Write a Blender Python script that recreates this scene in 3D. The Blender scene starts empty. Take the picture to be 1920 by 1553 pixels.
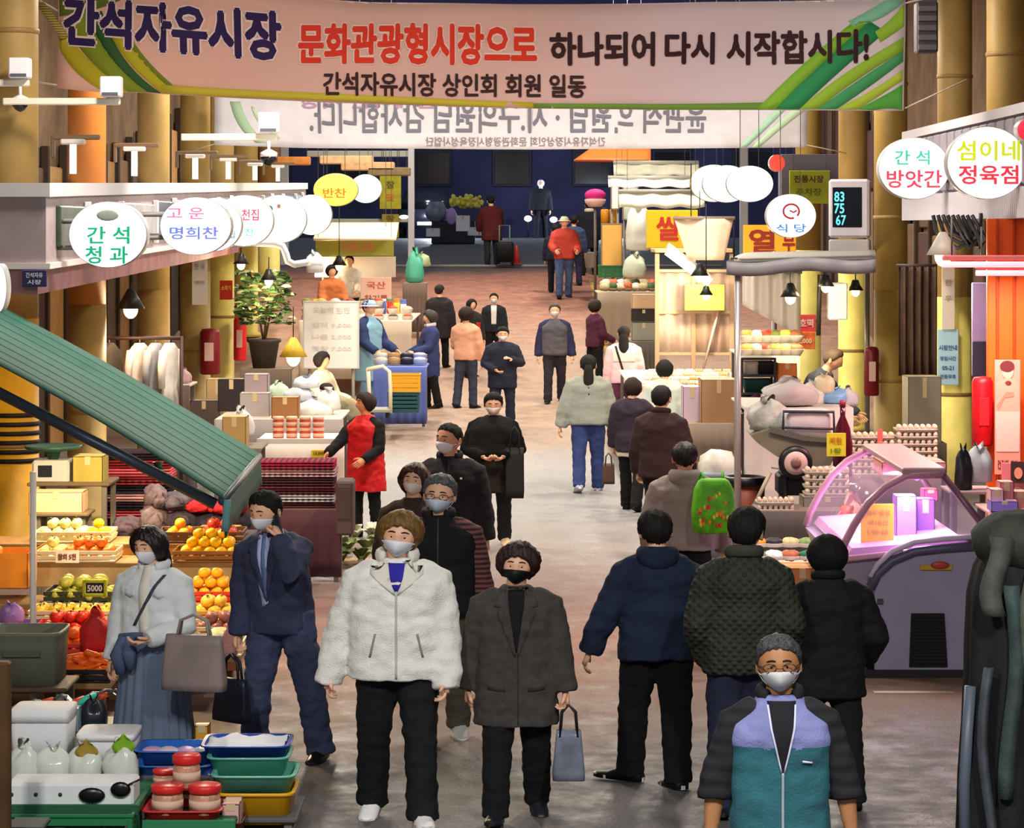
import bpy, bmesh, math, random
from mathutils import Vector, Matrix, noise
from mathutils.bvhtree import BVHTree
R = math.radians
rnd = random.Random(7)
SC = bpy.context.scene
COL = SC.collection
# ---------------------------------------------------------------- camera, world, exposure
F, HZ, CX, CAMZ = 5000.0, 430.0, 960.0, 3.31      # focal length in px, horizon row, centre column, eye height
cam = bpy.data.cameras.new('camera'); cam_o = bpy.data.objects.new('camera', cam); COL.objects.link(cam_o)
cam.sensor_fit = 'HORIZONTAL'; cam.sensor_width = 36; cam.lens = 36 * F / 1920
cam.shift_y = -(776.5 - HZ) / 1920
cam.clip_end = 400
cam_o.location = (0, 0, CAMZ); cam_o.rotation_euler = (R(90), 0, 0)
SC.camera = cam_o
SC.view_settings.view_transform = 'Standard'; SC.view_settings.look = 'None'
SC.view_settings.gamma = 1; SC.view_settings.use_curve_mapping = False
SC.view_settings.exposure = 0.18
SC.cycles.max_bounces = 6; SC.cycles.diffuse_bounces = 3; SC.cycles.glossy_bounces = 3
SC.cycles.transparent_max_bounces = 12
wd = bpy.data.worlds.new('world'); SC.world = wd; wd.use_nodes = True
bg = wd.node_tree.nodes['Background']; bg.inputs[0].default_value = (.62, .68, .8, 1); bg.inputs[1].default_value = .34

def area_light(name, loc, rot, size, sizey, power, color):
    l = bpy.data.lights.new(name, 'AREA'); l.shape = 'RECTANGLE'; l.size = size; l.size_y = sizey
    l.energy = power; l.color = color
    o = bpy.data.objects.new(name, l); COL.objects.link(o); o.location = loc; o.rotation_euler = rot
    return o
# roof lamps of the arcade and a nearest pair added as front fill (each hangs in a fixture built further down)
ROOF_AND_FILL_LAMPS = [(x, d) for d in (6.5, 22.5, 29.5, 36, 43, 50, 57) for x in (-2.6, 2.6)]
def gz(d):                                          # height of the alley floor: level, then rising to the far street
    K = [(0, 0), (33, 0), (37, .06), (45, .38), (51, 1.1), (57, 1.8), (62.5, 2.36), (69, 2.7), (88, 3.0), (140, 3.1)]
    for (a, za), (b, zb) in zip(K, K[1:]):
        if d <= b: return za + (zb - za) * (d - a) / (b - a)
    return 3.1
for (x, d) in ROOF_AND_FILL_LAMPS:
    p = 620 if d < 20 else (380 if d < 26 else 370)
    area_light('roof_or_fill_light', (x, d, 6.82 + gz(d)), (0, 0, 0), .35, 1.5, p, (1, .96, .92) if d < 20 else (1, .88, .74))

# ---------------------------------------------------------------- helpers
def W(px, py, d): return Vector(((px - CX) * d / F, d, CAMZ - (py - HZ) * d / F))
def X(px, d): return (px - CX) * d / F
def Z(py, d): return CAMZ - (py - HZ) * d / F
def hexc(h):
    h = h.lstrip('#'); c = [int(h[i:i+2], 16) / 255 for i in (0, 2, 4)]
    return tuple(x / 12.92 if x <= .04045 else ((x + .055) / 1.055) ** 2.4 for x in c) + (1,)
_mats = {}
def M(col, rough=.6, var=.0, vs=6, bump=0, bs=60, metal=0, emit=0, alpha=1, trans=0, kind=None, sheen=0, col2=None):
    key = (col, rough, var, vs, bump, bs, metal, emit, alpha, trans, kind, sheen, col2)
    if key in _mats: return _mats[key]
    m = bpy.data.materials.new('mat_' + col.strip('#')); m.use_nodes = True; nt = m.node_tree; N = nt.nodes; L = nt.links
    b = N['Principled BSDF']; c = hexc(col); b.inputs['Base Color'].default_value = c
    b.inputs['Roughness'].default_value = rough; b.inputs['Metallic'].default_value = metal
    b.inputs['Specular IOR Level'].default_value = .35
    if sheen: b.inputs['Sheen Weight'].default_value = sheen
    if emit: b.inputs['Emission Color'].default_value = c; b.inputs['Emission Strength'].default_value = emit
    if alpha < 1: b.inputs['Alpha'].default_value = alpha
    if trans: b.inputs['Transmission Weight'].default_value = trans
    tc = N.new('ShaderNodeTexCoord')
    if var:
        nz = N.new('ShaderNodeTexNoise'); nz.inputs['Scale'].default_value = vs; nz.inputs['Detail'].default_value = 4
        L.new(tc.outputs['Object'], nz.inputs['Vector'])
        mx = N.new('ShaderNodeMix'); mx.data_type = 'RGBA'
        c2 = hexc(col2) if col2 else tuple(x * (1 - var) for x in c[:3]) + (1,)
        c1 = c if col2 else tuple(min(1, x * (1 + var)) for x in c[:3]) + (1,)
        rp = N.new('ShaderNodeMapRange'); rp.inputs[1].default_value = .36; rp.inputs[2].default_value = .64
        L.new(nz.outputs['Fac'], rp.inputs[0]); L.new(rp.outputs[0], mx.inputs['Factor'])
        mx.inputs['A'].default_value = c2; mx.inputs['B'].default_value = c1
        L.new(mx.outputs['Result'], b.inputs['Base Color'])
    if kind in ('check', 'plaid', 'stripe', 'knitstripe'):
        wv = N.new('ShaderNodeTexWave'); wv.bands_direction = 'Z'; wv.inputs['Scale'].default_value = vs; wv.inputs['Distortion'].default_value = .6
        L.new(tc.outputs['Object'], wv.inputs['Vector'])
        mx = N.new('ShaderNodeMix'); mx.data_type = 'RGBA'; mx.inputs['A'].default_value = c; mx.inputs['B'].default_value = hexc(col2 or '#ffffff')
        if kind == 'plaid':
            w2 = N.new('ShaderNodeTexWave'); w2.bands_direction = 'X'; w2.inputs['Scale'].default_value = vs
            L.new(tc.outputs['Object'], w2.inputs['Vector'])
            mm = N.new('ShaderNodeMath'); mm.operation = 'MULTIPLY'; L.new(wv.outputs['Fac'], mm.inputs[0]); L.new(w2.outputs['Fac'], mm.inputs[1])
            L.new(mm.outputs[0], mx.inputs['Factor'])
        else: L.new(wv.outputs['Fac'], mx.inputs['Factor'])
        L.new(mx.outputs['Result'], b.inputs['Base Color'])
    if bump:
        bn = N.new('ShaderNodeBump'); bn.inputs['Strength'].default_value = bump; bn.inputs['Distance'].default_value = .01
        if kind == 'quilt':
            mp = N.new('ShaderNodeMapping'); mp.inputs['Rotation'].default_value = (0, R(45), 0); L.new(tc.outputs['Object'], mp.inputs['Vector'])
            ws = []
            for ax in ('X', 'Z'):
                w = N.new('ShaderNodeTexWave'); w.bands_direction = ax; w.inputs['Scale'].default_value = bs
                L.new(mp.outputs[0], w.inputs['Vector']); ws.append(w)
            mm = N.new('ShaderNodeMath'); mm.operation = 'MULTIPLY'; L.new(ws[0].outputs['Fac'], mm.inputs[0]); L.new(ws[1].outputs['Fac'], mm.inputs[1])
            L.new(mm.outputs[0], bn.inputs['Height'])
        elif kind == 'ribs':
            w = N.new('ShaderNodeTexWave'); w.bands_direction = 'Y'; w.inputs['Scale'].default_value = bs
            L.new(tc.outputs['Object'], w.inputs['Vector']); L.new(w.outputs['Fac'], bn.inputs['Height'])
        else:
            nb = N.new('ShaderNodeTexNoise'); nb.inputs['Scale'].default_value = bs; nb.inputs['Detail'].default_value = 5
            L.new(tc.outputs['Object'], nb.inputs['Vector']); L.new(nb.outputs['Fac'], bn.inputs['Height'])
        L.new(bn.outputs['Normal'], b.inputs['Normal'])
    _mats[key] = m
    return m
def cloth(c, var=.12, bump=.35, bs=90, rough=.9, **k): return M(c, rough, var, 9, bump, bs, **k)
def plastic(c, rough=.35, **k): return M(c, rough, var=.06, **k)
def glow(c, e): return M(c, .5, emit=e)
def metal(c, rough=.35): return M(c, rough, metal=.85, var=.08)

def new_obj(name, me, mat=None, parent=None, loc=None):
    o = bpy.data.objects.new(name, me); COL.objects.link(o)
    if mat is not None and not me.materials:
        for x in (mat if isinstance(mat, (list, tuple)) else [mat]): me.materials.append(x)
    if parent is not None: o.parent = parent
    if loc is not None: o.location = loc
    return o
class MB:
    """gathers shapes and links them as one mesh object"""
    def __init__(s): s.v = []; s.f = []; s.sm = []; s.mi = []; s.cur = 0
    def add(s, vs, fs, smooth=False):
        n = len(s.v); s.v += [tuple(x) for x in vs]
        for f in fs: s.f.append([i + n for i in f]); s.sm.append(smooth); s.mi.append(s.cur)
        return s
    def box(s, c, size, bev=.006, rot=None):
        h = Vector(size) / 2; b = min(bev, min(h) * .6); vs = []; idx = {}
        for sx in (-1, 1):
            for sy in (-1, 1):
                for sz in (-1, 1):
                    for a in range(3):
                        p = [sx * (h.x - b), sy * (h.y - b), sz * (h.z - b)]; p[a] = (sx, sy, sz)[a] * h[a]
                        idx[(sx, sy, sz, a)] = len(vs); vs.append(Vector(p))
        I = lambda *k: idx[k]; fs = []
        for a in range(3):
            u, w = (a + 1) % 3, (a + 2) % 3
            for sg in (-1, 1):
                q = []
                for su, sw in ((-1, -1), (1, -1), (1, 1), (-1, 1)):
                    k = [0, 0, 0]; k[a] = sg; k[u] = su; k[w] = sw; q.append(I(*k, a))
                fs.append(q if sg > 0 else q[::-1])
            for su in (-1, 1):
                for sw in (-1, 1):
                    k0 = [0, 0, 0]; k0[a] = -1; k0[u] = su; k0[w] = sw; k1 = list(k0); k1[a] = 1
                    q = [I(*k0, u), I(*k1, u), I(*k1, w), I(*k0, w)]; fs.append(q if su * sw > 0 else q[::-1])
        for sx in (-1, 1):
            for sy in (-1, 1):
                for sz in (-1, 1):
                    q = [I(sx, sy, sz, 0), I(sx, sy, sz, 1), I(sx, sy, sz, 2)]; fs.append(q if sx * sy * sz > 0 else q[::-1])
        if rot is not None:
            m = rot if isinstance(rot, Matrix) else Matrix.Rotation(rot, 3, 'Z'); vs = [m @ v for v in vs]
        c = Vector(c); return s.add([v + c for v in vs], fs)
    def loft(s, rings, cap=True, smooth=True, closed=False):
        n = len(rings[0]); vs = [v for r in rings for v in r]; fs = []; m = len(rings)
        for i in range(m if closed else m - 1):
            for j in range(n):
                k = (i + 1) % m
                fs.append([i * n + j, i * n + (j + 1) % n, k * n + (j + 1) % n, k * n + j])
        if cap and not closed: fs.append(list(range(n))[::-1]); fs.append([(m - 1) * n + j for j in range(n)])
        return s.add(vs, fs, smooth)
    def tube(s, pts, r, n=8, smooth=True, closed=False, flat=1.0, ref=None):
        return s.loft(tube_rings(pts, r, n, flat, ref), True, smooth, closed)
    def lathe(s, prof, c=(0, 0, 0), n=16, sx=1, sy=1, smooth=True, cap=True):
        c = Vector(c)
        return s.loft([[c + Vector((r * math.cos(2 * math.pi * j / n) * sx, r * math.sin(2 * math.pi * j / n) * sy, z)) for j in range(n)] for r, z in prof], cap, smooth)
    def ball(s, c, r, n=10, m=7, fn=None):
        c = Vector(c); r = Vector(r) if hasattr(r, '__len__') else Vector((r, r, r)); rings = []
        for i in range(m + 1):
            t = math.pi * (i / m) * .98 + .01 * math.pi
            rings.append([])
            for j in range(n):
                d = Vector((math.sin(t) * math.cos(2 * math.pi * j / n), math.sin(t) * math.sin(2 * math.pi * j / n), -math.cos(t)))
                k = fn(d) if fn else 1
                rings[-1].append(c + Vector((d.x * r.x, d.y * r.y, d.z * r.z)) * k)
        return s.loft(rings)
    def grid(s, fn, nu, nv, smooth=True):
        vs = [fn(i / nu, j / nv) for i in range(nu + 1) for j in range(nv + 1)]
        fs = [[i * (nv + 1) + j, (i + 1) * (nv + 1) + j, (i + 1) * (nv + 1) + j + 1, i * (nv + 1) + j + 1] for i in range(nu) for j in range(nv)]
        return s.add(vs, fs, smooth)
    def slab(s, fn, nu, nv, off, smooth=True):
        """closed sheet with thickness: fn gives the front, off the shift to the back"""
        n0 = len(s.v); off = Vector(off); W_ = nv + 1
        f = [Vector(fn(i / nu, j / nv)) for i in range(nu + 1) for j in range(nv + 1)]
        b = [p + off for p in f]; K = len(f); fs = []
        for i in range(nu):
            for j in range(nv):
                q = [i * W_ + j, (i + 1) * W_ + j, (i + 1) * W_ + j + 1, i * W_ + j + 1]; fs.append(q); fs.append([K + x for x in q[::-1]])
        loop = [i * W_ for i in range(nu + 1)] + [nu * W_ + j for j in range(1, nv + 1)] + [i * W_ + nv for i in range(nu - 1, -1, -1)] + [j for j in range(nv - 1, 0, -1)]
        for a, c in zip(loop, loop[1:] + loop[:1]): fs.append([c, a, K + a, K + c])
        return s.add(f + b, fs, smooth)
    def prism(s, poly, y0, y1, smooth=False, plane='xz'):
        n = len(poly)
        P = (lambda a, b, y: (a, y, b)) if plane == 'xz' else ((lambda a, b, y: (y, a, b)) if plane == 'yz' else (lambda a, b, y: (a, b, y)))
        vs = [P(a, b, y0) for a, b in poly] + [P(a, b, y1) for a, b in poly]
        fs = [list(range(n)), [n + i for i in range(n)][::-1]] + [[i, n + i, n + (i + 1) % n, (i + 1) % n] for i in range(n)]
        return s.add(vs, fs, smooth)
    def mesh(s, name):
        me = bpy.data.meshes.new(name); me.from_pydata(s.v, [], s.f); me.update()
        for p, sm, mi in zip(me.polygons, s.sm, s.mi): p.use_smooth = sm; p.material_index = mi
        bm = bmesh.new(); bm.from_mesh(me); bmesh.ops.recalc_face_normals(bm, faces=bm.faces); bm.to_mesh(me); bm.free()
        return me
    def build(s, name, mat, parent=None, loc=None): return new_obj(name, s.mesh(name), mat, parent, loc)
def tube_rings(pts, r, n=8, flat=1.0, ref=None):
    pts = [Vector(p) for p in pts]; rs = r if hasattr(r, '__len__') else [r] * len(pts); out = []
    ref = Vector(ref) if ref else None; prev = None
    for i, p in enumerate(pts):
        t = (pts[min(i + 1, len(pts) - 1)] - pts[max(i - 1, 0)]).normalized()
        a = ref if ref else (prev if prev else (Vector((0, 1, 0)) if abs(t.y) < .8 else Vector((1, 0, 0))))
        a = (a - t * a.dot(t)).normalized(); prev = a; b = t.cross(a)
        ra, rb = (rs[i] if isinstance(rs[i], tuple) else (rs[i], rs[i] * flat))
        out.append([p + a * ra * math.cos(2 * math.pi * j / n) + b * rb * math.sin(2 * math.pi * j / n) for j in range(n)])
    return out
def tag(o, label=None, cat=None, group=None, kind=None):
    if label: o['label'] = label
    if cat: o['category'] = cat
    if group: o['group'] = group
    if kind: o['kind'] = kind
    return o
def thing(name, label, cat, loc=(0, 0, 0), rot=0, group=None):
    o = bpy.data.objects.new(name, None); COL.objects.link(o); o.location = loc; o.rotation_euler = (0, 0, rot)
    o.empty_display_size = .1
    return tag(o, label, cat, group)
def hang(t, xs, z0, y=0):
    """thin wires from a hung thing up to the arcade roof"""
    for x in xs: mb = MB(); mb.tube([(x, y, z0), (x, y, 7.2 + gz(t.location.y) - t.location.z)], .005, 5); mb.build('hanger_wire', M('#55524e', .5), t)
def prop(t, xs, z0, y=0, r=.025):
    for x in xs: mb = MB(); mb.tube([(x, y, gz(t.location.y + y) - t.location.z), (x, y, z0)], r, 8); mb.build('support_pole', M('#8a8884', .5), t)
def dup(o, parent=None, loc=None, label=None, group=None, rot=None):
    c = o.copy(); COL.objects.link(c)
    if parent is not None: c.parent = parent
    if loc is not None: c.location = loc
    if rot is not None: c.rotation_euler = rot
    if label: c['label'] = label
    if group: c['group'] = group
    for ch in o.children: dup(ch, c)
    return c
TMP = bpy.data.scenes.new('tmp')
def bake(me, mods):
    """mesh -> mesh with modifiers applied, in a scratch scene"""
    o = bpy.data.objects.new('t', me); TMP.collection.objects.link(o)
    for typ, kw in mods:
        m = o.modifiers.new(typ, typ)
        for k, v in kw.items(): setattr(m, k, v)
    vl = TMP.view_layers[0]; vl.update(); dg = vl.depsgraph
    r = bpy.data.meshes.new_from_object(o.evaluated_get(dg))
    bpy.data.objects.remove(o); bpy.data.meshes.remove(me)
    return r
def text_mesh(body, w, h, bold=.02, map3=None):
    """lettering as real flat glyph geometry, w x h metres, put in place by map3(x, z)"""
    c = bpy.data.curves.new('t', 'FONT'); c.body = body; c.resolution_u = 2
    o = bpy.data.objects.new('t', c); TMP.collection.objects.link(o)
    vl = TMP.view_layers[0]; vl.update()
    me = bpy.data.meshes.new_from_object(o.evaluated_get(vl.depsgraph)); bpy.data.objects.remove(o); bpy.data.curves.remove(c)
    if not len(me.vertices): return me
    v0 = [v.co.copy() for v in me.vertices]; f0 = [list(p.vertices) for p in me.polygons]; n0 = len(v0)   # bold: the strokes thickened by shifted copies
    sh = [(0, 0)] + [(bold * math.cos(R(a)), bold * math.sin(R(a))) for a in range(0, 360, 60)] if bold > .004 else [(0, 0)]
    bpy.data.meshes.remove(me); me = bpy.data.meshes.new('lettering')
    me.from_pydata([(v.x + a, v.y + b, 0) for a, b in sh for v in v0], [], [[i + n0 * k for i in f] for k in range(len(sh)) for f in f0])
    xs = [v.co.x for v in me.vertices]; ys = [v.co.y for v in me.vertices]
    x0, x1, y0, y1 = min(xs), max(xs), min(ys), max(ys)
    for v in me.vertices:
        a = (v.co.x - x0) / max(1e-6, x1 - x0); b = (v.co.y - y0) / max(1e-6, y1 - y0)
        x, z = (a - .5) * w, (b - .5) * h; p = Vector(map3(x, z)); n = (Vector(map3(x + .01, z)) - p).cross(Vector(map3(x, z + .01)) - p).normalized()
        v.co = p + n * (.0005 * (v.index // n0))
    me.update(); return me
def letter(body, w, h, mat, parent, at=(0, 0, 0), bold=.02, name='lettering', mirror=False, facing=None):
    """text on an upright face; at = centre in the parent's space; facing: rotation about Z (0 faces -Y)"""
    at = Vector(at); m = Matrix.Rotation(facing or 0, 3, 'Z'); sg = -1 if mirror else 1
    return new_obj(name, text_mesh(body, w, h, bold, lambda x, z: at + m @ Vector((sg * x, 0, z))), mat, parent)
# ---------------------------------------------------------------- people
SKIN = lambda: M('#e6b392', .55, var=.05, vs=9)
def dirv(fwd, out, side):
    f, o = R(fwd), R(out)
    return Vector((side * math.sin(o) * math.cos(f), -math.sin(f), -math.cos(o) * math.cos(f)))
def interp(K, x):
    for (a, va), (b, vb) in zip(K, K[1:]):
        if x <= b: return va + (vb - va) * max(0, (x - a) / (b - a))
    return K[-1][1]
HR = Vector((.080, .097, .117)); HC = Vector((0, -.004, 1.587))
def sdir(lon, lat):                     # lon 0 = face (towards -Y), degrees
    lo, la = R(lon), R(lat)
    return Vector((math.sin(lo) * math.cos(la), -math.cos(lo) * math.cos(la), math.sin(la)))
def head_pt(d, off=0, detail=True):
    x, y, z = d.x * HR.x, d.y * HR.y, d.z * HR.z
    if d.z < 0:
        k = -d.z; x *= 1 - .30 * k ** 1.4
        if d.y > 0: y *= 1 - .42 * k
        else: y *= 1 - .04 * k
    if d.y < -.2: y *= .97
    if d.z > .3: x *= 1 + .04 * (d.z - .3)
    p = Vector((x, y, z))
    if detail and d.y < 0:
        g = lambda cx, cz, sx, sz: math.exp(-((d.x - cx) / sx) ** 2 - ((d.z - cz) / sz) ** 2)
        p.y -= .021 * g(0, -.27, .13, .15) + .011 * g(0, -.05, .09, .2) + .006 * g(0, .2, .5, .1)
        p.y += .010 * (g(.38, .03, .17, .11) + g(-.38, .03, .17, .11))
        p.y -= .006 * g(0, -.56, .26, .06) + .008 * g(0, -.83, .25, .12)
        p.y += .005 * g(0, -.66, .2, .05)
        p.x += math.copysign(.004, d.x) * (g(.6, -.2, .15, .2) + g(-.6, -.2, .15, .2))
    n = Vector((d.x / HR.x, d.y / HR.y, d.z / HR.z)).normalized()
    return HC + p + n * off
HAIRLINES = {
    'short': [(0, 40), (35, 36), (58, 22), (72, 8), (86, -14), (94, 4), (110, -6), (130, -30), (180, -40)],
    'crop':  [(0, 46), (35, 40), (58, 30), (74, 16), (88, -2), (100, 6), (130, -22), (180, -34)],
    'bob':   [(0, 36), (30, 30), (48, 10), (62, -28), (80, -52), (110, -58), (180, -58)],
    'perm':  [(0, 34), (30, 28), (50, 12), (68, -16), (84, -36), (110, -44), (180, -48)],
    'tied':  [(0, 40), (35, 34), (58, 20), (74, 4), (92, -4), (120, -26), (180, -40)]}
OFFS = {'short': (.006, .020), 'crop': (.004, .012), 'bob': (.020, .024), 'perm': (.026, .034), 'tied': (.006, .014)}
TORSO = [(.84, .10, .085, .004), (.90, .158, .112, .008), (.97, .160, .112, .006), (1.06, .140, .100, 0), (1.16, .146, .104, 0), (1.28, .168, .114, 0),
         (1.335, .152, .104, .004), (1.385, .112, .088, .008), (1.43, .070, .066, .01)]
def torso_at(z):
    for a, b in zip(TORSO, TORSO[1:]):
        if z <= b[0]:
            t = max(0, (z - a[0]) / (b[0] - a[0])); return [a[i] + (b[i] - a[i]) * t for i in (1, 2, 3)]
    return list(TORSO[-1][1:])
def ring(c, rx, ry, n=20, p=2.6, T=None):
    out = []
    for j in range(n):
        a = 2 * math.pi * j / n; ca, sa = math.cos(a), math.sin(a)
        v = Vector((c[0] + rx * math.copysign(abs(ca) ** (2 / p), ca), c[1] + ry * math.copysign(abs(sa) ** (2 / p), sa), c[2]))
        out.append(T(v) if T else v)
    return out
class Person:
    def __init__(s, label, px, d, h, rot=0, build=1.0, wide=1.12, L=None, Rr=None, legL=(4, 6, 3), legR=(-4, 6, 3), lean=0, side=0, twist=0,
                 head=(0, 0, 0), vox=.016, group=None, zoff=0, name='person', skin=None, toe=(8, 8)):
        s.k = h / 1.7; s.vox = vox; s.toe = toe; s.b = build; s.skin = skin or SKIN()
        s.t = thing(name, label, 'person', (X(px, d), d, gz(d) + zoff), R(rot), group)
        side_on = abs(math.sin(R(rot))) > .7
        s.t.scale = (s.k * (1 if side_on else wide), s.k * (wide if side_on else 1), s.k)
        PV = Vector((0, 0, .97)); rl = Matrix.Rotation(R(lean), 3, 'X'); rs = Matrix.Rotation(R(side), 3, 'Y'); 
        def T(p):
            p = Vector(p); w = min(1, max(0, (p.z - .86) / .22)); q = p - PV
            q = Matrix.Rotation(R(twist) * w, 3, 'Z') @ Matrix.Rotation(R(side) * w, 3, 'Y') @ Matrix.Rotation(R(lean) * w, 3, 'X') @ q
            return PV + q
        s.Tu = T
        NK = Vector((0, .006, 1.465)); hm = Matrix.Rotation(R(head[1]), 3, 'Z') @ Matrix.Rotation(R(head[2]), 3, 'Y') @ Matrix.Rotation(R(head[0]), 3, 'X')
        s.Th = lambda p: T(NK + hm @ (Vector(p) - NK))
        s.arm = {}
        for sd, A in ((-1, L or (6, 10, 14, 6)), (1, Rr or (6, 10, 14, 6))):
            sh = T(Vector((sd * .168, .006, 1.328))); el = sh + dirv(A[0], A[1], sd) * .275; fd = dirv(A[2], A[3], sd); wr = el + fd * .245
            s.arm[sd] = (T(Vector((sd * .080, .006, 1.366))), sh, el, wr, fd)
        s.leg = {}
        for sd, A in ((-1, legL), (1, legR)):
            hp = Vector((sd * .085, .004, .90)); kn = hp + dirv(A[0], A[2], sd) * .425; an = kn + dirv(A[0] - A[1], A[2] * .5, sd) * .40
            s.leg[sd] = [hp, kn, an, A[0] - A[1]]
        low = min(s.leg[q][2].z + (-.03 if s.leg[q][3] < -18 else 0) for q in (-1, 1)) - .075
        s.drop = Vector((0, 0, -low))
        # apply the drop to everything
        T0, H0 = s.Tu, s.Th
        s.Tu = lambda p: T0(p) + s.drop; s.Th = lambda p: H0(p) + s.drop
        for q in (-1, 1):
            s.arm[q] = tuple(v + s.drop for v in s.arm[q][:4]) + (s.arm[q][4],)
            s.leg[q][:3] = [v + s.drop for v in s.leg[q][:3]]
        s.bvh = {}
    def world(s, p):
        bpy.context.view_layer.update(); return s.t.matrix_world @ Vector(p)
    def hand(s, mb, sd, curl=25, thumb=None):
        _, _, el, wr, f = s.arm[sd]; th = Vector(thumb) if thumb else (Vector((0, -1, 0)) if abs(f.y) < .8 else Vector((-sd * .5, 0, 1)))
        th = (th - f * th.dot(f)).normalized(); nrm = Vector((-sd, 0, 0)); nrm = (nrm - f * nrm.dot(f) - th * nrm.dot(th))
        nrm = nrm.normalized() if nrm.length > .05 else f.cross(th)
        mb.loft([[wr + f * a + th * (u * w + sh) + nrm * (v * t) for u, v in ((-1, -.7), (0, -1), (1, -.7), (1, .7), (0, 1), (-1, .7))]
                 for a, w, t, sh in ((-.02, .026, .020, 0), (.02, .032, .017, 0), (.06, .041, .016, 0), (.092, .040, .013, 0))])
        for i, ln in enumerate((.070, .079, .073, .056)):
            b = wr + f * .085 + th * (.030 - .020 * i); a = 0; p = b; pts = [b - f * .02]; rr = [.009]
            for q in range(3):
                a += R(curl * (.7 + .12 * i)); p = p + (f * math.cos(a) + nrm * math.sin(a)) * ln * (.44, .32, .26)[q]; pts.append(p); rr.append((.0095, .0088, .006)[q])
            mb.tube(pts, rr, 6)
        p = wr + f * .022 + th * .022; pts = [p]
        for q, (a, b2, c, ln) in enumerate(((.55, .75, .2, .035), (.8, .5, .35, .032), (.9, .2, .45, .024))):
            p = p + (f * a + th * b2 + nrm * c).normalized() * ln; pts.append(p)
        mb.tube(pts, [.013, .012, .010, .007], 6)
    def body(s, curl=25, thumbs=(None, None), eyes=True, curls=None):
        far = s.vox > .018; mb = MB(); T = s.Tu
        mb.loft([ring((0, yo, z), rx * s.b, ry * s.b, 16, T=T) for z, rx, ry, yo in TORSO])
        mb.tube([T((0, .016, 1.40)), T((0, .012, 1.45)), s.Th((0, .004, 1.50)), s.Th((0, 0, 1.54))], [.066, .056, .053, .055], 12)
        for q in (-1, 1):
            a, sh, el, wr, f = s.arm[q]
            mb.tube([a, sh, sh.lerp(el, .5), el, el.lerp(wr, .35), wr, wr + f * .03], [.05, .052, .046, .038, .040, .026, .022], 10)
            hp, kn, an, fa = s.leg[q]
            mb.tube([hp + Vector((0, 0, .04)), hp, hp.lerp(kn, .5), kn, kn.lerp(an, .35), an, an - Vector((0, 0, .03))], [.08, .086, .072, .052, .054, .036, .034], 10)
            fd = dirv(90 + fa * .3, 0, 1) if True else None; fd = Vector((0, -1, -.12)); 
            mb.tube([an + Vector((0, .012, -.02)), an + fd * .03 + Vector((0, 0, -.04)), an + fd * .06 + Vector((0, 0, -.052))], [.024, .020, .014], 8)
        me = bake(mb.mesh('b'), [('REMESH', dict(mode='VOXEL', voxel_size=.02 if far else .014)), ('SMOOTH', dict(factor=.5, iterations=3))])
        bm = bmesh.new(); bm.from_mesh(me)
        m2 = MB(); nu, nv = (20, 14) if far else (36, 26)
        rings = []
        for i in range(nv + 1):
            la = -89 + 178 * i / nv; rings.append([s.Th(head_pt(sdir(360 * j / nu, la), detail=True)) for j in range(nu)])
        m2.loft(rings)
        for q in (-1, 1):
            m2.loft([[s.Th(HC + Vector((q * (HR.x - .004 + e), .012 + .016 * k * math.cos(a) + .004 * math.sin(a), -.012 + .031 * k * math.sin(a)))) for a in [2 * math.pi * j / 8 for j in range(8)]]
                     for e, k in ((-.006, .8), (.008, 1), (.014, .95), (.009, .6))])
            s.hand(m2, q, (curls or {}).get(q, curl), thumbs[0 if q < 0 else 1])
        tmp = m2.mesh('h'); bm.from_mesh(tmp); bpy.data.meshes.remove(tmp)
        for f in bm.faces: f.smooth = True
        bm.to_mesh(me); bm.free(); me.name = 'body'
        me.materials.clear(); o = new_obj('body', me, s.skin, s.t)
        if eyes:
            for q in (-1, 1):
                e = MB(); c = head_pt(sdir(q * 21.5, 3), 0); e.ball(s.Th(c + Vector((0, .006, 0))), (.014, .0085, .008), 10, 8)
                ey = e.build('eye', M('#e8e2da', .2), s.t)
                e = MB(); e.ball(s.Th(c + Vector((0, .0005, -.0005))), (.0065, .0055, .0068), 8, 6); e.build('iris', M('#120b08', .15), ey)
                e = MB(); e.tube([s.Th(head_pt(sdir(q * (10 + 9 * i), 14 + (2.5, 4, 3, 0)[i]), .002)) for i in range(4)], [.003, .0045, .004, .002], 6); e.build('eyebrow', M('#1c1310', .8), s.t)
        return o
    def _wrinkle(s, me, amp, sc):
        if amp <= 0: return
        ns = [v.normal.copy() for v in me.vertices]
        for v, n in zip(me.vertices, ns):
            c = v.co; v.co = c + n * amp * (noise.noise(Vector((c.x * sc, c.y * sc, c.z * sc * 1.5))) + .6 * noise.noise(Vector((c.x * sc * 2.1 + 3, c.y * sc * 2.1, c.z * sc * 2.6))))
    def top(s, mat, hem=.86, ease=.022, boxy=.95, sleeve='long', puff=0, flare=0, name='jacket', wr=.009, bands=None, neck=.0, slv=None, key='top', slen=.014, wsc=9):
        mb = MB(); T = s.Tu; zs = [hem + (1.33 - hem) * i / 8 for i in range(9)]; R_ = []
        for z in zs:
            rx, ry, yo = torso_at(max(z, .93)); rx = max(rx, boxy * .166); ry = max(ry, boxy * .108)
            fl = flare * max(0, (1.05 - z))
            pf = puff * (.5 + .5 * math.cos(z * 70)) if puff else 0
            R_.append(ring((0, yo, z), (rx * s.b) + ease + fl + pf, (ry * s.b) + ease + fl * .8 + pf, 24, 2.7))
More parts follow.
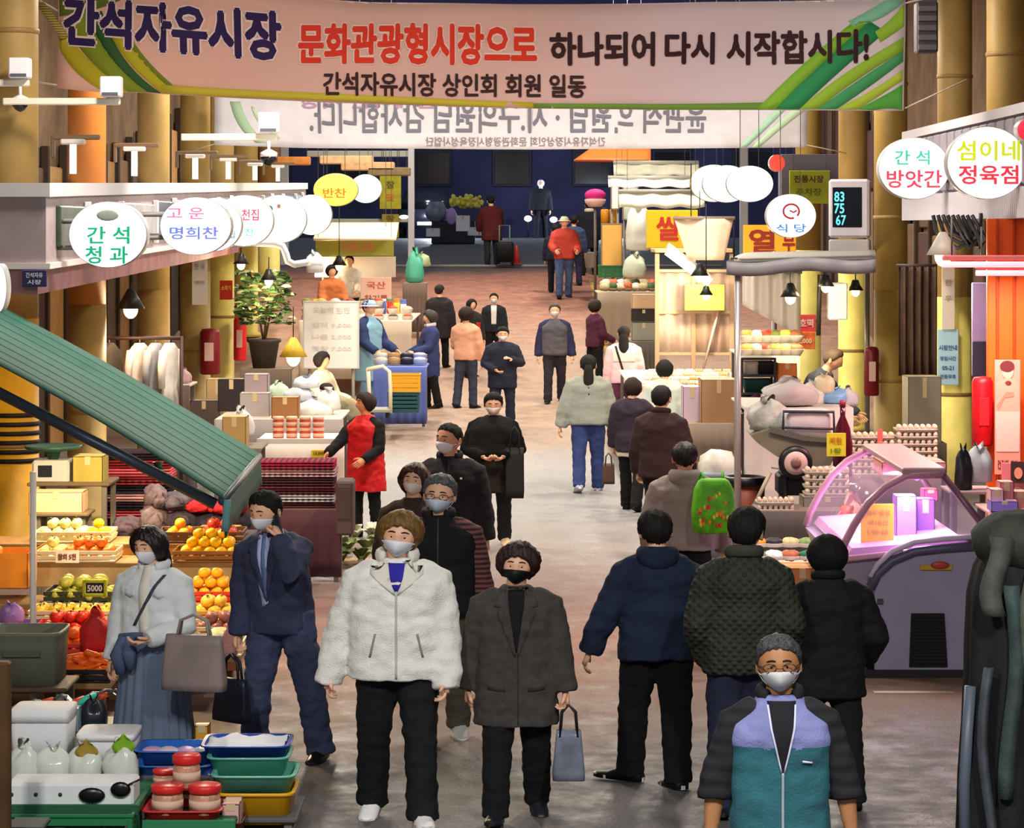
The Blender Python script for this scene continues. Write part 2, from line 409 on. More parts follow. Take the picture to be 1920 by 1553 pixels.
        R_.append(ring((0, .006, 1.38), .116 * s.b + ease * .6, .084 + ease, 24)); R_.append(ring((0, .008, 1.422), .084 + ease * .5, .072 + ease * .7, 24)); R_.append(ring((0, .008, 1.455 + neck), .062 + ease * .4, .062 + ease * .4, 24))
        mb.loft([[T(v) for v in r] for r in R_])
        if sleeve:
            for q in (-1, 1):
                a, sh, el, wr_, f = s.arm[q]; e = slv if slv is not None else ease
                inn = a
                if sleeve == 'long': pts = [inn, sh, sh.lerp(el, .5), el, el.lerp(wr_, .5), wr_ + f * slen]; rr = [.060 + e, .060 + e, .055 + e, .049 + e, .042 + e, .036 + e * .9]
                elif sleeve == 'roll': pts = [inn, sh, sh.lerp(el, .5), el, el.lerp(wr_, .25), el.lerp(wr_, .32)]; rr = [.070 + e, .062 + e, .056 + e, .052 + e, .052 + e, .052 + e]
                else: pts = [inn, sh, sh.lerp(el, .5), sh.lerp(el, .65)]; rr = [.070 + e, .062 + e, .06 + e, .06 + e]
                if puff:
                    P2, r2 = [], []
                    for i in range(15):
                        t = i / 14 * (len(pts) - 1); k = min(int(t), len(pts) - 2); u = t - k
                        P2.append(pts[k].lerp(pts[k + 1], u)); r2.append(rr[k] + (rr[k + 1] - rr[k]) * u + puff * math.sin(i * math.pi * .95) ** 2)
                    pts, rr = P2, r2
                mb.tube(pts, rr, 14)
        me = bake(mb.mesh('g'), [('REMESH', dict(mode='VOXEL', voxel_size=s.vox)), ('SMOOTH', dict(factor=.5, iterations=4))])
        s._wrinkle(me, wr, wsc)
        for p in me.polygons: p.use_smooth = True
        me.materials.clear(); mats = [mat]
        if bands:
            for zz, m in bands:
                mats.append(m); i = len(mats) - 1
                for p in me.polygons:
                    if p.center.z > zz + s.drop.z: p.material_index = i
        o = new_obj(name, me, mats, s.t); s.bvh[key] = BVHTree.FromPolygons([v.co for v in me.vertices], [list(p.vertices) for p in me.polygons])
        return o
    def pants(s, mat, ease=.016, ankle=.030, wr=.009, name='trousers', top=1.0, knee=None):
        mb = MB()
        mb.loft([ring((0, yo, z), rx * s.b + min(ease, .010), ry * s.b + min(ease, .008), 20, T=s.Tu) for z, rx, ry, yo in ((.86, .135, .10, .006), (.90, .160, .114, .008), (.96, .163, .115, .006), (top, .150, .106, .002))])
        for q in (-1, 1):
            hp, kn, an, fa = s.leg[q]; k = knee if knee is not None else ease
            mb.tube([hp + Vector((0, 0, .05)), hp, hp.lerp(kn, .5), kn, kn.lerp(an, .5), an, an + (an - kn).normalized() * .042], [.082 + ease, .088 + ease, .076 + ease, .058 + k, .054 + ease, .040 + ankle, .044 + ankle], 14)
        me = bake(mb.mesh('g'), [('REMESH', dict(mode='VOXEL', voxel_size=s.vox)), ('SMOOTH', dict(factor=.5, iterations=4))])
        s._wrinkle(me, wr, 11)
        for p in me.polygons: p.use_smooth = True
        me.materials.clear(); return new_obj(name, me, mat, s.t)
    def skirt(s, mat, hem=.12, top=1.02, flare=.10, pleats=22, name='skirt'):
        mb = MB(); n = pleats * 4; rings = []
        for i in range(11):
            t = i / 10; z = top + (hem - top) * t; rx = .148 + .03 * min(1, t * 4) + flare * t; ry = .108 + .025 * min(1, t * 4) + flare * t
            rings.append([s.Tu((0, 0, 0)) * 0 + s.drop + Vector(((rx + .012 * t ** .5 * math.cos(j * 2 * math.pi * pleats / n)) * math.cos(2 * math.pi * j / n), (ry + .012 * t ** .5 * math.cos(j * 2 * math.pi * pleats / n)) * math.sin(2 * math.pi * j / n), z)) for j in range(n)])
        mb.loft(rings); return mb.build(name, mat, s.t)
    def shoes(s, mat, sole=None, ln=1.0):
        for q in (-1, 1):
            hp, kn, an, fa = s.leg[q]; tip = R(max(-32, min(14, fa * .8))); rot = Matrix.Rotation(-tip, 3, 'X') @ Matrix.Rotation(R(-8 if q < 0 else 8) if s.toe[0 if q < 0 else 1] == 8 else R(s.toe[0 if q < 0 else 1]), 3, 'Z')
            P = lambda x, y, z: an + rot @ Vector((x, y, z - .0))
            mb = MB(); rings = []
            for y, w, zt in ((.066, .026, -.02), (.052, .038, .02), (.01, .044, .04), (-.045, .044, .006), (-.11, .044, -.030), (-.16, .038, -.038), (-.185, .018, -.052)):
                y *= ln; rings.append([P(w * c, y, -.072 + (zt + .072) * hgt) for c, hgt in ((-1, 0), (-1, .55), (-.6, .95), (0, 1.05), (.6, .95), (1, .55), (1, 0), (0, 0))])
            mb.loft(rings); o = mb.build('shoe', mat, s.t)
            mb = MB(); pl = [(math.cos(a) * (.049 if math.sin(a) > 0 else .042), -.060 * ln + (.134 * ln) * math.sin(a + math.pi)) for a in [2 * math.pi * j / 14 for j in range(14)]]
            mb.loft([[P(x, y, zz) for x, y in pl] for zz in (-.075, -.050)], smooth=False); mb.build('sole', sole or M('#1b1a1a', .8), o)
    def hair(s, mat, style='short', off=None, tail=None, noise_amp=.007, seed=0, line=None, name='hair'):
        HL = line or HAIRLINES[style]; o0, o1 = off or OFFS[style]; nu = 72 if s.vox < .018 else 28; nv = 12 if s.vox < .018 else 6; mb = MB(); rings = []
        for i in range(-1, nv + 1):
            r = []
            for j in range(nu):
                lon = 360 * j / nu; al = lon if lon <= 180 else 360 - lon; l0 = interp(HL, al) + 7 * noise.noise(Vector((math.sin(R(lon)) * 5 + seed, math.cos(R(lon)) * 5, seed))); t = max(0, i) / nv
                la = l0 + (88 - l0) * t; d = sdir(lon, la); of = (-.006 if i < 0 else o0 + (o1 - o0) * min(1, t * 2.2))
                if i >= 0 and style in ('bob', 'perm') and l0 < 0: of += .010 * math.sin(min(1, t * 1.4) * math.pi)
                p = head_pt(d, of, False)
                if i >= 0: p += d * (noise_amp * noise.noise(Vector((d.x * 7 + seed, d.y * 7, d.z * 9))) + .0045 * math.sin(lon * 1.7 + 3 * noise.noise(Vector((d.x * 3 + seed, d.y * 3, d.z * 3)))) * (1 - t ** 2))
                if i == 0: p += d * .004 * noise.noise(Vector((j * 1.7, seed, 0))) + (s.Th(Vector((0, 0, 1))) - s.Th(Vector((0, 0, 0)))) * 0
                r.append(s.Th(p))
            rings.append(r)
        mb.loft(rings); h = mb.build(name, mat, s.t)
        if tail:
            z0, z1, w, y = tail; m2 = MB(); n = 7
            m2.loft([[s.Th(HC + Vector((w * k * math.cos(a), y + .03 * math.sin(t_ * 2.2) + .030 * k * math.sin(a), zz - HC.z))) for a in [2 * math.pi * j / 12 for j in range(12)]]
                     for t_, zz, k in [(i / n, z0 + (z1 - z0) * i / n, (.55, .9, 1, 1, 1, .95, .8, .35)[i]) for i in range(n + 1)]])
            m2.build('hair_length', mat, h)
        return h
    def mask(s, mat, fold=True):
        mb = MB(); nu, nv = 14, 8
        def fn(u, v):
            lon = -64 + 128 * u; c = 1 - abs(2 * u - 1) ** 2
            top = -16 + 12 * c; bot = -42 - 30 * c; la = top + (bot - top) * v
            p = head_pt(sdir(lon, la), .006, False); k = max(0, 1 - abs(lon) / 50)
            p.y -= k * (.013 + .020 * math.sin(min(1, v * 1.25) * math.pi) ) * (1 if v < .85 else .6); p.y += .001 * math.sin(v * 22)
            return s.Th(p)
        mb.slab(fn, nu, nv, s.Th(HC + Vector((0, .004, 0))) - s.Th(HC)); o = mb.build('face_mask', mat, s.t)
        if s.vox < .018:
            for q in (-1, 1):
                m2 = MB(); m2.tube([s.Th(head_pt(sdir(q * 62, -17), .007)), s.Th(head_pt(sdir(q * 78, -15), .007)), s.Th(head_pt(sdir(q * 97, -10), .014)), s.Th(head_pt(sdir(q * 78, -32), .007)), s.Th(head_pt(sdir(q * 62, -40), .007))], .002, 5); m2.build('ear_loop', mat, o)
        return o
    def glasses(s, mat):
        mb = MB()
        for q in (-1, 1):
            c = [s.Th(head_pt(sdir(q * 22, 2), .016) + Vector((.026 * math.cos(a), 0, .018 * math.sin(a)))) for a in [2 * math.pi * j / 14 for j in range(14)]]
            mb.tube(c, .0022, 5, closed=True)
            mb.tube([s.Th(head_pt(sdir(q * 40, 3), .014)), s.Th(head_pt(sdir(q * 70, 3), .008)), s.Th(head_pt(sdir(q * 98, 0), .01))], .002, 5)
        mb.tube([s.Th(head_pt(sdir(q * 8, 3), .018)) for q in (-1, 0, 1)], .002, 5)
        return mb.build('glasses', mat, s.t)
    def patch(s, name, mat, poly, front=True, off=.004, thick=.004, key='top', step=.03, parent=None):
        """a piece of cloth cut to poly (x, z of the unposed 1.7 m figure) and laid onto a garment"""
        bm = bmesh.new(); f = bm.faces.new([bm.verts.new((x, 0, z)) for x, z in poly])
        xs = [p[0] for p in poly]; zs = [p[1] for p in poly]
        for ax, lo, hi in (((1, 0, 0), min(xs), max(xs)), ((0, 0, 1), min(zs), max(zs))):
            k = lo + step
            while k < hi:
                bmesh.ops.bisect_plane(bm, geom=bm.verts[:] + bm.edges[:] + bm.faces[:], plane_co=Vector(ax) * k, plane_no=ax); k += step
        bvh = s.bvh[key]; o = Vector((0, 0, 0)); ydir = (s.Tu((0, -1, 1.2)) - s.Tu((0, 0, 1.2))).normalized() * (1 if front else -1)
        n0 = len(bm.faces); vs = bm.verts[:]; last = None
        for v in vs:
            base = s.Tu(v.co); h = bvh.ray_cast(base + ydir * .6, -ydir)
            if h[0] is None: h = bvh.find_nearest(base + ydir * .15)
            v.co = h[0] + ydir * off
        ext = bmesh.ops.extrude_face_region(bm, geom=bm.faces[:])
        for v in [g for g in ext['geom'] if isinstance(g, bmesh.types.BMVert)]: v.co -= ydir * (thick + off * .6)
        bmesh.ops.recalc_face_normals(bm, faces=bm.faces)
        me = bpy.data.meshes.new(name); bm.to_mesh(me); bm.free()
        for p in me.polygons: p.use_smooth = True
        return new_obj(name, me, mat, parent or s.t)
    def collar(s, mat, r=.02, z=1.462, rad=.078, hgt=.03, name='collar', open_=30):
        mb = MB(); rings = []
        pts = [(-90 + open_ + (360 - 2 * open_) * i / 24) for i in range(25)]
        P = [s.Tu((rad * math.cos(R(a)), .006 + rad * .95 * math.sin(R(a)), z + .012 * math.sin(R(a)))) for a in pts]
        mb.loft([[p + (s.Tu((0, 0, 1.5)) - s.Tu((0, 0, 1.4))) * 10 * (hgt * math.sin(b)) + (p - s.Tu((0, .006, z))).normalized() * r * .6 * math.cos(b) for b in [2 * math.pi * j / 8 for j in range(8)]] for p in P])
        return mb.build(name, mat, s.t)
    def hood(s, mat, w=.13, z=1.40, name='hood'):
        mb = MB(); rings = []
        for i in range(17):
            a = R(-50 + 280 * i / 16); b = math.sin(a); th = .024 + .028 * max(0, b)
            c = Vector(((.082 + .026 * max(0, b)) * math.cos(a), .012 + (.075 + .022 * max(0, b)) * b, z + .055 - .035 * max(0, b)))
            u = Vector((math.cos(a), b, 0)); rings.append([s.Tu(c + u * th * math.cos(q) + Vector((0, 0, th * (1.5 if b > 0 else 1) * math.sin(q)))) for q in [2 * math.pi * j / 10 for j in range(10)]])
        mb.loft(rings); return mb.build(name, mat, s.t)
    def hat(s, mat, brim=True, bucket=False):
        mb = MB(); nu = 24
        rings = [[s.Th(head_pt(sdir(360 * j / nu, la), of, False)) for j in range(nu)] for la, of in ((10, .004), (14, .014), (32, .018), (52, .02), (72, .018), (88, .016))]
        mb.loft(rings)
        if bucket: mb.loft([[s.Th(head_pt(sdir(360 * j / nu, la), of, False)) for j in range(nu)] for la, of in ((16, .012), (8, .05), (6, .05), (14, .01))])
        elif brim: mb.slab(lambda u, v: s.Th(head_pt(sdir(-50 + 100 * u, 16 - 2 * v), .01 + .06 * v * math.sin(u * math.pi) ** .6, False)), 10, 3, (0, 0, -.006))
        return mb.build('hat', mat, s.t)
    def wrist(s, sd): return s.world(s.arm[sd][3] + s.arm[sd][4] * .09)
# a carried bag: hangs from point p (world), w x h x dp
def handbag(name, label, p, w, h, dp, mat, hmat=None, drop=.14, rot=0, taper=.9, cat='bag', sag=.02):
    t = thing(name, label, cat, (p.x, p.y, p.z - drop - h), rot)
    mb = MB(); rings = []
    for i in range(7):
        u = i / 6; k = 1 + (taper - 1) * u; dpt = dp * (1 - .55 * u) * (1 if i else .96)
        rings.append(ring((0, 0, h * u - (sag if i == 0 else 0) * 0), w / 2 * k * (1 if i else .95), dpt / 2, 20, 5))
    mb.loft(rings); mb.build('bag_body', mat, t)
    for q in (-1, 1):
        m2 = MB(); m2.tube([Vector((-w * .26, q * dp * .18, h * .86)), Vector((-w * .2, q * dp * .12, h + drop * .7)), Vector((0, q * .01, h + drop)), Vector((w * .2, q * dp * .12, h + drop * .7)), Vector((w * .26, q * dp * .18, h * .86))], .009, 7)
        m2.build('handle', hmat or mat, t)
    return t
# ---------------------------------------------------------------- the people in the alley
HB = lambda: M('#0e0b0a', .75, var=.25, vs=40, bump=.5, bs=120)
HBR = lambda: M('#24150f', .75, var=.3, vs=40, bump=.5, bs=120)
HG = lambda: M('#4a4a4c', .5, var=.35, vs=50, bump=.5, bs=120)
MW = lambda: M('#dfe2ea', .7, bump=.1, bs=80)
MBLK = lambda: M('#0b0b0d', .6)
BLK = lambda: cloth('#0b0b0d'); DK = lambda: M('#15161a', .9, var=.15, bump=.3)
def hgt(ytop, d): return Z(ytop, d) - gz(d) - .018
def walk(k): return dict(legL=(14 * k, 4, 2.5), legR=(-16 * k, 16, 2.5)) if k > 0 else dict(legL=(16 * k, 16, 2.5), legR=(-14 * k, 4, 2.5))
def person(label, px, d, ytop, **k):
    return Person(label, px, d, hgt(ytop, d), **k)

# vest man, nearest to the camera
p = person('person in a teal and lavender vest over black sleeves, with glasses and grey mask', 1462, 11.15, 1188, vox=.011, wide=1.14, L=(2, 17, 10, 6), Rr=(2, 17, 10, 7), head=(4, -3, -2), build=1.02, skin=M('#9a6b45', .55, var=.06))
p.body(curl=30); p.top(M('#0f0f12', .9, var=.3, vs=5, bump=.3, kind='knitstripe', col2='#1d1d22'), hem=.9, sleeve='roll', name='shirt', ease=.016)
p.top(cloth('#255a64'), hem=.80, ease=.034, sleeve=None, name='vest', bands=[(1.235, cloth('#7176a6'))], key='vest', wr=.007)
p.patch('shirt_front', M('#121218', .9), [(-.056, 1.435), (.056, 1.435), (.045, 1.33), (.004, 1.13), (-.004, 1.13), (-.045, 1.33)], key='vest', off=.003)
p.patch('vest_zip', M('#9aa0a8', .4), [(-.005, 1.13), (.005, 1.13), (.005, .82), (-.005, .82)], key='vest', off=.005)
for q in (-1, 1): p.patch('zip_edge', M('#b9bdd6', .6), [(q * .050, 1.42), (q * .058, 1.42), (q * .048, 1.32), (q * .008, 1.13), (q * .002, 1.13), (q * .040, 1.32)], key='vest', off=.006)
p.patch('chest_logo', M('#c9c3d0', .6), [(.075, 1.175), (.115, 1.168), (.115, 1.176), (.076, 1.184)], key='vest', off=.006)
p.collar(M('#141418', .9), z=1.462, r=.03, open_=40)
p.pants(BLK()); p.shoes(BLK()); p.hair(M('#38373a', .5, var=.5, vs=60, bump=.6, bs=140), 'crop', off=(.006, .02)); p.mask(M('#b6b8ba', .8, bump=.1)); p.glasses(M('#2a2422', .3))

# white fleece
p = person('person in a white fleece zip jacket over a deep blue shirt, brown hair', 745, 14.85, 955, vox=.012, wide=1.20, L=(-6, 17, 2, 13), Rr=(4, 9, 14, 3), legL=(-10, 10, 3.5), legR=(9, 3, 3), head=(8, -4, 7), build=1.1)
p.body(curl=35); p.top(M('#e6e6de', .95, var=.07, vs=14, bump=.6, bs=130, sheen=.3), hem=.80, ease=.034, boxy=1.02, name='fleece_jacket', wr=.012, slen=.07)
p.patch('shirt_front', cloth('#2a2596'), [(-.058, 1.435), (.058, 1.435), (.05, 1.40), (.006, 1.285), (-.006, 1.285), (-.05, 1.40)], off=.003)
for q in (-1, 1): p.patch('collar_flap', M('#dcdace', .95, bump=.5, bs=130), [(q * .045, 1.49), (q * .12, 1.45), (q * .12, 1.38), (q * .07, 1.33), (q * .006, 1.27), (q * .03, 1.36)], off=.010, thick=.012)
p.patch('zip', M('#b9bab4', .5), [(-.005, 1.29), (.005, 1.29), (.005, .815), (-.005, .815)], off=.004)
for q in (-1, 1): p.patch('pocket_seam', M('#8d8f8a', .7), [(q * .09, 1.06), (q * .10, 1.06), (q * .125, .93), (q * .115, .93)], off=.003)
p.collar(M('#dcdace', .95, bump=.5, bs=130), z=1.47, rad=.085, r=.03, hgt=.035, open_=42)
p.pants(M('#0d0f12', .85, var=.2, bump=.3), ease=.02, ankle=.035); p.shoes(M('#e6e6e4', .5), M('#d4d2cc', .7)); p.hair(M('#6d5023', .5, var=.35, vs=30, bump=.6, bs=110), 'perm', off=(.012, .022)); p.mask(MW())

# grey blazer
p = person('person in a long dark grey blazer and black face mask walking with a shiny handbag', 968, 14.95, 1016, vox=.012, wide=1.18, L=(-8, 12, 0, 6), Rr=(6, 11, 10, 8), legL=(12, 4, 2), legR=(-8, 14, 2.5), head=(6, -6, 5), build=1.03)
gm = M('#3f3b39', .95, var=.16, vs=22, bump=.5, bs=150)
p.body(curl=55); p.top(gm, hem=.60, ease=.030, boxy=1.0, flare=.06, name='blazer', wr=.009)
p.patch('shirt_front', M('#0d0d10', .9), [(-.05, 1.46), (.05, 1.46), (.042, 1.36), (.006, 1.06), (-.006, 1.06), (-.042, 1.36)], off=.003)
for q in (-1, 1): p.patch('lapel', gm, [(q * .045, 1.475), (q * .085, 1.45), (q * .115, 1.34), (q * .085, 1.335), (q * .10, 1.30), (q * .008, 1.03), (q * .003, 1.05), (q * .042, 1.36)], off=.009, thick=.008)
p.patch('front_edge', M('#2b2727', .9), [(.004, 1.04), (.010, 1.04), (.012, .62), (.006, .62)], off=.003)
for q in (-1, 1): p.patch('pocket_flap', gm, [(q * .06, .86), (q * .15, .87), (q * .15, .83), (q * .06, .82)], off=.006, thick=.006)
p.pants(M('#0b0c0e', .9, var=.15, bump=.3), ease=.022, ankle=.03); p.shoes(M('#1c1f26', .4)); p.hair(M('#2a1914', .45, var=.4, vs=35, bump=.6, bs=110), 'perm', off=(.020, .032), noise_amp=.012); p.mask(MBLK())
w = p.wrist(1); handbag('handbag', 'shiny grey handbag hanging from the hand of the grey blazer', Vector((X(1066, 14.9), 14.86, w.z)), .19, .28, .09, M('#6f7685', .18, var=.25, vs=8), M('#15161a', .5), drop=.14, taper=.72)

# navy hoodie, walking away
p = person('person in a dark navy hooded jacket walking away with the free arm swinging out', 1232, 15.85, 956, rot=180, vox=.012, wide=1.16, Rr=(-14, 24, 6, 20), L=(8, 8, 30, 0), legR=(12, 6, 5), legL=(-3, 4, 2), toe=(20, 62), head=(4, 6, 3), build=1.07)
nm = M('#16233a', .9, var=.25, vs=5, bump=.4, bs=100)
p.body(curl=30, eyes=False); p.top(nm, hem=.80, ease=.032, boxy=1.0, name='hooded_jacket', wr=.013); p.hood(nm, z=1.41)
p.pants(M('#090a0c', .95, var=.2, bump=.4), ease=.026, ankle=.035); p.shoes(M('#0e1014', .5), M('#d8dadd', .6), ln=1.15); p.hair(HB(), 'short', off=(.008, .024))

# olive quilted jacket
p = person('person in an olive quilted jacket walking away with hands in the pockets', 1395, 15.1, 952, rot=176, vox=.012, wide=1.10, L=(-14, 15, 30, -14), Rr=(-14, 15, 30, -14), legL=(6, 6, 3), legR=(-6, 8, 3), head=(3, -10, -4), build=1.08)
qm = M('#2a2d24', .75, var=.2, vs=5, bump=.9, bs=9, kind='quilt')
p.body(eyes=False); p.top(qm, hem=.80, ease=.034, boxy=1.0, name='quilted_jacket', wr=.010); p.collar(M('#3d3f36', .9, bump=.4), z=1.475, rad=.085, r=.03, hgt=.035, open_=30)
p.patch('hem_band', qm, [(-.17, .90), (.17, .90), (.17, .80), (-.17, .80)], front=False, off=.006)
p.pants(M('#1c2036', .9, var=.15, bump=.3), ease=.022); p.shoes(BLK()); p.hair(HB(), 'short', off=(.008, .026))

# black coat
p = person('person all in black walking away, rightmost of the three backs', 1552, 15.3, 1003, rot=186, vox=.012, wide=1.16, L=(-4, 20, 48, -6), Rr=(2, 14, 60, -10), legL=(-6, 6, 3), legR=(6, 6, 3), build=1.05)
bm_ = M('#070709', .8, var=.2, bump=.4)
p.body(eyes=False); p.top(bm_, hem=.70, ease=.032, boxy=1.0, name='padded_coat', wr=.010); p.collar(bm_, z=1.47, rad=.08, r=.028, open_=20)
p.pants(M('#0d0e13', .9, bump=.3)); p.shoes(BLK()); p.hair(M('#070606', .85, bump=.5), 'bob', off=(.014, .024))

# grey-haired man behind the white fleece
p = person('person with grey hair and pale blue mask in black vest over red checked sleeves', 822, 17.2, 888, vox=.013, wide=1.18, L=(6, 8, 14, 4), Rr=(-4, 11, 4, 8), legL=(6, 4, 2), legR=(-10, 10, 2), head=(6, -8, 5), build=1.06)
p.body(curl=35); p.top(M('#7c4a48', .9, bump=.3, vs=10, kind='knitstripe', col2='#241a1e'), hem=.86, ease=.022, name='checked_shirt', slv=.026)
p.top(M('#0f0e12', .85, var=.2, bump=.4), hem=.82, ease=.038, sleeve=None, name='padded_vest', key='vest'); p.collar(M('#17161b', .85), z=1.47, r=.03, open_=28)
p.patch('vest_zip', M('#3c3c44', .5), [(-.004, 1.44), (.004, 1.44), (.004, .84), (-.004, .84)], key='vest')
p.pants(M('#4a4638', .9, bump=.3)); p.shoes(M('#a8a8a6', .6), M('#dadada', .6)); p.hair(M('#55585c', .5, var=.4, vs=60, bump=.6), 'crop', off=(.008, .022)); p.mask(M('#c6d6ea', .7)); p.glasses(M('#2a2a2c', .3))

# dark jacket, white mask, looking left
p = person('person in a buttoned dark jacket with cropped hair and a white mask looking aside', 843, 21.4, 792, vox=.014, wide=1.16, rot=-6, L=(2, 9, 6, 4), Rr=(0, 11, 4, 7), head=(2, -34, 3), build=1.05, skin=M('#d99878', .55, var=.05))
p.body(); p.top(M('#1c181e', .85, var=.2, bump=.4), hem=.80, ease=.030, name='jacket'); p.collar(M('#1c181e', .85), r=.024, open_=35)
p.patch('badge', M('#e8e6e2', .5), [(.085, 1.30), (.10, 1.30), (.10, 1.285), (.085, 1.285)])
p.patch('placket', M('#18141a', .8), [(-.012, 1.44), (.012, 1.44), (.012, .83), (-.012, .83)])
p.pants(BLK()); p.shoes(BLK()); p.hair(HB(), 'crop'); p.mask(MW())
p = person('person with long brown hair half hidden behind the grey-haired man', 776, 19.3, 868, vox=.015, head=(0, -14, 4), build=.95)
p.body(); p.top(M('#3c2a24', .9, bump=.4), hem=.75, name='coat'); p.pants(BLK()); p.shoes(BLK()); p.hair(M('#3c2014', .4, var=.4, vs=25, bump=.5), 'bob', tail=(1.64, 1.36, .085, .055)); p.mask(M('#e9dcd2', .7))

# suit man on the phone
p = person('person in a navy suit talking on a phone by the fruit stall', 527, 16.65, 913, rot=-26, vox=.012, wide=1.15, Rr=(60, 25, 205, 30), L=(2, 5, 8, 2), legL=(5, 3, 6), legR=(-3, 5, 11), lean=6, side=-5, head=(10, -12, 4), build=1.0)
sm = M('#2e3550', .8, var=.18, vs=7, bump=.35, bs=140)
p.body(curls={1: 62, -1: 60}); p.top(sm, hem=.80, ease=.026, boxy=.98, name='suit_jacket', wr=.010)
p.patch('shirt_front', M('#aebbe0', .8), [(-.04, 1.46), (.045, 1.46), (.04, 1.36), (-.012, 1.02), (-.05, .99), (-.05, 1.36)], off=.003)
p.patch('necktie', M('#5a6a9a', .6), [(-.012, 1.45), (.012, 1.45), (.014, 1.2), (-.016, 1.02), (-.034, 1.06), (-.012, 1.3)], off=.005)
for q in (-1, 1): p.patch('lapel', sm, [(q * .04, 1.47), (q * .085, 1.45), (q * .105, 1.34), (q * .08, 1.335), (q * .09, 1.30), (q * .0 - .012, 1.03), (q * .038, 1.36)], off=.008, thick=.007)
p.pants(M('#3a4360', .8, var=.15, bump=.35, bs=120), ease=.026, ankle=.040, wr=.012); p.shoes(M('#131317', .3)); p.hair(HB(), 'short'); p.mask(MW())
w = p.world(p.arm[1][3] + p.arm[1][4] * .10)
t = thing('mobile_phone', 'dark mobile phone held to the ear of the navy suit', 'phone', w, R(-35)); m_ = MB(); m_.box((0, .0, 0), (.072, .011, .148), .005, Matrix.Rotation(R(-18), 3, 'Y')); m_.build('phone_case', M('#141519', .25), t)
m_ = MB(); m_.box((0, -.0065, 0), (.064, .002, .138), .0008, Matrix.Rotation(R(-18), 3, 'Y')); m_.build('screen', M('#2a2e3a', .1), t)
w = p.wrist(-1); handbag('briefcase', 'soft black briefcase hanging low from the hand of the navy suit', Vector((X(436, 16.35), 16.3, w.z + .02)), .30, .26, .10, M('#1a2030', .4, var=.2), M('#121420', .5), drop=.15, taper=.8, rot=R(-40))

# woman at the fruit stall
p = person('person in a white denim jacket and pleated grey-blue skirt choosing fruit', 288, 16.0, 984, rot=-22, vox=.012, wide=1.16, L=(4, 9, 8, 8), Rr=(8, 12, 48, -64), head=(12, -14, -3), build=1.0)
wm = M('#d6dcdd', .85, var=.06, vs=10, bump=.4, bs=150)
p.body(curls={1: 40}); p.top(M('#cfd0c4', .9), hem=.92, ease=.014, name='cream_blouse', sleeve=None)
p.skirt(M('#5f6f86', .8, var=.12, bump=.2), hem=.10, top=1.03, flare=.09); p.top(wm, hem=.93, ease=.028, boxy=1.0, name='denim_jacket', wr=.008, key='jk'); p.collar(wm, z=1.46, rad=.085, r=.03, open_=30)
p.patch('blouse_front', M('#d9d6c8', .85), [(-.03, 1.45), (.03, 1.45), (.03, .95), (-.03, .95)], key='jk', off=.003)
for q in (-1, 1):
    p.patch('chest_pocket', wm, [(q * .06, 1.30), (q * .13, 1.30), (q * .13, 1.26), (q * .095, 1.24), (q * .06, 1.26)], key='jk', off=.002, thick=.002)
p.patch('bag_strap', M('#3a404c', .6), [(.10, 1.40), (.12, 1.40), (-.05, 1.06), (-.07, 1.06)], key='jk', off=.008, thick=.006)
m_ = MB(); m_.tube([p.Tu(Vector((.20 * math.cos(a), .155 * math.sin(a), .985 + .012 * math.sin(3 * a)))) for a in [2 * math.pi * i / 26 for i in range(26)]], .024, 8, closed=True)
m_.tube([p.Tu((-.10, -.17, .985)), p.Tu((-.13, -.20, .86)), p.Tu((-.12, -.19, .74))], [.04, .055, .03], 9); m_.tube([p.Tu((-.08, -.17, .985)), p.Tu((-.06, -.21, .88)), p.Tu((-.05, -.2, .78))], [.035, .045, .025], 9)
m_.build('tied_cardigan', M('#4a5a76', .9, var=.2, bump=.4), p.t)
p.shoes(M('#2a2a30', .5)); p.hair(M('#1d1517', .4, var=.3, vs=25, bump=.5), 'bob', tail=(1.64, 1.36, .082, .05)); p.mask(MW())
handbag('tote_bag', 'large taupe leather tote bag on the arm of the white denim jacket', Vector((X(366, 15.6), 15.55, Z(1150, 15.6))), .40, .32, .13, M('#7d716c', .5, var=.12, bump=.25), M('#8a7d77', .5), drop=.12, taper=.86, rot=R(-14))

# red padded apron
p = person('person in a puffy red apron over black clothes reaching to the table of red jars', 685, 28.6, 736, rot=-38, vox=.017, wide=1.15, L=(40, 16, 62, -8), Rr=(14, 14, 60, -20), legL=(3, 4, 2), legR=(-3, 4, 2), head=(-2, -30, -3), skin=M('#d98a62', .55))
p.body(); p.top(BLK(), hem=.84, ease=.022, name='black_top'); p.top(M('#c8141a', .6, var=.15, bump=.4), hem=.56, ease=.042, sleeve=None, puff=.010, flare=.05, name='padded_apron', key='ap', wr=.014); p.pants(BLK(), ease=.012); p.shoes(BLK()); p.hair(HBR(), 'perm', off=(.014, .026))
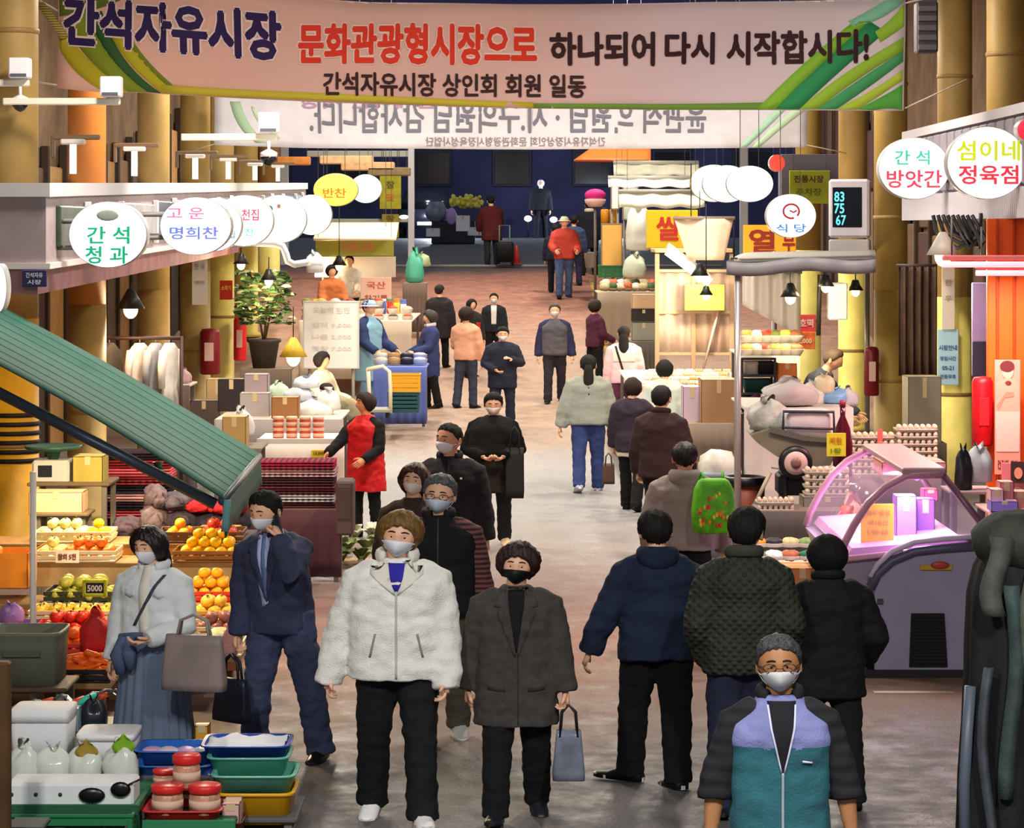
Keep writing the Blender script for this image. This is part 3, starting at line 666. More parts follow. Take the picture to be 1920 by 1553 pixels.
# black clothes, phone in both hands
p = person('person in black looking down at a phone held in both hands, tote on the shoulder', 925, 27.8, 734, vox=.017, wide=1.16, L=(10, 18, 48, -68), Rr=(10, 18, 48, -68), legL=(8, 4, 2), legR=(-8, 12, 2), head=(16, 0, 0), build=1.05)
p.body(curl=45); p.top(M('#0c0c0f', .9, bump=.3, var=.2), hem=.95, ease=.026, name='black_jumper'); p.top(M('#231b17', .9, bump=.4), hem=.60, ease=.022, sleeve=None, name='brown_apron', key='ap'); p.top(M('#0c0c0f', .9, bump=.3), hem=1.03, ease=.034, name='black_cape', key='cp', slv=.026)
p.pants(M('#1b1a22', .9, bump=.3)); p.shoes(M('#cbb58e', .6), M('#ded2b6', .6)); p.hair(HB(), 'short'); p.mask(M('#eadbd4', .7))
w = (p.wrist(-1) + p.wrist(1)) / 2; t = thing('mobile_phone', 'mobile phone with orange case between the hands of the person in black', 'phone', w + Vector((0, -.03, .02)), 0)
m_ = MB(); m_.box((0, 0, 0), (.075, .14, .012), .004); m_.build('phone_case', M('#8a4420', .3), t); m_ = MB(); m_.box((0, 0, .0065), (.066, .128, .002), .0006); m_.build('screen', M('#1a1c22', .1), t)
handbag('shoulder_tote', 'tall black tote bag hanging beside the hip of the person in black', W(965, 800, 27.6), .20, .52, .10, M('#151518', .6, var=.2, bump=.3), drop=.22, taper=.95)
# grey sweater, ponytail
p = person('person in a loose light grey sweater and jeans with long dark ponytail walking away', 1103, 33.6, 664, rot=180, vox=.017, wide=1.16, Rr=(-6, 17, 2, 12), L=(4, 12, 20, 6), legL=(8, 4, 2), legR=(-10, 14, 2), build=1.08)
p.body(eyes=False); p.top(M('#90978f', .95, var=.08, bump=.4), hem=.84, ease=.036, boxy=1.04, name='sweater'); p.pants(M('#2c3a6e', .85, var=.2, bump=.3), ease=.018); p.shoes(M('#b9bed0', .6), M('#e2e2e8', .6)); p.hair(HB(), 'tied', tail=(1.60, 1.12, .055, .10))
# plum jacket with hand bag
p = person('person in a dark plum padded jacket walking away with a brown bag', 1186, 31.4, 707, rot=160, vox=.018, wide=1.12, Rr=(4, 12, 16, 6), L=(0, 10, 30, 0), legL=(-10, 12, 2), legR=(10, 4, 2))
p.body(eyes=False); p.top(M('#2a2030', .8, var=.2, bump=.4), hem=.76, ease=.034, puff=.006, name='padded_jacket'); p.top(M('#d8cdb2', .9), hem=.70, ease=.02, sleeve=None, name='cream_hem', key='h'); p.pants(BLK()); p.shoes(BLK()); p.hair(HBR(), 'bob')
handbag('brown_bag', 'small brown handbag carried beside the plum padded jacket', W(1141, 850, 31.2), .15, .24, .08, M('#4a3424', .5), drop=.12)
p = person('person in a dark brown corduroy jacket and black trousers walking away', 1240, 27.4, 720, rot=158, vox=.017, wide=1.14, Rr=(-2, 12, 20, 4), L=(-4, 14, 12, 8), legL=(-14, 16, 2), legR=(14, 4, 2), build=1.08)
p.body(eyes=False); p.top(M('#301c1e', .85, var=.2, bump=.5), hem=.78, ease=.034, name='jacket'); p.pants(M('#151216', .9)); p.shoes(BLK()); p.hair(HB(), 'short'); p.collar(M('#301c1e', .85), r=.026)
# beige hoodie with green bag
p = person('person in a mauve-beige hoodie walking away with a bright green bag on the back', 1284, 20.9, 828, rot=176, vox=.014, wide=1.18, Rr=(-2, 14, 40, 4), L=(2, 16, 20, 6), build=1.1, legL=(6, 6, 2), legR=(-6, 10, 2), skin=M('#d99878', .55))
hm_ = M('#8f807c', .95, var=.1, bump=.4)
p.body(eyes=False); p.top(hm_, hem=.84, ease=.036, boxy=1.02, name='hoodie'); p.hood(hm_, z=1.405); p.pants(BLK()); p.shoes(BLK()); p.hair(M('#1a1012', .5, bump=.5), 'crop', off=(.008, .018))
t = thing('green_backpack', 'bright green cloth bag with orange and red flower print on the beige hoodie', 'bag', W(1338, 1000, 20.45) , R(6))
m_ = MB(); m_.loft([ring((0, 0, z), w_, dp, 20, 4) for z, w_, dp in ((0, .12, .05), (.02, .165, .075), (.18, .17, .085), (.34, .15, .07), (.40, .12, .045), (.42, .09, .03))]); m_.build('bag_body', M('#5cb018', .6, var=.3, vs=12), t)
for i in range(26):
    m_ = MB(); x, z = rnd.uniform(-.13, .13), rnd.uniform(.05, .32); m_.ball((x, -(.075 + .010 * math.sin(min(1, z / .2) * 1.57) - .02 * max(0, z - .18) / .16) * (1 - (abs(x) / .172) ** 4) ** .25, z), (.014, .006, .02), 6, 4); m_.build('printed_flower', M(('#e08a2a', '#d8432a', '#e8d23a')[i % 3], .6), t)
for q in (-1, 1):
    m_ = MB(); m_.tube([(q * .07, .0, .40), (q * .08, .06, .46), (q * .09, .14, .40), (q * .1, .16, .2), (q * .1, .07, .05)], .012, 6); m_.build('strap', M('#4d9a1e', .7), t)

# --- middle distance
def mid(label, px, d, ytop, rot, tm, pm, hr='short', hm=None, mk=None, sh=None, hem=.82, ease=.03, vox=.021, extra=None, hat=None, hlong=None, **k):
    p = person(label, px, d, ytop, rot=rot, vox=vox, **k); p.body(eyes=abs(rot) < 95 and vox < .019); p.top(tm, hem=hem, ease=ease)
    if pm: p.pants(pm)
    p.shoes(sh or BLK()); p.hair(hm or HB(), hr, tail=hlong)
    if mk: p.mask(mk)
    if extra: extra(p)
    if hat: p.hat(hat, bucket=True)
    return p
mid('person in a navy padded jacket and white mask looking down at something in one hand', 942, 41.5, 611, 0, M('#161b30', .8, var=.2, bump=.4), M('#1b2238', .9), mk=M('#dce2ea', .7), L=(6, 16, 46, -58), Rr=(16, 20, 130, 58), head=(14, 4, 0), build=1.12, wide=1.2, hem=.66, vox=.018)
mid('person in a peach knit jacket seen from behind beside the navy jacket', 874, 44.2, 576, 150, M('#d9a083', .9, bump=.3), M('#31384a', .9), hr='perm', hm=HBR(), Rr=(10, 12, 60, -10))
mid('person with black hair, dark coat and red shoulder bag behind the peach jacket', 884, 47.5, 560, 40, M('#2a2629', .9), BLK(), hr='bob', extra=lambda p: p.patch('red_bag', M('#c5302a', .6), [(.02, 1.2), (.14, 1.2), (.14, 1.0), (.02, 1.0)], off=.02, thick=.03))
mid('person in a long navy coat standing at the blue table', 806, 44.2, 582, -70, M('#2c3768', .85, var=.15), BLK(), hem=.55, Rr=(20, 10, 70, 0), L=(20, 10, 60, 0), hr='perm', hm=M('#3a3230', .6), extra=lambda p: p.collar(M('#c9c8cc', .9), r=.04, hgt=.04))
mid('person in a bulky black padded coat standing at the stall behind the navy coat', 824, 48.5, 533, 160, M('#26222a', .8, bump=.4), BLK(), hem=.6, ease=.045, build=1.1, hm=HBR())
mid('person in a dark open jacket over a white shirt, facing us behind peach jacket', 926, 48.5, 549, 0, M('#1d2228', .9), BLK(), mk=MW(), extra=lambda p: p.patch('white_shirt', M('#dfe0e4', .8), [(-.06, 1.46), (.06, 1.46), (.05, 1.0), (-.05, 1.0)]))
def _vest(p): p.top(M('#55545c', .8, var=.15, bump=.4), hem=.82, ease=.042, sleeve=None, name='grey_vest', key='v')
mid('person in a grey vest over navy sleeves walking alone in the middle of the alley', 1040, 45.0, 569, 0, M('#2a2c4c', .9), M('#2a2630', .9), hm=M('#4a4240', .6), mk=M('#eceaea', .7), extra=_vest, legL=(8, 4, 2), legR=(-8, 12, 2), L=(0, 12, 8, 8), Rr=(0, 14, 8, 10), build=1.05)
mid('person in a plum purple jacket and black trousers turned towards the right counter', 1116, 46.3, 563, 120, M('#4e2038', .85), BLK(), hm=HBR(), Rr=(10, 14, 60, 0), L=(10, 10, 60, 0), hr='perm')
mid('person with long dark hair in a white and pink top, black bag strap', 1170, 40.3, 610, 176, M('#e9c3cc', .9), M('#5a2a44', .9), hlong=(1.60, 1.20, .07, .09), hr='tied', extra=lambda p: (p.patch('white_yoke', M('#e6dfd6', .9), [(-.16, 1.44), (.16, 1.44), (.15, 1.15), (-.15, 1.15)], front=False), p.patch('bag_strap', M('#18161a', .7), [(.10, 1.40), (.13, 1.40), (.02, 1.0), (-.01, 1.0)], front=False, off=.012)))
mid('person with black hair in a pale mint jacket walking away beside the plum padded jacket', 1246, 34.5, 674, 170, M('#c9d6cc', .9), M('#2c3450', .9), hr='bob', hm=HB(), legL=(-8, 10, 2), legR=(8, 4, 2))
mid('person in an olive-beige coat bending over the left stall', 672, 35.0, 690, -68, M('#8f876c', .9, var=.12, bump=.3), M('#22222a', .9), lean=52, head=(-24, 0, 0), L=(70, 4, 60, 0), Rr=(66, 4, 50, 0), hem=.66, hm=HBR(), zoff=0, legL=(-8, 2, 3), legR=(-10, 2, 3))
mid('person with short black hair in a cream cardigan minding the left stall', 604, 36.6, 660, 60, M('#c8bfa4', .9), M('#1e1e24', .9), hm=HB(), hr='perm', L=(20, 10, 60, 0), Rr=(20, 10, 70, 0))
def _apron(p): p.top(M('#86b4cc', .8), hem=.5, ease=.04, sleeve=None, name='apron', key='a')
mid('person in a pale blue apron and sun hat serving behind the white menu board', 692, 43.2, 560, 50, M('#26355e', .9), M('#6f9ab8', .9), extra=_apron, hat=M('#aebfe0', .8), L=(20, 10, 60, 0), Rr=(20, 10, 60, 0))
mid('person in a red padded jacket, blue jeans and white knit hat', 1058, 57.3, 404, 8, M('#c34638', .8, bump=.3), M('#46587f', .9, var=.2), hat=M('#d9d8c4', .9), Rr=(16, 14, 70, -20), L=(16, 14, 70, -20), legL=(8, 4, 2), legR=(-8, 10, 2), ease=.036)
mid('person in dark navy clothes walking just left of the red padded jacket', 1041, 58.2, 420, 170, M('#1c2236', .9), M('#191d2c', .9), legL=(-8, 10, 2), legR=(8, 4, 2))
mid('person in a blue hooded coat close behind the red padded jacket', 1076, 59.5, 404, 175, M('#35496a', .9), M('#262c44', .9))
mid('person in a black coat with a white fur collar facing the far right stall', 1105, 61.5, 374, 170, M('#161a26', .9), BLK(), hem=.6, extra=lambda p: p.collar(M('#d6cfb8', .95, bump=.5), r=.04, hgt=.045))
mid('person in a dark red coat bending to a trolley at the alley end', 922, 63.8, 366, 195, M('#521a1e', .9, var=.2), M('#22242a', .9), hem=.62, L=(24, 10, 30, 0), Rr=(24, 10, 30, 0), lean=8, hm=HB(), ease=.05, build=1.1)
mid('person in black with white hair crossing the dark street', 1014, 90.0, 337, 0, M('#16171f', .9), M('#14151d', .9), hm=M('#d4d8e2', .7), mk=M('#d4d8e2', .7), ease=.05)
mid('person in a slate jacket and jeans stooping over the right stall', 1508, 33.6, 640, 70, M('#434a58', .9, var=.15), M('#38507a', .9), lean=30, head=(-6, 0, 0), L=(30, 6, 46, 0), Rr=(30, 6, 50, 0), hm=M('#5a4a3a', .6))
mid('person with a ruddy face in an orange apron behind the far left counter', 622, 50.5, 497, 20, M('#c0713e', .9), BLK(), L=(20, 10, 60, 0), Rr=(20, 10, 60, 0), hr='perm')
mid('person with tied black hair in a white smock behind the far left counter', 655, 52.0, 478, -10, M('#dcd8cc', .9), BLK(), L=(20, 10, 60, 0), Rr=(20, 10, 60, 0), hr='tied')
mid('person in a grey-beige coat bending over goods at the far right stall', 1138, 53.5, 534, 80, M('#a39a86', .9), M('#302c30', .9), lean=50, L=(60, 6, 50, 0), Rr=(60, 6, 50, 0), hm=HB(), hem=.7)
mid('person in a cream padded jacket with a black beret beside the far right counter', 1172, 52.0, 530, 100, M('#b7a58a', .9), M('#2a262a', .9), hat=M('#1d1a1c', .9), L=(30, 10, 60, 0), Rr=(30, 10, 60, 0))
# ---------------------------------------------------------------- setting
def floor_mat():
    m = bpy.data.materials.new('floor_paving'); m.use_nodes = True; nt = m.node_tree; N = nt.nodes; L = nt.links; b = N['Principled BSDF']
    tc = N.new('ShaderNodeTexCoord'); sx = N.new('ShaderNodeSeparateXYZ'); L.new(tc.outputs['Object'], sx.inputs[0])
    n1 = N.new('ShaderNodeTexNoise'); n1.inputs['Scale'].default_value = .55; n1.inputs['Detail'].default_value = 5; L.new(tc.outputs['Object'], n1.inputs['Vector'])
    ma = N.new('ShaderNodeMath'); ma.operation = 'MULTIPLY_ADD'; ma.inputs[1].default_value = 4.2; L.new(n1.outputs['Fac'], ma.inputs[0]); L.new(sx.outputs['Y'], ma.inputs[2])
    mr = N.new('ShaderNodeMapRange'); mr.inputs[1].default_value = 2.1; mr.inputs[2].default_value = 102.1; L.new(ma.outputs[0], mr.inputs[0])
    cr = N.new('ShaderNodeValToRGB'); e = cr.color_ramp.elements
    stops = [(0, '#4f4e51'), (.164, '#565455'), (.182, '#6f5b50'), (.205, '#7a5642'), (.23, '#74524a'), (.26, '#766762'), (.285, '#7d7571'), (.31, '#85878a'), (.37, '#8b8c8d'),
             (.40, '#947f70'), (.45, '#a38a76'), (.50, '#a88a78'), (.56, '#a87a68'), (.615, '#a06c5a'), (.632, '#46464d'), (1, '#3c3d46')]
    e[0].position = 0; e[0].color = hexc(stops[0][1]); e[1].position = 1; e[1].color = hexc(stops[-1][1])
    for p_, c_ in stops[1:-1]: q = e.new(p_); q.color = hexc(c_)
    L.new(mr.outputs[0], cr.inputs[0])
    n2 = N.new('ShaderNodeTexNoise'); n2.inputs['Scale'].default_value = 3.2; n2.inputs['Detail'].default_value = 8; n2.inputs['Roughness'].default_value = .7; L.new(tc.outputs['Object'], n2.inputs['Vector'])
    n3 = N.new('ShaderNodeTexNoise'); n3.inputs['Scale'].default_value = 42; n3.inputs['Detail'].default_value = 3; L.new(tc.outputs['Object'], n3.inputs['Vector'])
    a2 = N.new('ShaderNodeMath'); a2.operation = 'MULTIPLY'; L.new(n2.outputs['Fac'], a2.inputs[0]); L.new(n3.outputs['Fac'], a2.inputs[1])
    r2 = N.new('ShaderNodeMapRange'); r2.inputs[1].default_value = .12; r2.inputs[2].default_value = .38; r2.inputs[3].default_value = .62; r2.inputs[4].default_value = 1.25; L.new(a2.outputs[0], r2.inputs[0])
    mx = N.new('ShaderNodeMix'); mx.data_type = 'RGBA'; mx.blend_type = 'MULTIPLY'; mx.inputs['Factor'].default_value = 1; L.new(cr.outputs[0], mx.inputs['A']); L.new(r2.outputs[0], mx.inputs['B'])
    L.new(mx.outputs['Result'], b.inputs['Base Color'])
    rr = N.new('ShaderNodeMapRange'); rr.inputs[1].default_value = .35; rr.inputs[2].default_value = .65; rr.inputs[3].default_value = .45; rr.inputs[4].default_value = .85; L.new(n2.outputs['Fac'], rr.inputs[0]); L.new(rr.outputs[0], b.inputs['Roughness'])
    bn = N.new('ShaderNodeBump'); bn.inputs['Strength'].default_value = .5; bn.inputs['Distance'].default_value = .01; L.new(n3.outputs['Fac'], bn.inputs['Height']); L.new(bn.outputs[0], b.inputs['Normal'])
    return m
mb = MB(); mb.grid(lambda u, v: Vector((-14 + 28 * u, 2 + 104 * v, gz(2 + 104 * v))), 2, 104); tag(mb.build('floor', floor_mat()), 'alley floor of grey asphalt and worn red-brown paving rising to the street', kind='structure')
def strip(name, label, x0, x1, d0, d1, mat, th=.006):
    mb = MB(); mb.slab(lambda u, v: Vector((x0 + (x1 - x0) * u, d0 + (d1 - d0) * v, gz(d0 + (d1 - d0) * v) + th)), 2, 6, (0, 0, -th * .9)); return tag(mb.build(name, mat), label, kind='structure')
strip('trim_1', 'pale painted line on the floor by the butcher case', X(1640, 19), X(1790, 19), 19.0, 19.08, M('#b9a592', .8))
strip('trim_2', 'worn yellow line along the right counters', 1.75, 1.86, 38, 61, M('#c9a862', .8, var=.3))
strip('trim_3', 'kerb edge where the alley meets the dark street', -5, 5, 63.4, 63.7, M('#8c8a86', .8), .05)
# side walls with shop fronts, arcade roof, dark street wall
def side_wall(name, x, sgn, cols, label):
    mb = MB(); mb.prism([(3, -.5), (64.5, -.5), (64.5, 11.5), (3, 11.5)], x, x + sgn * .25, plane='yz'); w = tag(mb.build(name, M('#6b5239', .85, var=.25, vs=2)), label, kind='structure')
    y = 15.0; i = 0
    while y < 63:
        wd_ = 1.15 + .5 * ((i * 37) % 5) / 5; z0 = gz(y); c = cols[i % len(cols)]
        mb = MB(); mb.box((x - sgn * .05, y + wd_ / 2, z0 + 1.45), (.10, wd_ - .08, 2.9), .02); mb.build('shutter_panel', M(c, .7, var=.12, vs=3), w)
        mb = MB(); mb.box((x - sgn * .04, y + wd_ / 2, z0 + 3.55), (.08, wd_ - .06, 1.15), .02); mb.build('fascia_board', M(cols[(i * 3 + 1) % len(cols)], .7, var=.12), w)
        mb = MB(); mb.box((x - sgn * .09, y, z0 + 2.2), (.14, .09, 4.4), .02); mb.build('jamb_post', M('#3a2c22', .7), w)
        y += wd_; i += 1
    return w
side_wall('wall_left', -6.7, -1, ['#4a3423', '#8d6b3e', '#3a2b22', '#a07a45', '#6b4d30', '#b58a50', '#2f2622'], 'left shop fronts with brown and ochre shutters')
side_wall('wall_right', 7.1, 1, ['#4b3a2a', '#5a4630', '#3c3028', '#75603f', '#4a2c28', '#68543a'], 'right shop fronts with dark brown shutters')
mb = MB(); mb.slab(lambda u, v: Vector((-7.3 + 14.8 * u, 12 + 52 * v, 7.3 + gz(12 + 52 * v) + .8 * math.sin(u * math.pi))), 12, 30, (0, 0, .12)); ce = tag(mb.build('ceiling', M('#4f463c', .8, var=.2)), 'curved arcade roof of dark sheet metal', kind='structure')
for d in range(15, 64, 6):
    mb = MB(); mb.tube([Vector((-7.2 + 14.6 * i / 12, d, 7.22 + gz(d) + .8 * math.sin(i / 12 * math.pi))) for i in range(13)], .07, 8); mb.build('roof_rib', M('#7b6a50', .6), ce)
for i, (x, d) in enumerate(ROOF_AND_FILL_LAMPS):
    t = thing('roof_or_fill_lamp', 'long white lamp overhead, one of two rows, the nearest pair added for front light', 'lamp', (x, d, 6.86 + gz(d)), 0, 'lamps under the arcade roof')
    mb = MB(); mb.box((0, 0, .05), (.42, 1.6, .07), .02); mb.build('lamp_housing', M('#d8d8d8', .5), t)
    mb = MB(); mb.box((0, 0, .008), (.34, 1.5, .016), .004); mb.build('diffuser', glow('#fff0d8', 2.0), t)
    mb = MB(); mb.tube([(0, .5, .08), (0, .5, .5 + .6 * math.sin((x + 7.3) / 14.8 * math.pi))], .012, 6); mb.build('hanger', M('#555555', .5), t)
mb = MB(); mb.prism([(-16, -1), (16, -1), (16, 14), (-16, 14)], 100, 100.4); wb = tag(mb.build('wall_back', M('#34365a', .8, var=.25, vs=.5)), 'dark building across the night street', kind='structure')
for i in range(9):
    for j in range(2):
        mb = MB(); mb.box((-12 + i * 3, 99.95, 5.6 + j * 3), (1.5, .12, 1.4), .03); f = mb.build('window_frame', M('#2a2c3a', .6), wb); mb = MB(); mb.box((-12 + i * 3, 99.88, 5.6 + j * 3), (1.3, .04, 1.2), .01); mb.build('pane', M('#12141f', .15), f)
for q, x in ((0, -5.5), (1, 5.6)):
    mb = MB(); mb.box((x, 64.4, 3.6), (.0 + .2, .2, 9), .02)
    tag(mb.build('trim_%d' % (4 + q), M('#b9bcc0', .5)), 'pale steel end post of the arcade, ' + ('left' if q == 0 else 'right') + ' side', kind='structure')
# columns
for i, (px, w, d, lab) in enumerate([(22, 92, 25.8, 'nearest left arcade column, yellow below with hazard stripes'), (163, 66, 30.5, 'orange-brown left arcade column, second from the front'), (288, 56, 36, 'third left arcade column behind the fan'),
        (366, 52, 41, 'fourth left arcade column with a dark red extinguisher cover'), (414, 46, 46.5, 'fifth left arcade column with a red notice'), (462, 40, 52, 'sixth left arcade column, pale yellow'), (505, 36, 57.5, 'farthest left arcade column'),
        (1890, 74, 29.2, 'nearest right arcade column at the orange partition'), (1790, 60, 33.6, 'pale yellow right column with a blue notice'), (1670, 58, 36, 'tan right arcade column with a rounded foot'), (1598, 48, 41, 'fourth right arcade column behind the clock box'), (1515, 44, 46, 'fifth right arcade column lit by stall lamps')]):
    r = w / 2 * d / F; z0 = gz(d); zt = 7.4 + z0
    t = thing('arcade_column', lab, 'column', (X(px, d), d, z0)); t['kind'] = 'structure'
    up = '#b5722f' if px == 163 else ('#94793c' if i % 2 else '#9c814a')
    mb = MB(); mb.lathe([(r, 2.45), (r, zt - z0)], n=28, sx=1.08); mb.build('shaft', M(up, .55, var=.12, vs=2), t)
    mb = MB(); mb.lathe([(r * 1.25, 0), (r * 1.25, .06), (r * 1.02, .1), (r * 1.015, 2.45)], n=28, sx=1.08); mb.build('painted_foot', M('#d9a325' if px == 22 else ('#cfc46a' if px in (1790, 414, 462, 505, 1598, 1515) else '#9a8248'), .5, var=.12, vs=3), t)
    for zz in (1.2, 3.4, 5.2):
        mb = MB(); mb.lathe([(r * 1.02, zz), (r * 1.05, zz + .01), (r * 1.05, zz + .04), (r * 1.02, zz + .05)], n=28, sx=1.08); mb.build('band', M('#8a6c3c', .5), t)
    if px == 22:
        for k in range(6):
            mb = MB(); zz = 1.06 + k * .088; mb.lathe([(r * 1.045, zz), (r * 1.05, zz), (r * 1.05, zz + .044), (r * 1.045, zz + .044)], n=28, sx=1.08); mb.build('hazard_stripe', M('#15120e', .6), t)
# ---------------------------------------------------------------- generic goods
def T_(name, label, cat, px, y, d, rot=0, group=None): return thing(name, label, cat, W(px, y, d), rot, group)
def PX(n, d): return n * d / F            # pixels to metres at depth d
def bag(label, px, y, d, wpx, hpx, mat, group=None, name='plastic_bag', tie=None, squash=.75):
    t = T_(name, label, 'bag', px, y, d, rnd.uniform(-.3, .3), group); w, h = PX(wpx, d) / 2, PX(hpx, d); mb = MB(); sd = rnd.random() * 9
    prof = [(.6, 0), (.94, .04), (1, .2), (1, .38), (.97, .55), (.84, .7), (.55, .81), (.26, .88), (.15, .91), (.24, .96), (.38, 1)]; NZ = lambda a, z, o: 1 + .20 * noise.noise(Vector((math.cos(a) * 2 + sd + o, math.sin(a) * 2 + o, z * 3))) + .10 * noise.noise(Vector((math.cos(a) * 5 + sd + o, math.sin(a) * 5, z * 7 + o)))
    mb.loft([[Vector((k * w * NZ(a, z, 0) * math.cos(a), k * w * squash * NZ(a, z, 5) * math.sin(a), z * h * (1 + (.12 * math.sin(a * 2 + sd) if z > .6 else 0)))) for a in [2 * math.pi * j / 28 for j in range(28)]] for k, z in prof])
    mb.build('bag_body', mat, t); mb = MB(); mb.lathe([(.17 * w, .87 * h), (.2 * w, .885 * h), (.2 * w, .905 * h), (.17 * w, .92 * h)], n=10); mb.build('knot', tie or mat, t); return t
def carton(label, px, y, d, wpx, hpx, dep, mat, group=None, rot=0, name='cardboard_box', flaps=True, open_=False, cat='box', tape=None):
    t = T_(name, label, cat, px, y, d, rot, group); w, h = PX(wpx, d), PX(hpx, d); th = .008; mb = MB()
    mb.box((0, 0, th / 2), (w, dep, th), .002)
    for a, b, sx_, sy_ in ((-w / 2 + th / 2, 0, th, dep), (w / 2 - th / 2, 0, th, dep), (0, -dep / 2 + th / 2, w, th), (0, dep / 2 - th / 2, w, th)): mb.box((a, b, h / 2), (sx_, sy_, h), .002)
    if not open_: mb.box((0, 0, h - th / 2), (w, dep, th), .002)
    mb.build('box_body', mat, t)
    if open_ and flaps:
        for q in (-1, 1):
            mb = MB(); mb.slab(lambda u, v: Vector((q * (w / 2 + .0 + v * w * .28), -dep / 2 + u * dep, h + v * w * .16)), 1, 1, (0, 0, -.006), False); mb.build('flap', mat, t)
    if not open_:
        mb = MB(); mb.box((0, 0, h + .001), (w * .98, .05, .003), .001); mb.box((0, -dep / 2 - .001, h * .84), (.05, .003, h * .3), .001); mb.build('tape', tape or M('#c9b48a', .4), t)
    return t
def crate(label, px, y, d, wpx, hpx, dep, mat, group=None, rot=0, name='plastic_crate'):
    t = T_(name, label, 'crate', px, y, d, rot, group); w, h = PX(wpx, d), PX(hpx, d); mb = MB(); mb.box((0, 0, .008), (w, dep, .016), .003); mb.build('base', mat, t)
    n = max(2, int(h / .055))
    for sx_ in (-1, 1):
        for sy_ in (-1, 1): mb = MB(); mb.box((sx_ * (w / 2 - .012), sy_ * (dep / 2 - .012), h / 2), (.026, .026, h), .004); mb.build('corner_post', mat, t)
    for k in range(n):
        z = h * (k + .5) / n; hh = h / n * .72; mb = MB()
        for q in (-1, 1): mb.box((0, q * (dep / 2 - .006), z), (w - .03, .010, hh), .002); mb.box((q * (w / 2 - .006), 0, z), (.010, dep - .03, hh), .002)
        mb.build('slat', mat, t)
    mb = MB()
    for q in (-1, 1): mb.box((0, q * (dep / 2), h - .008), (w + .012, .018, .018), .003); mb.box((q * (w / 2), 0, h - .008), (.018, dep + .012, .018), .003)
    mb.build('rim', mat, t); return t
def tray(label, px, y, d, wpx, hpx, dep, mat, group=None, rot=0, name='plastic_tray', cat='tray'):
    t = T_(name, label, cat, px, y, d, rot, group); w, h = PX(wpx, d), PX(hpx, d); mb = MB()
    R4 = lambda k, z, o=0: ring((0, 0, z), w / 2 * k + o, dep / 2 * k + o, 24, 7)
    mb.loft([R4(.88, 0), R4(.97, h * .9), R4(1.0, h * .92), R4(1.0, h), R4(.94, h), R4(.86, .012)], True); mb.build('tray_body', mat, t)
    mb = MB(); mb.loft([R4(1.0, h * .93), R4(1.03, h * .95), R4(1.03, h * 1.0), R4(1.0, h * 1.02)]); mb2 = MB(); mb2.loft([R4(1.0, h * .9), R4(1.04, h * .92), R4(1.04, h), R4(1.0, h * 1.01)], cap=False); mb2.build('rim', mat, t)
    return t
def jar(label, px, y, d, wpx, hpx, mat, lid, group=None, name='jar', sx=1):
    t = T_(name, label, 'jar', px, y, d, 0, group); r, h = PX(wpx, d) / 2, PX(hpx, d); mb = MB(); mb.lathe([(r * .85, 0), (r * .95, h * .05), (r * .95, h * .62), (r * .80, h * .74)], n=20); mb.build('jar_body', mat, t)
    mb = MB(); mb.lathe([(r * .9, h * .72), (r, h * .75), (r, h * .95), (r * .9, h)], n=20); o = mb.build('lid', lid, t)
    mb = MB(); mb.lathe([(r * .96, h * .2), (r * .965, h * .2), (r * .965, h * .5), (r * .96, h * .5)], n=20); mb.build('paper_band', M('#cfae96', .7), t); return t
def blanket(label, px, y, d, wpx, hpx, dep, mat, group=None, rot=0, name='folded_blanket'):
    t = T_(name, label, 'blanket', px, y, d, rot, group); w, h = PX(wpx, d), PX(hpx, d); n = 3
    mb = MB()
    for k in range(n):
        z = h * (k + .5) / n; r = h / n * .52; sh = rnd.uniform(-.015, .015)
        mb.loft([[Vector((x, sh + (dep / 2) * math.copysign(abs(math.cos(a)) ** .35, math.cos(a)), z + r * math.sin(a) * (1 + .1 * math.sin(x * 20)))) for a in [2 * math.pi * j / 14 for j in range(14)]] for x in [-w / 2 + w * i / 6 for i in range(7)]])
    mb.build('folds', mat, t); return t
def table(label, px0, px1, ytop, d0, dep, top, skirt=None, name='market_table', legm=None, th=.03, edge=None):
    d = d0 + dep / 2; x0, x1 = X(px0, d0), X(px1, d0); z = Z(ytop, d0); g = gz(d)
    t = thing(name, label, 'table', ((x0 + x1) / 2, d, g)); w = x1 - x0; h = z - g
    mb = MB(); mb.box((0, 0, h - th / 2), (w, dep, th), .008); mb.build('table_top', top, t)
    for q in (-1, 1):
        for s_ in (-1, 1): mb = MB(); mb.box((q * (w / 2 - .05), s_ * (dep / 2 - .05), (h - th) / 2), (.045, .045, h - th), .004); mb.build('leg', legm or M('#6e6a64', .5), t)
    if skirt:
        mb = MB(); mb.slab(lambda u, v: Vector((-w / 2 + w * u, -dep / 2 - .012 - .012 * math.sin(u * 40) * v, (h - .005) * (1 - v) + .05 * v)), 48, 4, (0, .006, 0)); mb.build('cloth_skirt', skirt, t)
    if edge: mb = MB(); mb.box((0, -dep / 2 - .008, h - .02), (w + .01, .014, .06), .004); mb.build('edge_strip', edge, t)
    return t
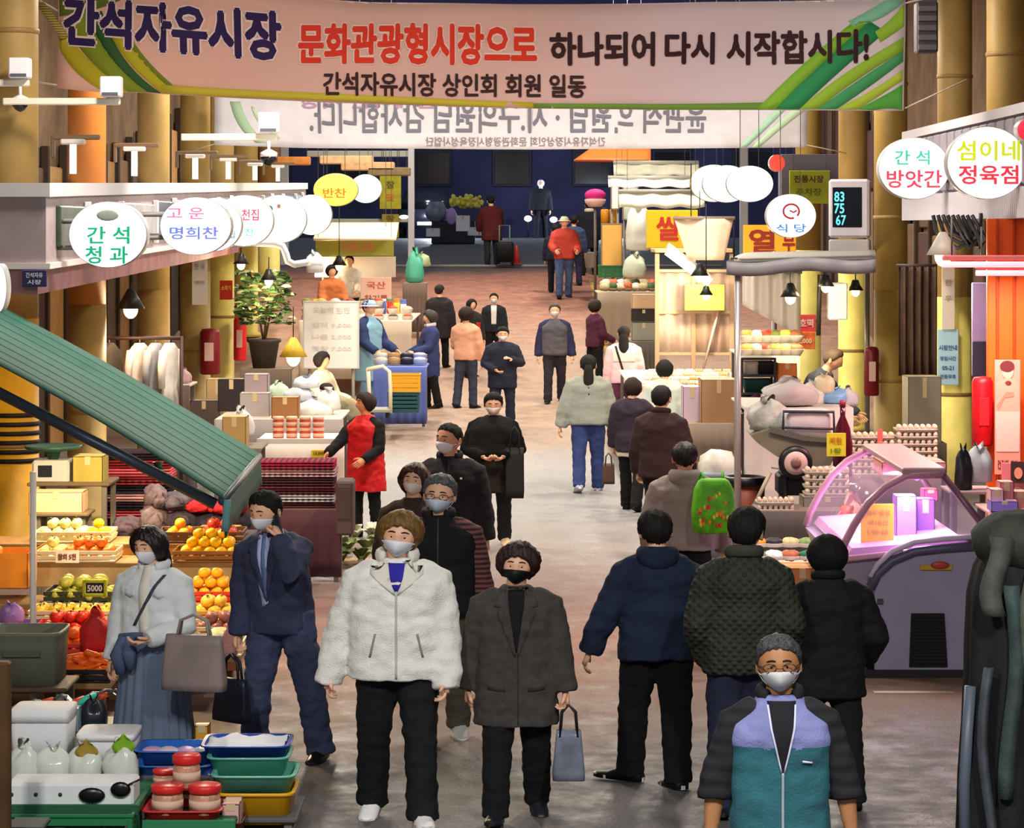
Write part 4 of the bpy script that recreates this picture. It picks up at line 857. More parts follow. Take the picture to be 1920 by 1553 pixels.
def lamp(label, px, y, d, col='#ffe2b0', power=55, r=.11, drop=1.0, shade='#20201f', em=9, cat='lamp', light=True):
    t = T_('pendant_lamp', label, cat, px, y, d); mb = MB(); mb.lathe([(.02, r * 1.5), (.04, r * 1.45), (r * .55, r * .9), (r, .02), (r * .96, .02), (r * .5, r * .8), (.02, r * 1.3)], n=18, cap=False); mb.build('lamp_shade', M(shade, .4), t)
    mb = MB(); mb.ball((0, 0, .01), (r * .5, r * .5, r * .62), 12, 8); mb.build('bulb', glow(col, em), t)
    mb = MB(); mb.tube([(0, 0, r * 1.45), (0, 0, drop)], .008, 6); mb.build('cord', M('#1a1a1a', .6), t)
    if light:
        l = bpy.data.lights.new('lamp_light', 'POINT'); l.energy = power; l.color = hexc(col)[:3]; l.shadow_soft_size = .08; o = bpy.data.objects.new('lamp_light', l); COL.objects.link(o); o.parent = t; o.location = (0, 0, -.12)
    return t
def board(label, px0, px1, y0, y1, d, mat, name='sign_board', th=.03, lines=(), frame=None, cat='sign', rot=0, up=0, legs=0):
    """flat sign; lines = (text, cx, cy, w, h in px, colour)"""
    t = T_(name, label, cat, (px0 + px1) / 2, y1, d, rot); w, h = PX(px1 - px0, d), PX(y1 - y0, d); mb = MB(); mb.box((0, 0, h / 2), (w, th, h), .006); mb.build('panel', mat, t)
    if frame:
        mb = MB(); f = .025
        for q in (-1, 1): mb.box((q * w / 2, -.004, h / 2), (f, th + .012, h + f), .004); mb.box((0, -.004, h / 2 + q * h / 2), (w, th + .012, f), .004)
        mb.build('frame', frame, t)
    for (s_, cx, cy, lw, lh, c) in lines:
        letter(s_, PX(lw, d), PX(lh, d), M(c, .6), t, (PX(cx - (px0 + px1) / 2, d), -th / 2 - .004, PX(y1 - cy, d)), bold=.03)
    if up: hang(t, (-w * .4, w * .4), h * .95)
    if legs: prop(t, (-w * .4, w * .4), h * .5, th / 2 + .03)
    return t
def disc(label, px, y, d, rx, ry, face='#ffffff', em=1.25, lines=(), rim='#9a9a9c', arm=0, extra=None):
    t = T_('round_sign', label, 'sign', px, y, d); a, b = PX(rx, d), PX(ry, d); n = 40
    C_ = lambda k, y_: [Vector((a * k * math.cos(2 * math.pi * j / n), y_, b * k * math.sin(2 * math.pi * j / n))) for j in range(n)]
    mb = MB(); mb.loft([C_(.96, .12), C_(1, .115), C_(1, -.085), C_(.985, -.09), C_(.985, .12)], False); mb.build('rim', M(rim, .4), t)
    mb = MB(); mb.loft([C_(.98, -.085), C_(.985, -.088), C_(.9, -.092), C_(.02, -.092)]); mb.build('lit_face', glow(face, em), t)
    mb = MB(); mb.loft([C_(.98, .10), C_(.985, .112), C_(.02, .118)]); mb.build('back_face', glow(face, em), t)
    for (s_, cx, cy, lw, lh, c) in lines: letter(s_, PX(lw, d), PX(lh, d), M(c, .6, emit=.55), t, (PX(cx - px, d), -.097, PX(y - cy, d)), bold=.024)
    if arm == 'hang': hang(t, (-a * .4, a * .4), b * .9)
    elif arm:
        if arm < 0: arm = min(-.1, -4.06 - t.location.x)
        else: arm = max(.1, 4.95 - t.location.x)
        for q in (-.4, .4): mb = MB(); mb.tube([(0, .03, b * q), (arm, .03, b * q)], .022, 8); mb.build('bracket', M('#888888', .4), t)
    if extra: extra(t)
    return t
# ---------------------------------------------------------------- banners
def banner(name, label, d, x0, x1, top, bot, mat, sag, nu=60, nv=8):
    def surf(px, v, off=0):
        y = interp(top, px) * (1 - v) + interp(bot, px) * v; u = (px - x0) / (x1 - x0)
        p = W(px, y, d); p.y += .10 * math.sin(u * 9) * v + .05 * math.sin(u * 23 + v * 4) - off; return p
    def S(px, y, off=.006):
        a, b = interp(top, px), interp(bot, px); return surf(px, (y - a) / (b - a), off)
    t = thing(name, label, 'banner', W((x0 + x1) / 2, interp(bot, (x0 + x1) / 2), d)); o = t.location.copy()
    mb = MB(); mb.slab(lambda u, v: surf(x0 + (x1 - x0) * u, v) - o, nu, nv, (0, .006, 0)); mb.build('cloth', mat, t)
    def txt(s_, xa, xb, ya, yb, col, bold=.03, slope=0, mirror=False, outline=None, nm='lettering'):
        for (c_, bo, of) in ([(outline, bold + .045, .007)] if outline else []) + [(col, bold, .013)]:
            w, h = xb - xa, yb - ya
            f = lambda x, z: S((xa + xb) / 2 + (-x if mirror else x), (ya + yb) / 2 - z + slope * ((-x if mirror else x) / w), of) - o
            new_obj(nm if c_ == col else 'letter_outline', text_mesh(s_, w * (1.0 if c_ == col else 1.015), h * (1 if c_ == col else 1.05), bo * .95, f), M(c_, .7), t)
    def poly(pts, col, off=.005, nm='printed_stripe', n=10):
        # band between two pixel polylines
        A, B = pts; mb = MB(); mb.slab(lambda u, v: S(*(Vector(A(u)).lerp(Vector(B(u)), v)), off) - o, n, 2, (0, .002, 0)); mb.build(nm, M(col, .75), t)
    return t, txt, poly, S, o
ramp = bpy.data.materials.new('banner_light_gradient'); ramp.use_nodes = True  # uneven light across the banner, put into its base colour as a gradient
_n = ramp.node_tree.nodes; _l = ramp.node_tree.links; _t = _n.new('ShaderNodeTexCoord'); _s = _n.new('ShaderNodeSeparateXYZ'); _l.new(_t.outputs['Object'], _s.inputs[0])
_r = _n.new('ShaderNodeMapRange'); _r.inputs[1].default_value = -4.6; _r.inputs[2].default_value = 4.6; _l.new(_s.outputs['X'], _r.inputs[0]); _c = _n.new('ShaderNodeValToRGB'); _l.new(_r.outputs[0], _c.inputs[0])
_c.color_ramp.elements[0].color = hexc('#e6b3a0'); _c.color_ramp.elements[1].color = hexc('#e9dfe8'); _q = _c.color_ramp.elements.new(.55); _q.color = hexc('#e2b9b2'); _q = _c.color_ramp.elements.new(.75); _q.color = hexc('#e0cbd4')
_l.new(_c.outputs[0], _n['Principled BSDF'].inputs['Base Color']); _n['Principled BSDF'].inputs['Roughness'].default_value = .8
TOP = [(100, -40), (250, -40), (420, -14), (700, 4), (950, 8), (1250, 6), (1500, 1), (1700, -3)]
BOT = [(100, 165), (180, 173), (260, 173), (350, 178), (600, 192), (1000, 205), (1400, 206), (1700, 207)]
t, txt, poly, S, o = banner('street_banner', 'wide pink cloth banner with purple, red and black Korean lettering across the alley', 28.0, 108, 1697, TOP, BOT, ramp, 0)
ln = lambda a, b: (lambda u: (a[0] + (b[0] - a[0]) * u, a[1] + (b[1] - a[1]) * u))
cv = lambda a, m, b: (lambda u: tuple((1 - u) ** 2 * a[i] + 2 * u * (1 - u) * m[i] + u * u * b[i] for i in (0, 1)))
for a, b, c in [(((110, 40), (150, 110), (240, 172)), ((110, 90), (135, 140), (195, 172)), '#b8a81e'), (((150, 0), (190, 110), (275, 173)), ((118, 40), (150, 110), (240, 172)), '#7e8f20'), (((190, 20), (220, 120), (300, 174)), ((160, 20), (190, 110), (275, 172)), '#2f5a2a'),
                (((225, 40), (260, 120), (330, 176)), ((195, 40), (228, 120), (302, 174)), '#b5ac22'), (((240, 60), (275, 125), (345, 177)), ((228, 60), (262, 122), (331, 176)), '#6f7d1c'), (((110, -20), (170, -22), (230, -28)), ((110, 30), (170, 24), (225, 0)), '#5d6e20')]:
    poly((cv(*a), cv(*b)), c)
poly((cv((300, 158), (600, 176), (1000, 193)), cv((300, 174), (600, 190), (1000, 204))), '#c9b93a'); poly((cv((1000, 195), (1300, 196), (1500, 190)), cv((1000, 204), (1300, 205), (1500, 205))), '#6f9a3c')
for a, b, c in [(((1420, 204), (1490, 130), (1600, 40)), ((1455, 204), (1520, 135), (1630, 40)), '#8cc63a'), (((1455, 204), (1520, 135), (1630, 40)), ((1500, 204), (1560, 145), (1660, 60)), '#2f9a5e'), (((1500, 204), (1570, 140), (1694, 70)), ((1535, 204), (1600, 150), (1694, 95)), '#9fce3e'),
                (((1535, 204), (1600, 155), (1694, 95)), ((1570, 204), (1630, 165), (1694, 115)), '#4aa86a'), (((1570, 204), (1640, 170), (1694, 130)), ((1610, 205), (1650, 180), (1694, 150)), '#b7d645'), (((1610, 204), (1650, 185), (1694, 158)), ((1640, 206), (1670, 200), (1694, 206)), '#57ad45'),
                (((1590, 40), (1630, 20), (1660, 0)), ((1600, 50), (1660, 40), (1694, 2)), '#8fd8b4'), (((1640, 60), (1670, 40), (1694, 8)), ((1650, 80), (1680, 60), (1694, 50)), '#9ed23f')]:
    poly((cv(*a), cv(*b)), c)
txt('간석자유시장', 117, 527, 6, 100, '#2a1350', .05, 30, outline='#f2dcd8'); txt('문화관광형시장으로', 558, 1007, 44, 122, '#e0361e', .045, 4, outline='#f6d8cc')
txt('하나되어', 1030, 1228, 60, 124, '#35101a', .04); txt('다시', 1246, 1341, 60, 120, '#35101a', .04); txt('시작합시다!', 1363, 1629, 56, 120, '#35101a', .04, -4); txt('간석자유시장 상인회 회원 일동', 606, 1098, 138, 182, '#38161a', .03, 6)
for a, b in (((1697, 6), (1905, -40)), ((1697, 203), (1812, 150)), ((108, 20), (20, -30)), ((108, 160), (45, 150))): mb = MB(); mb.tube([W(a[0], a[1], 28) - o, W(b[0], b[1], 28.6) - o], .008, 5); mb.build('tie_rope', M('#cfc7b8', .8), t)
mb = MB(); mb.slab(lambda u, v: W(68 + 47 * u + 14 * v, 8 + 66 * u - 6 * v, 27.98) - o, 2, 2, (0, .01, 0)); mb.build('corner_flap', M('#c7b85c', .8, kind='stripe', vs=12, col2='#6a5d2a'), t)
t, txt, poly, S, o = banner('reversed_banner', 'pale lavender banner hung behind, its lettering showing through in mirror image', 40.0, 402, 1514, [(402, 168), (1514, 172)], [(402, 272), (560, 277), (1000, 281), (1514, 276)], M('#cfd0dc', .8, var=.04), 0)
txt('윤관석 의원님 · 시.구의원님 감사합니다.', 580, 1325, 188, 250, '#6f7080', .025, 0, True); txt('간석자유시장상인회 문화관광형시장육성사업단', 798, 1135, 257, 275, '#8a7f88', .02, 0, True); txt('한마음으로 함께하는 시장', 560, 1040, 174, 204, '#a889a6', .03, 0, True)
for a, b, c in [(((1385, 276), (1420, 240), (1480, 180)), ((1400, 276), (1440, 240), (1498, 180)), '#a9d8c0'), (((1410, 276), (1450, 235), (1505, 190)), ((1425, 276), (1465, 240), (1512, 205)), '#bfe0c4'), (((430, 190), (440, 240), (480, 268)), ((450, 190), (460, 235), (500, 268)), '#9fc0a0'), (((470, 200), (480, 235), (520, 262)), ((476, 200), (488, 232), (526, 258)), '#b9cdb0')]: poly((cv(*a), cv(*b)), c)
for a, b in (((402, 180), (345, 150)), ((1514, 180), (1600, 150)), ((1514, 272), (1600, 290)), ((402, 270), (350, 285))): mb = MB(); mb.tube([W(*a, 40) - o, W(*b, 41) - o], .008, 5); mb.build('tie_rope', M('#cfc7b8', .8), t)
# ---------------------------------------------------------------- left side: canopy, signs, awning
def runbox(mb, x0, x1, za, zb, d0, d1, n=12):
    """box running along the alley whose bottom/top follow za(d), zb(d)"""
    R_ = []
    for i in range(n + 1):
        d = d0 + (d1 - d0) * i / n; R_.append([Vector((x0, d, za(d))), Vector((x1, d, za(d))), Vector((x1, d, zb(d))), Vector((x0, d, zb(d)))])
    mb.loft(R_, smooth=False); return mb
zt = lambda d: 3.31 + .0174 * d; zb_ = lambda d: 2.69 + .0129 * d
t = thing('shop_canopy', 'long mauve-grey shop canopy box running along the left shops', 'canopy', (0, 0, 0))
runbox(MB(), -6.6, -4.02, lambda d: zb_(d) + .02, lambda d: zt(d) - .12, 23.0, 52).build('canopy_box', M('#a39498', .6, var=.06), t)
runbox(MB(), -6.6, -3.98, lambda d: zt(d) - .12, zt, 22.96, 52).build('top_trim', M('#cfcfd2', .4), t)
runbox(MB(), -6.6, -3.98, lambda d: zb_(d) - .02, lambda d: zb_(d) + .03, 22.97, 52).build('bottom_trim', M('#d8d2d2', .4), t)
runbox(MB(), -6.6, -4.1, lambda d: zb_(d) - .24, lambda d: zb_(d) - .02, 23.05, 40).build('lower_band', M('#a8757c', .7, var=.15, vs=4), t)
d = 23.5; k = 0
while d < 50:
    w = 1.5 + .5 * (k % 3); c = ['#3b4a3f', '#252a52', '#8f8f94', '#1e2548', '#b8b0aa', '#2c3f6a'][k % 6]
    mb = MB(); z0, z1 = zb_(d) + .16, zt(d) - .2; mb.box((-4.0, d + w / 2, (z0 + z1) / 2), (.05, w, z1 - z0), .012); pn = mb.build('sign_panel', M(c, .4, var=.25, vs=3), t)
    mb = MB(); mb.box((-3.985, d + w + .06, (z0 + z1) / 2), (.06, .07, z1 - z0 + .1), .01); mb.build('white_mullion', M('#d9d9dc', .4), t); d += w + .14; k += 1
board('small navy plate with white lettering under the near end of the left canopy', 42, 88, 506, 538, 22.9, M('#2a2657', .5), name='name_plate', lines=[('간석자유', 65, 516, 32, 10, '#d8d4ea'), ('시장', 65, 529, 26, 9, '#d8d4ea')])
def pict(t):
    mb = MB(); mb.ball((0, -.10, .17), (.10, .004, .05), 12, 6); mb.build('printed_picture', M('#9aa39c', .6), t)
disc('round lit sign with green lettering, leftmost and lowest on the left canopy', 205, 440, 23.6, 73, 62, em=1.05, lines=[('간 석', 206, 441, 80, 33, '#0f9a70'), ('청 과', 203, 478, 80, 33, '#0f9a70')], arm=-.1, extra=pict)
disc('round lit sign with pink and blue lettering, second along the left canopy', 369, 424, 25.2, 67, 54, em=1.15, lines=[('고 운', 350, 400, 70, 22, '#d86a92'), ('명희찬', 366, 437, 92, 24, '#5a6ac0')], arm=-.3)
disc('round lit sign with small green text partly behind the pink and blue one', 405, 421, 28.6, 50, 50, em=1.15, lines=[('떡 집', 430, 440, 24, 14, '#4f9a80')], arm=-.3)
disc('round lit sign with red brush lettering, third along the left canopy', 458, 414, 31.5, 56, 48, em=1.15, lines=[('부천집', 462, 403, 50, 22, '#d8405a'), ('반찬', 460, 435, 36, 14, '#5ab89c')], arm=-.3)
def leaf(t):
    mb = MB()
    for a, b in ((-.02, .05), (.02, .07), (.0, .02)): mb.ball((-.14 + a, -.10, .06 + b), (.045, .004, .05), 8, 5)
    mb.build('printed_leaf', M('#1f8f80', .6), t); mb = MB(); mb.ball((0, -.10, .17), (.025, .004, .03), 8, 5); mb.build('printed_fruit', M('#d08a5a', .6), t)
disc('round lit sign with a teal leaf picture, fourth along the left canopy', 524, 411, 35.0, 52, 45, em=1.1, extra=leaf, arm=-.3)
disc('plain round white sign with grey rim, fifth along the left canopy', 585, 403, 38.5, 38, 38, em=1.1, rim='#8d8d90', arm=-.4)
disc('round yellow-green lit sign with orange lettering above the left stalls', 630, 356, 45.0, 42, 31, face='#d0e050', em=.7, rim='#8a7f88', lines=[('반찬', 628, 362, 44, 18, '#d0601a')], arm='hang')
disc('round white sign with a pale green ring just behind the yellow-green one', 686, 354, 49.0, 30, 27, em=.9, rim='#9fb8ae', arm='hang')
disc('white round sign cut off at the left edge beside the green awning', 0, 540, 21.5, 16, 46, em=1.0, arm=-.2)
# tube lamps above the canopy
for i, (px, y0, y1, d) in enumerate([(137, 262, 326, 26), (252, 276, 330, 30.5), (366, 290, 336, 35), (428, 297, 336, 39), (478, 306, 338, 43), (521, 310, 340, 47)]):
    t = T_('tube_lamp', 'upright white tube lamp under a small bracket above the left canopy, %s from the left' % ('first', 'second', 'third', 'fourth', 'fifth', 'sixth')[i], 'lamp', px, y1, d, 0, 'tube lamps above the left canopy'); h = PX(y1 - y0, d); w = PX(13 - i, d)
    mb = MB(); mb.lathe([(w / 2, 0), (w / 2, h - .04)], n=12); mb.build('tube', glow('#f4ece6', .9 if i % 5 else 1.1), t)
    mb = MB(); mb.box((0, 0, h - .02), (PX(44 - 4 * i, d), .14, .05), .01); mb.build('bracket', M('#cfccc8', .5), t)
    mb = MB(); mb.box((0, .2, h + .03), (PX(90 - 6 * i, d), .06, .05), .01); mb.box((-PX(44 - 3 * i, d), .2, h - .06), (.04, .05, .22), .008); mb.build('crossbar', M('#6d5a46', .5), t)
# cctv
def cctv(label, px, y, d, arm_px, dome):
    t = T_('security_camera', label, 'camera', px, y, d); s_ = d / F
    mb = MB(); mb.box((0, 0, 0), (38 * s_, .2, 38 * s_), .012); mb.build('housing', M('#e3e5ee', .4), t); mb = MB(); mb.box((0, -.1, -14 * s_), (30 * s_, .03, 6 * s_), .004); mb.build('lens_slot', M('#555a66', .3), t)
    mb = MB(); mb.box((arm_px * s_ / 2, .05, -27 * s_), (abs(arm_px) * s_ + 30 * s_, .08, 13 * s_), .01); mb.build('arm', M('#dad8cc', .5), t)
    if dome:
        mb = MB(); mb.lathe([(3 * s_, -56 * s_), (3 * s_, -34 * s_)], n=8); mb.lathe([(16 * s_, -64 * s_), (16 * s_, -56 * s_), (4 * s_, -50 * s_)], n=16); mb.build('dome_mount', M('#dcdce0', .4), t)
        mb = MB(); mb.lathe([(1 * s_, -82 * s_), (9 * s_, -78 * s_), (15 * s_, -70 * s_), (16 * s_, -63 * s_)], n=16); mb.build('dome', M('#14161a', .1), t)
cctv('white security camera box with a black dome below, at the top left', 38, 128, 25.3, -70, True); cctv('white security camera box on the long arm below the banner corner', 209, 163, 25.2, -190, False); cctv('small white dome camera on an arm in front of the mirrored banner', 504, 230, 38, -150, True)
# teal awning
t = thing('green_awning', 'teal green striped fabric awning sloping down over the fruit stall', 'awning', (0, 0, 0))
NA, NB, FA, FB = W(-60, 652, 18.5), W(416, 932, 18.5), W(-40, 552, 23.0), W(486, 850, 23.0)
S_ = lambda u, v: (NA.lerp(NB, u)).lerp(FA.lerp(FB, u), v) + Vector((0, 0, .035 * math.sin(u * math.pi) - .02 * math.sin(v * math.pi)))
mb = MB(); mb.slab(S_, 16, 12, (0, 0, -.012)); mb.build('canvas', M('#1b5448', .8, kind='ribs', bump=.25, bs=1.3, var=.07, vs=2), t)
for k in range(1, 9):
    mb = MB(); mb.slab(lambda u, v: S_(u, k / 9 + (v - .5) * .012) + Vector((0, 0, .004)), 10, 1, (0, 0, -.003)); mb.build('weave_line', M('#235e52', .8), t)
mb = MB(); mb.slab(lambda u, v: NB.lerp(FB, u) + Vector((.02 * v, 0, -(.27 + .015 * math.cos(u * 24)) * v)), 30, 3, (.008, 0, 0)); mb.build('valance', M('#1d4a44', .7, var=.1), t)
mb = MB(); mb.slab(lambda u, v: NB + Vector((.015 + .05 * u - .02 * v, -.01, -.02 - .22 * v)), 2, 3, (0, .006, 0)); mb.build('hanging_strap', M('#6fa3a8', .6), t)
mb = MB(); mb.tube([NB + Vector((0, 0, -.03)), FB + Vector((0, 0, -.03))], .03, 10); mb.build('front_bar', M('#3c4650', .4), t)
mb = MB(); mb.tube([NA + Vector((-.4, 0, .1)), FA + Vector((-.4, 0, .1))], .06, 12); mb.build('roller', M('#c9ced2', .4), t)
a0, a1 = W(-30, 722, 18.6), W(404, 946, 18.6)
mb = MB(); mb.tube([a0, a1], .04, 10, ref=(0, 1, 0)); mb.build('support_arm', M('#434d5c', .35, metal=.4), t)
mb = MB(); mb.tube([W(-30, 640, 22.8), W(478, 862, 22.8)], .035, 10); mb.build('support_arm', M('#434d5c', .35, metal=.4), t)
t = thing('awning_pole', 'thin white pole standing in front of the yellow column by the fruit', 'pole', (X(62, 18.2), 18.2, 0)); mb = MB(); mb.lathe([(.022, .02), (.022, Z(885, 18.2))], n=10); mb.build('tube', M('#e6dfd6', .4), t); mb = MB(); mb.lathe([(.08, 0), (.08, .02), (.03, .04)], n=12); mb.build('foot', M('#b8b2aa', .5), t)
# ---------------------------------------------------------------- fruit stand
t = thing('fruit_stand', 'stepped wooden fruit stand under the green awning, covered with crates', 'stand', (0, 0, 0))
TIERS = [(975, 21.5), (1010, 21.0), (1085, 20.0), (1120, 19.5), (1150, 19.0), (1180, 18.6), (1228, 18.05)]
TZ = [Z(y, d) for y, d in TIERS]
for i, ((y, d), z) in enumerate(zip(TIERS, TZ)):
    x0, x1 = X(-40, d), X(452 if i < 6 else 210, d); zz = z - .18
    mb = MB(); mb.box(((x0 + x1) / 2, d + .16, zz - .02), (x1 - x0, .52, .04), .006); mb.build('step_board', M('#8a6a44', .7, var=.2, vs=4), t)
    if i < 6:
        zl = TZ[i + 1] - .18; mb = MB(); mb.box(((x0 + x1) / 2, d - .09, (zz + zl) / 2 - .02), (x1 - x0, .02, zz - zl - .03), .004); mb.build('riser_board', M(('#b8823e', '#c2a878', '#b5622a', '#a8502a', '#b0462a', '#8a4a2a')[i], .7, var=.2, vs=4), t)
    for xx in (x0 + .1, (x0 + x1) / 2, x1 - .1):
        mb = MB(); mb.box((xx, d + .16, (zz - .04) / 2), (.06, .06, zz - .04), .005); mb.build('leg', M('#7a5c3a', .7), t)
def fr_mesh(kind):
    mb = MB()
    if kind == 'carrot': mb.tube([(-.11, 0, 0), (-.09, 0, 0), (0, 0, .004), (.08, 0, 0), (.11, 0, 0)], [.012, .026, .024, .014, .004], 9)
    elif kind == 'melon': mb.ball((0, 0, 0), (.085, .065, .062), 14, 9, lambda d: 1 + .025 * math.cos(10 * math.atan2(d.y, d.z + 1e-6)))
    elif kind == 'cabbage': mb.ball((0, 0, 0), (.10, .10, .085), 14, 9, lambda d: 1 + .05 * math.sin(5 * math.atan2(d.y, d.x) + 4 * d.z))
    else: mb.ball((0, 0, 0), (.047, .047, .043), 12, 8, lambda d: 1 - .12 * max(0, abs(d.z) - .8) * 5)
    return mb.mesh(kind)
FM = {}
STEM = MB(); STEM.lathe([(.004, 0), (.004, .012), (.012, .014), (.002, .018)], n=6); STEM = STEM.mesh('stem')
def fruits(kind, col, px0, px1, i, label, group, layers=2, nd=3, name=None, stem=None, scale=1.0, jitter=.008):
    y, d = TIERS[i]; key = (kind, col)
    if key not in FM: FM[key] = fr_mesh('carrot' if kind == 'carrot' else kind); FM[key].materials.append(M(col, .4, var=.18, vs=14))
    x0, x1 = X(px0, d), X(px1, d); st = {'carrot': .055, 'melon': .17, 'cabbage': .19}.get(kind, .094) * scale; z = TZ[i] - .155
    for l in range(layers):
        n = max(1, int((x1 - x0) / st) - l)
        for r in range(max(1, nd - l)):
            for c in range(n):
                o = new_obj(name or kind, FM[key]); tag(o, label, 'vegetable' if kind in ('carrot', 'cabbage') else 'fruit', group); o.scale = (scale * rnd.uniform(.92, 1.08),) * 3
                o.location = ((x0 + x1) / 2 + (c - (n - 1) / 2) * st + rnd.uniform(-jitter, jitter), d - .03 + (r - (max(1, nd - l) - 1) / 2) * st * (1 if kind != 'carrot' else 2.2) + .12, z + .05 * scale + l * st * .72)
                o.rotation_euler = (rnd.uniform(-.4, .4), rnd.uniform(-.4, .4), rnd.uniform(0, 6) if kind != 'carrot' else rnd.uniform(-.6, .6))
                if stem and l == layers - 1: s_ = new_obj('stem', STEM, None, o); s_.location = (0, 0, .036); (STEM.materials or STEM.materials.append(M('#4a5a20', .7)))
def fcrate(px0, px1, i, col, label): 
    y, d = TIERS[i]; x0, x1 = X(px0, d), X(px1, d); t = thing('fruit_crate', label, 'crate', ((x0 + x1) / 2, d + .12, TZ[i] - .178)); w = x1 - x0 + .03; mb = MB(); mb.box((0, 0, .006), (w, .40, .012), .002); mb.build('base', M(col, .5), t)
    for zz in (.035, .075):
        for q in (-1, 1):
            mb = MB(); mb.box((0, q * .2, zz), (w, .012, .030), .003); mb.build('slat', M(col, .5, var=.08), t)
            mb = MB(); mb.box((q * w / 2, 0, zz), (.012, .40, .030), .003); mb.build('slat', M(col, .5, var=.08), t)
for a in [(70, 205, 0, '#d9cfa8', 'cream crate of pale pears on the top step'), (75, 215, 1, '#e8dcc0', 'white crate of orange persimmons on the second step'), (90, 215, 2, '#2e3324', 'dark crate of yellow-green melons on the third step'), (60, 210, 3, '#d8bfa4', 'cream crate of yellow pears on the fourth step'),
          (68, 210, 4, '#c8362a', 'red crate of tomatoes on the fifth step'), (0, 60, 4, '#8a5aa8', 'purple crate at the left end of the fifth step'), (0, 175, 5, '#b8342a', 'red crate of orange persimmons on the sixth step'), (120, 206, 6, '#17181a', 'black crate of carrots on the lowest step'),
          (300, 452, 0, '#5a3a22', 'brown crate of mixed apples on the top step, right end'), (330, 452, 1, '#8a5a2a', 'wooden crate of bright yellow oranges on the second step, right end'), (335, 452, 2, '#c23020', 'red-edged crate of yellow oranges on the third step, right end'), (350, 450, 3, '#c99a4a', 'ochre crate of yellow pears on the fourth step, right end'), (360, 450, 5, '#d8c8b0', 'cream crate of pale cabbages on the sixth step, right end'), (362, 450, 4, '#cbb89a', 'beige crate of red onions on the fifth step, right end')]: fcrate(*a)
fruits('pear', '#e8e0a0', 72, 165, 0, 'pale yellow pear heaped on the top step', 'pears on the top step', stem=1); fruits('pear', '#e8d022', 160, 205, 0, 'bright yellow fruit at the right of the top step', 'yellow fruit on the top step', 2, 2)
fruits('persimmon', '#e2701e', 120, 212, 1, 'orange persimmon in the white crate', 'persimmons in the white crate', 2, 3, stem=1); fruits('pear', '#e9d480', 72, 120, 1, 'cream-coloured pear left of the persimmons', 'cream pears left of the persimmons', 2, 3, stem=1)
fruits('melon', '#b4b04a', 92, 215, 2, 'yellow-green melon in the dark crate', 'melons in the dark crate', 2, 3, scale=.72); fruits('pear', '#d6b02c', 62, 208, 3, 'ochre yellow pear on the fourth step', 'ochre pears on the fourth step', 1, 3, stem=1)
fruits('tomato', '#d22c1c', 72, 208, 4, 'red tomato in the red crate', 'tomatoes in the red crate', 2, 3, stem=1); fruits('persimmon', '#ee6a1e', 4, 172, 5, 'orange persimmon on the sixth step', 'persimmons on the sixth step', 2, 3); fruits('carrot', '#ee6318', 124, 204, 6, 'orange carrot in the black crate', 'carrots in the black crate', 3, 2)
fruits('apple', '#c83a2a', 370, 450, 0, 'red apple on the top step right end', 'apples on the top step', 2, 3, stem=1); fruits('orange', '#e89a22', 304, 368, 0, 'dark orange citrus left of the apples', 'citrus left of the apples', 2, 3)
fruits('orange', '#f5b80c', 334, 450, 1, 'bright yellow orange on the second step right end', 'yellow oranges on the second step', 3, 3); fruits('orange', '#f0a41a', 338, 450, 2, 'deep yellow orange in the red-edged crate', 'deep yellow oranges', 3, 3); fruits('pear', '#e3b23a', 354, 448, 3, 'yellow pear on the fourth step right end', 'yellow pears right end', 2, 3, stem=1)
fruits('onion', '#9a5a52', 366, 448, 4, 'red onion on the fifth step right end', 'red onions', 2, 3); fruits('cabbage', '#d8cf9a', 364, 448, 5, 'pale cabbage on the sixth step right end', 'pale cabbages', 1, 2)
carton('open orange fruit box with cream edges tilted at the left end of the stand', 28, 1098, 20.3, 66, 66, .4, M('#e08a24', .7, var=.1), open_=True); carton('bright orange carton standing behind the yellow oranges', 412, 1050, 22.3, 76, 62, .3, M('#ef8c1c', .7, var=.1))
carton('plain beige carton standing at the back of the pears', 110, 962, 22.4, 100, 42, .3, M('#d9b694', .7)); carton('olive green carton beside the weighing scale', 170, 905, 23.3, 56, 52, .35, M('#a89a4a', .7, var=.08))
board('white paper price card on the dark melon crate', 104, 148, 1032, 1056, 19.88, M('#e8dcc8', .8), name='price_card', lines=[('참외 5천', 126, 1044, 34, 12, '#8a3a2a')], th=.006)
board('black chalk price sign with a green edge among the melons', 158, 198, 1090, 1116, 19.3, M('#22282a', .8), name='price_sign', frame=M('#8fa32a', .6), lines=[('5000', 178, 1103, 28, 12, '#cfd6cf')], th=.01)
bag('red mesh net of onions hanging by the tomatoes', 180, 1222, 18.5, 58, 78, M('#c4221e', .6, var=.2, bump=.8, bs=60), name='net_bag'); bag('pink mesh net at the right end of the fruit stand', 430, 1230, 17.6, 30, 60, M('#e0a0a0', .6, bump=.8, bs=60), name='net_bag'); bag('purple plastic bag left of the tomatoes', 22, 1170, 18.9, 46, 40, M('#a07ac0', .3))
t = T_('plastic_bin', 'large grey-green plastic bin at the left edge below the persimmons', 'bin', 52, 1290, 17.0); mb = MB(); w = PX(140, 17); mb.loft([ring((0, 0, z), w / 2 * k, .22 * k, 20, 8) for z, k in ((-.0, .92), (.30, .98), (.345, 1), (.36, 1.03), (.38, 1.03), (.38, .97), (.30, .93))]); mb.build('bin_body', M('#5d5f50', .6, var=.1), t)
mb = MB(); mb.box((0, -.225, .25), (w * .5, .01, .04), .004); mb.build('grip', M('#4c4e42', .6), t); t.location.z -= .0
# stand for the bin
table('low dark table under the grey-green bin', -30, 125, 1291, 16.7, .5, M('#4a3a2c', .7))
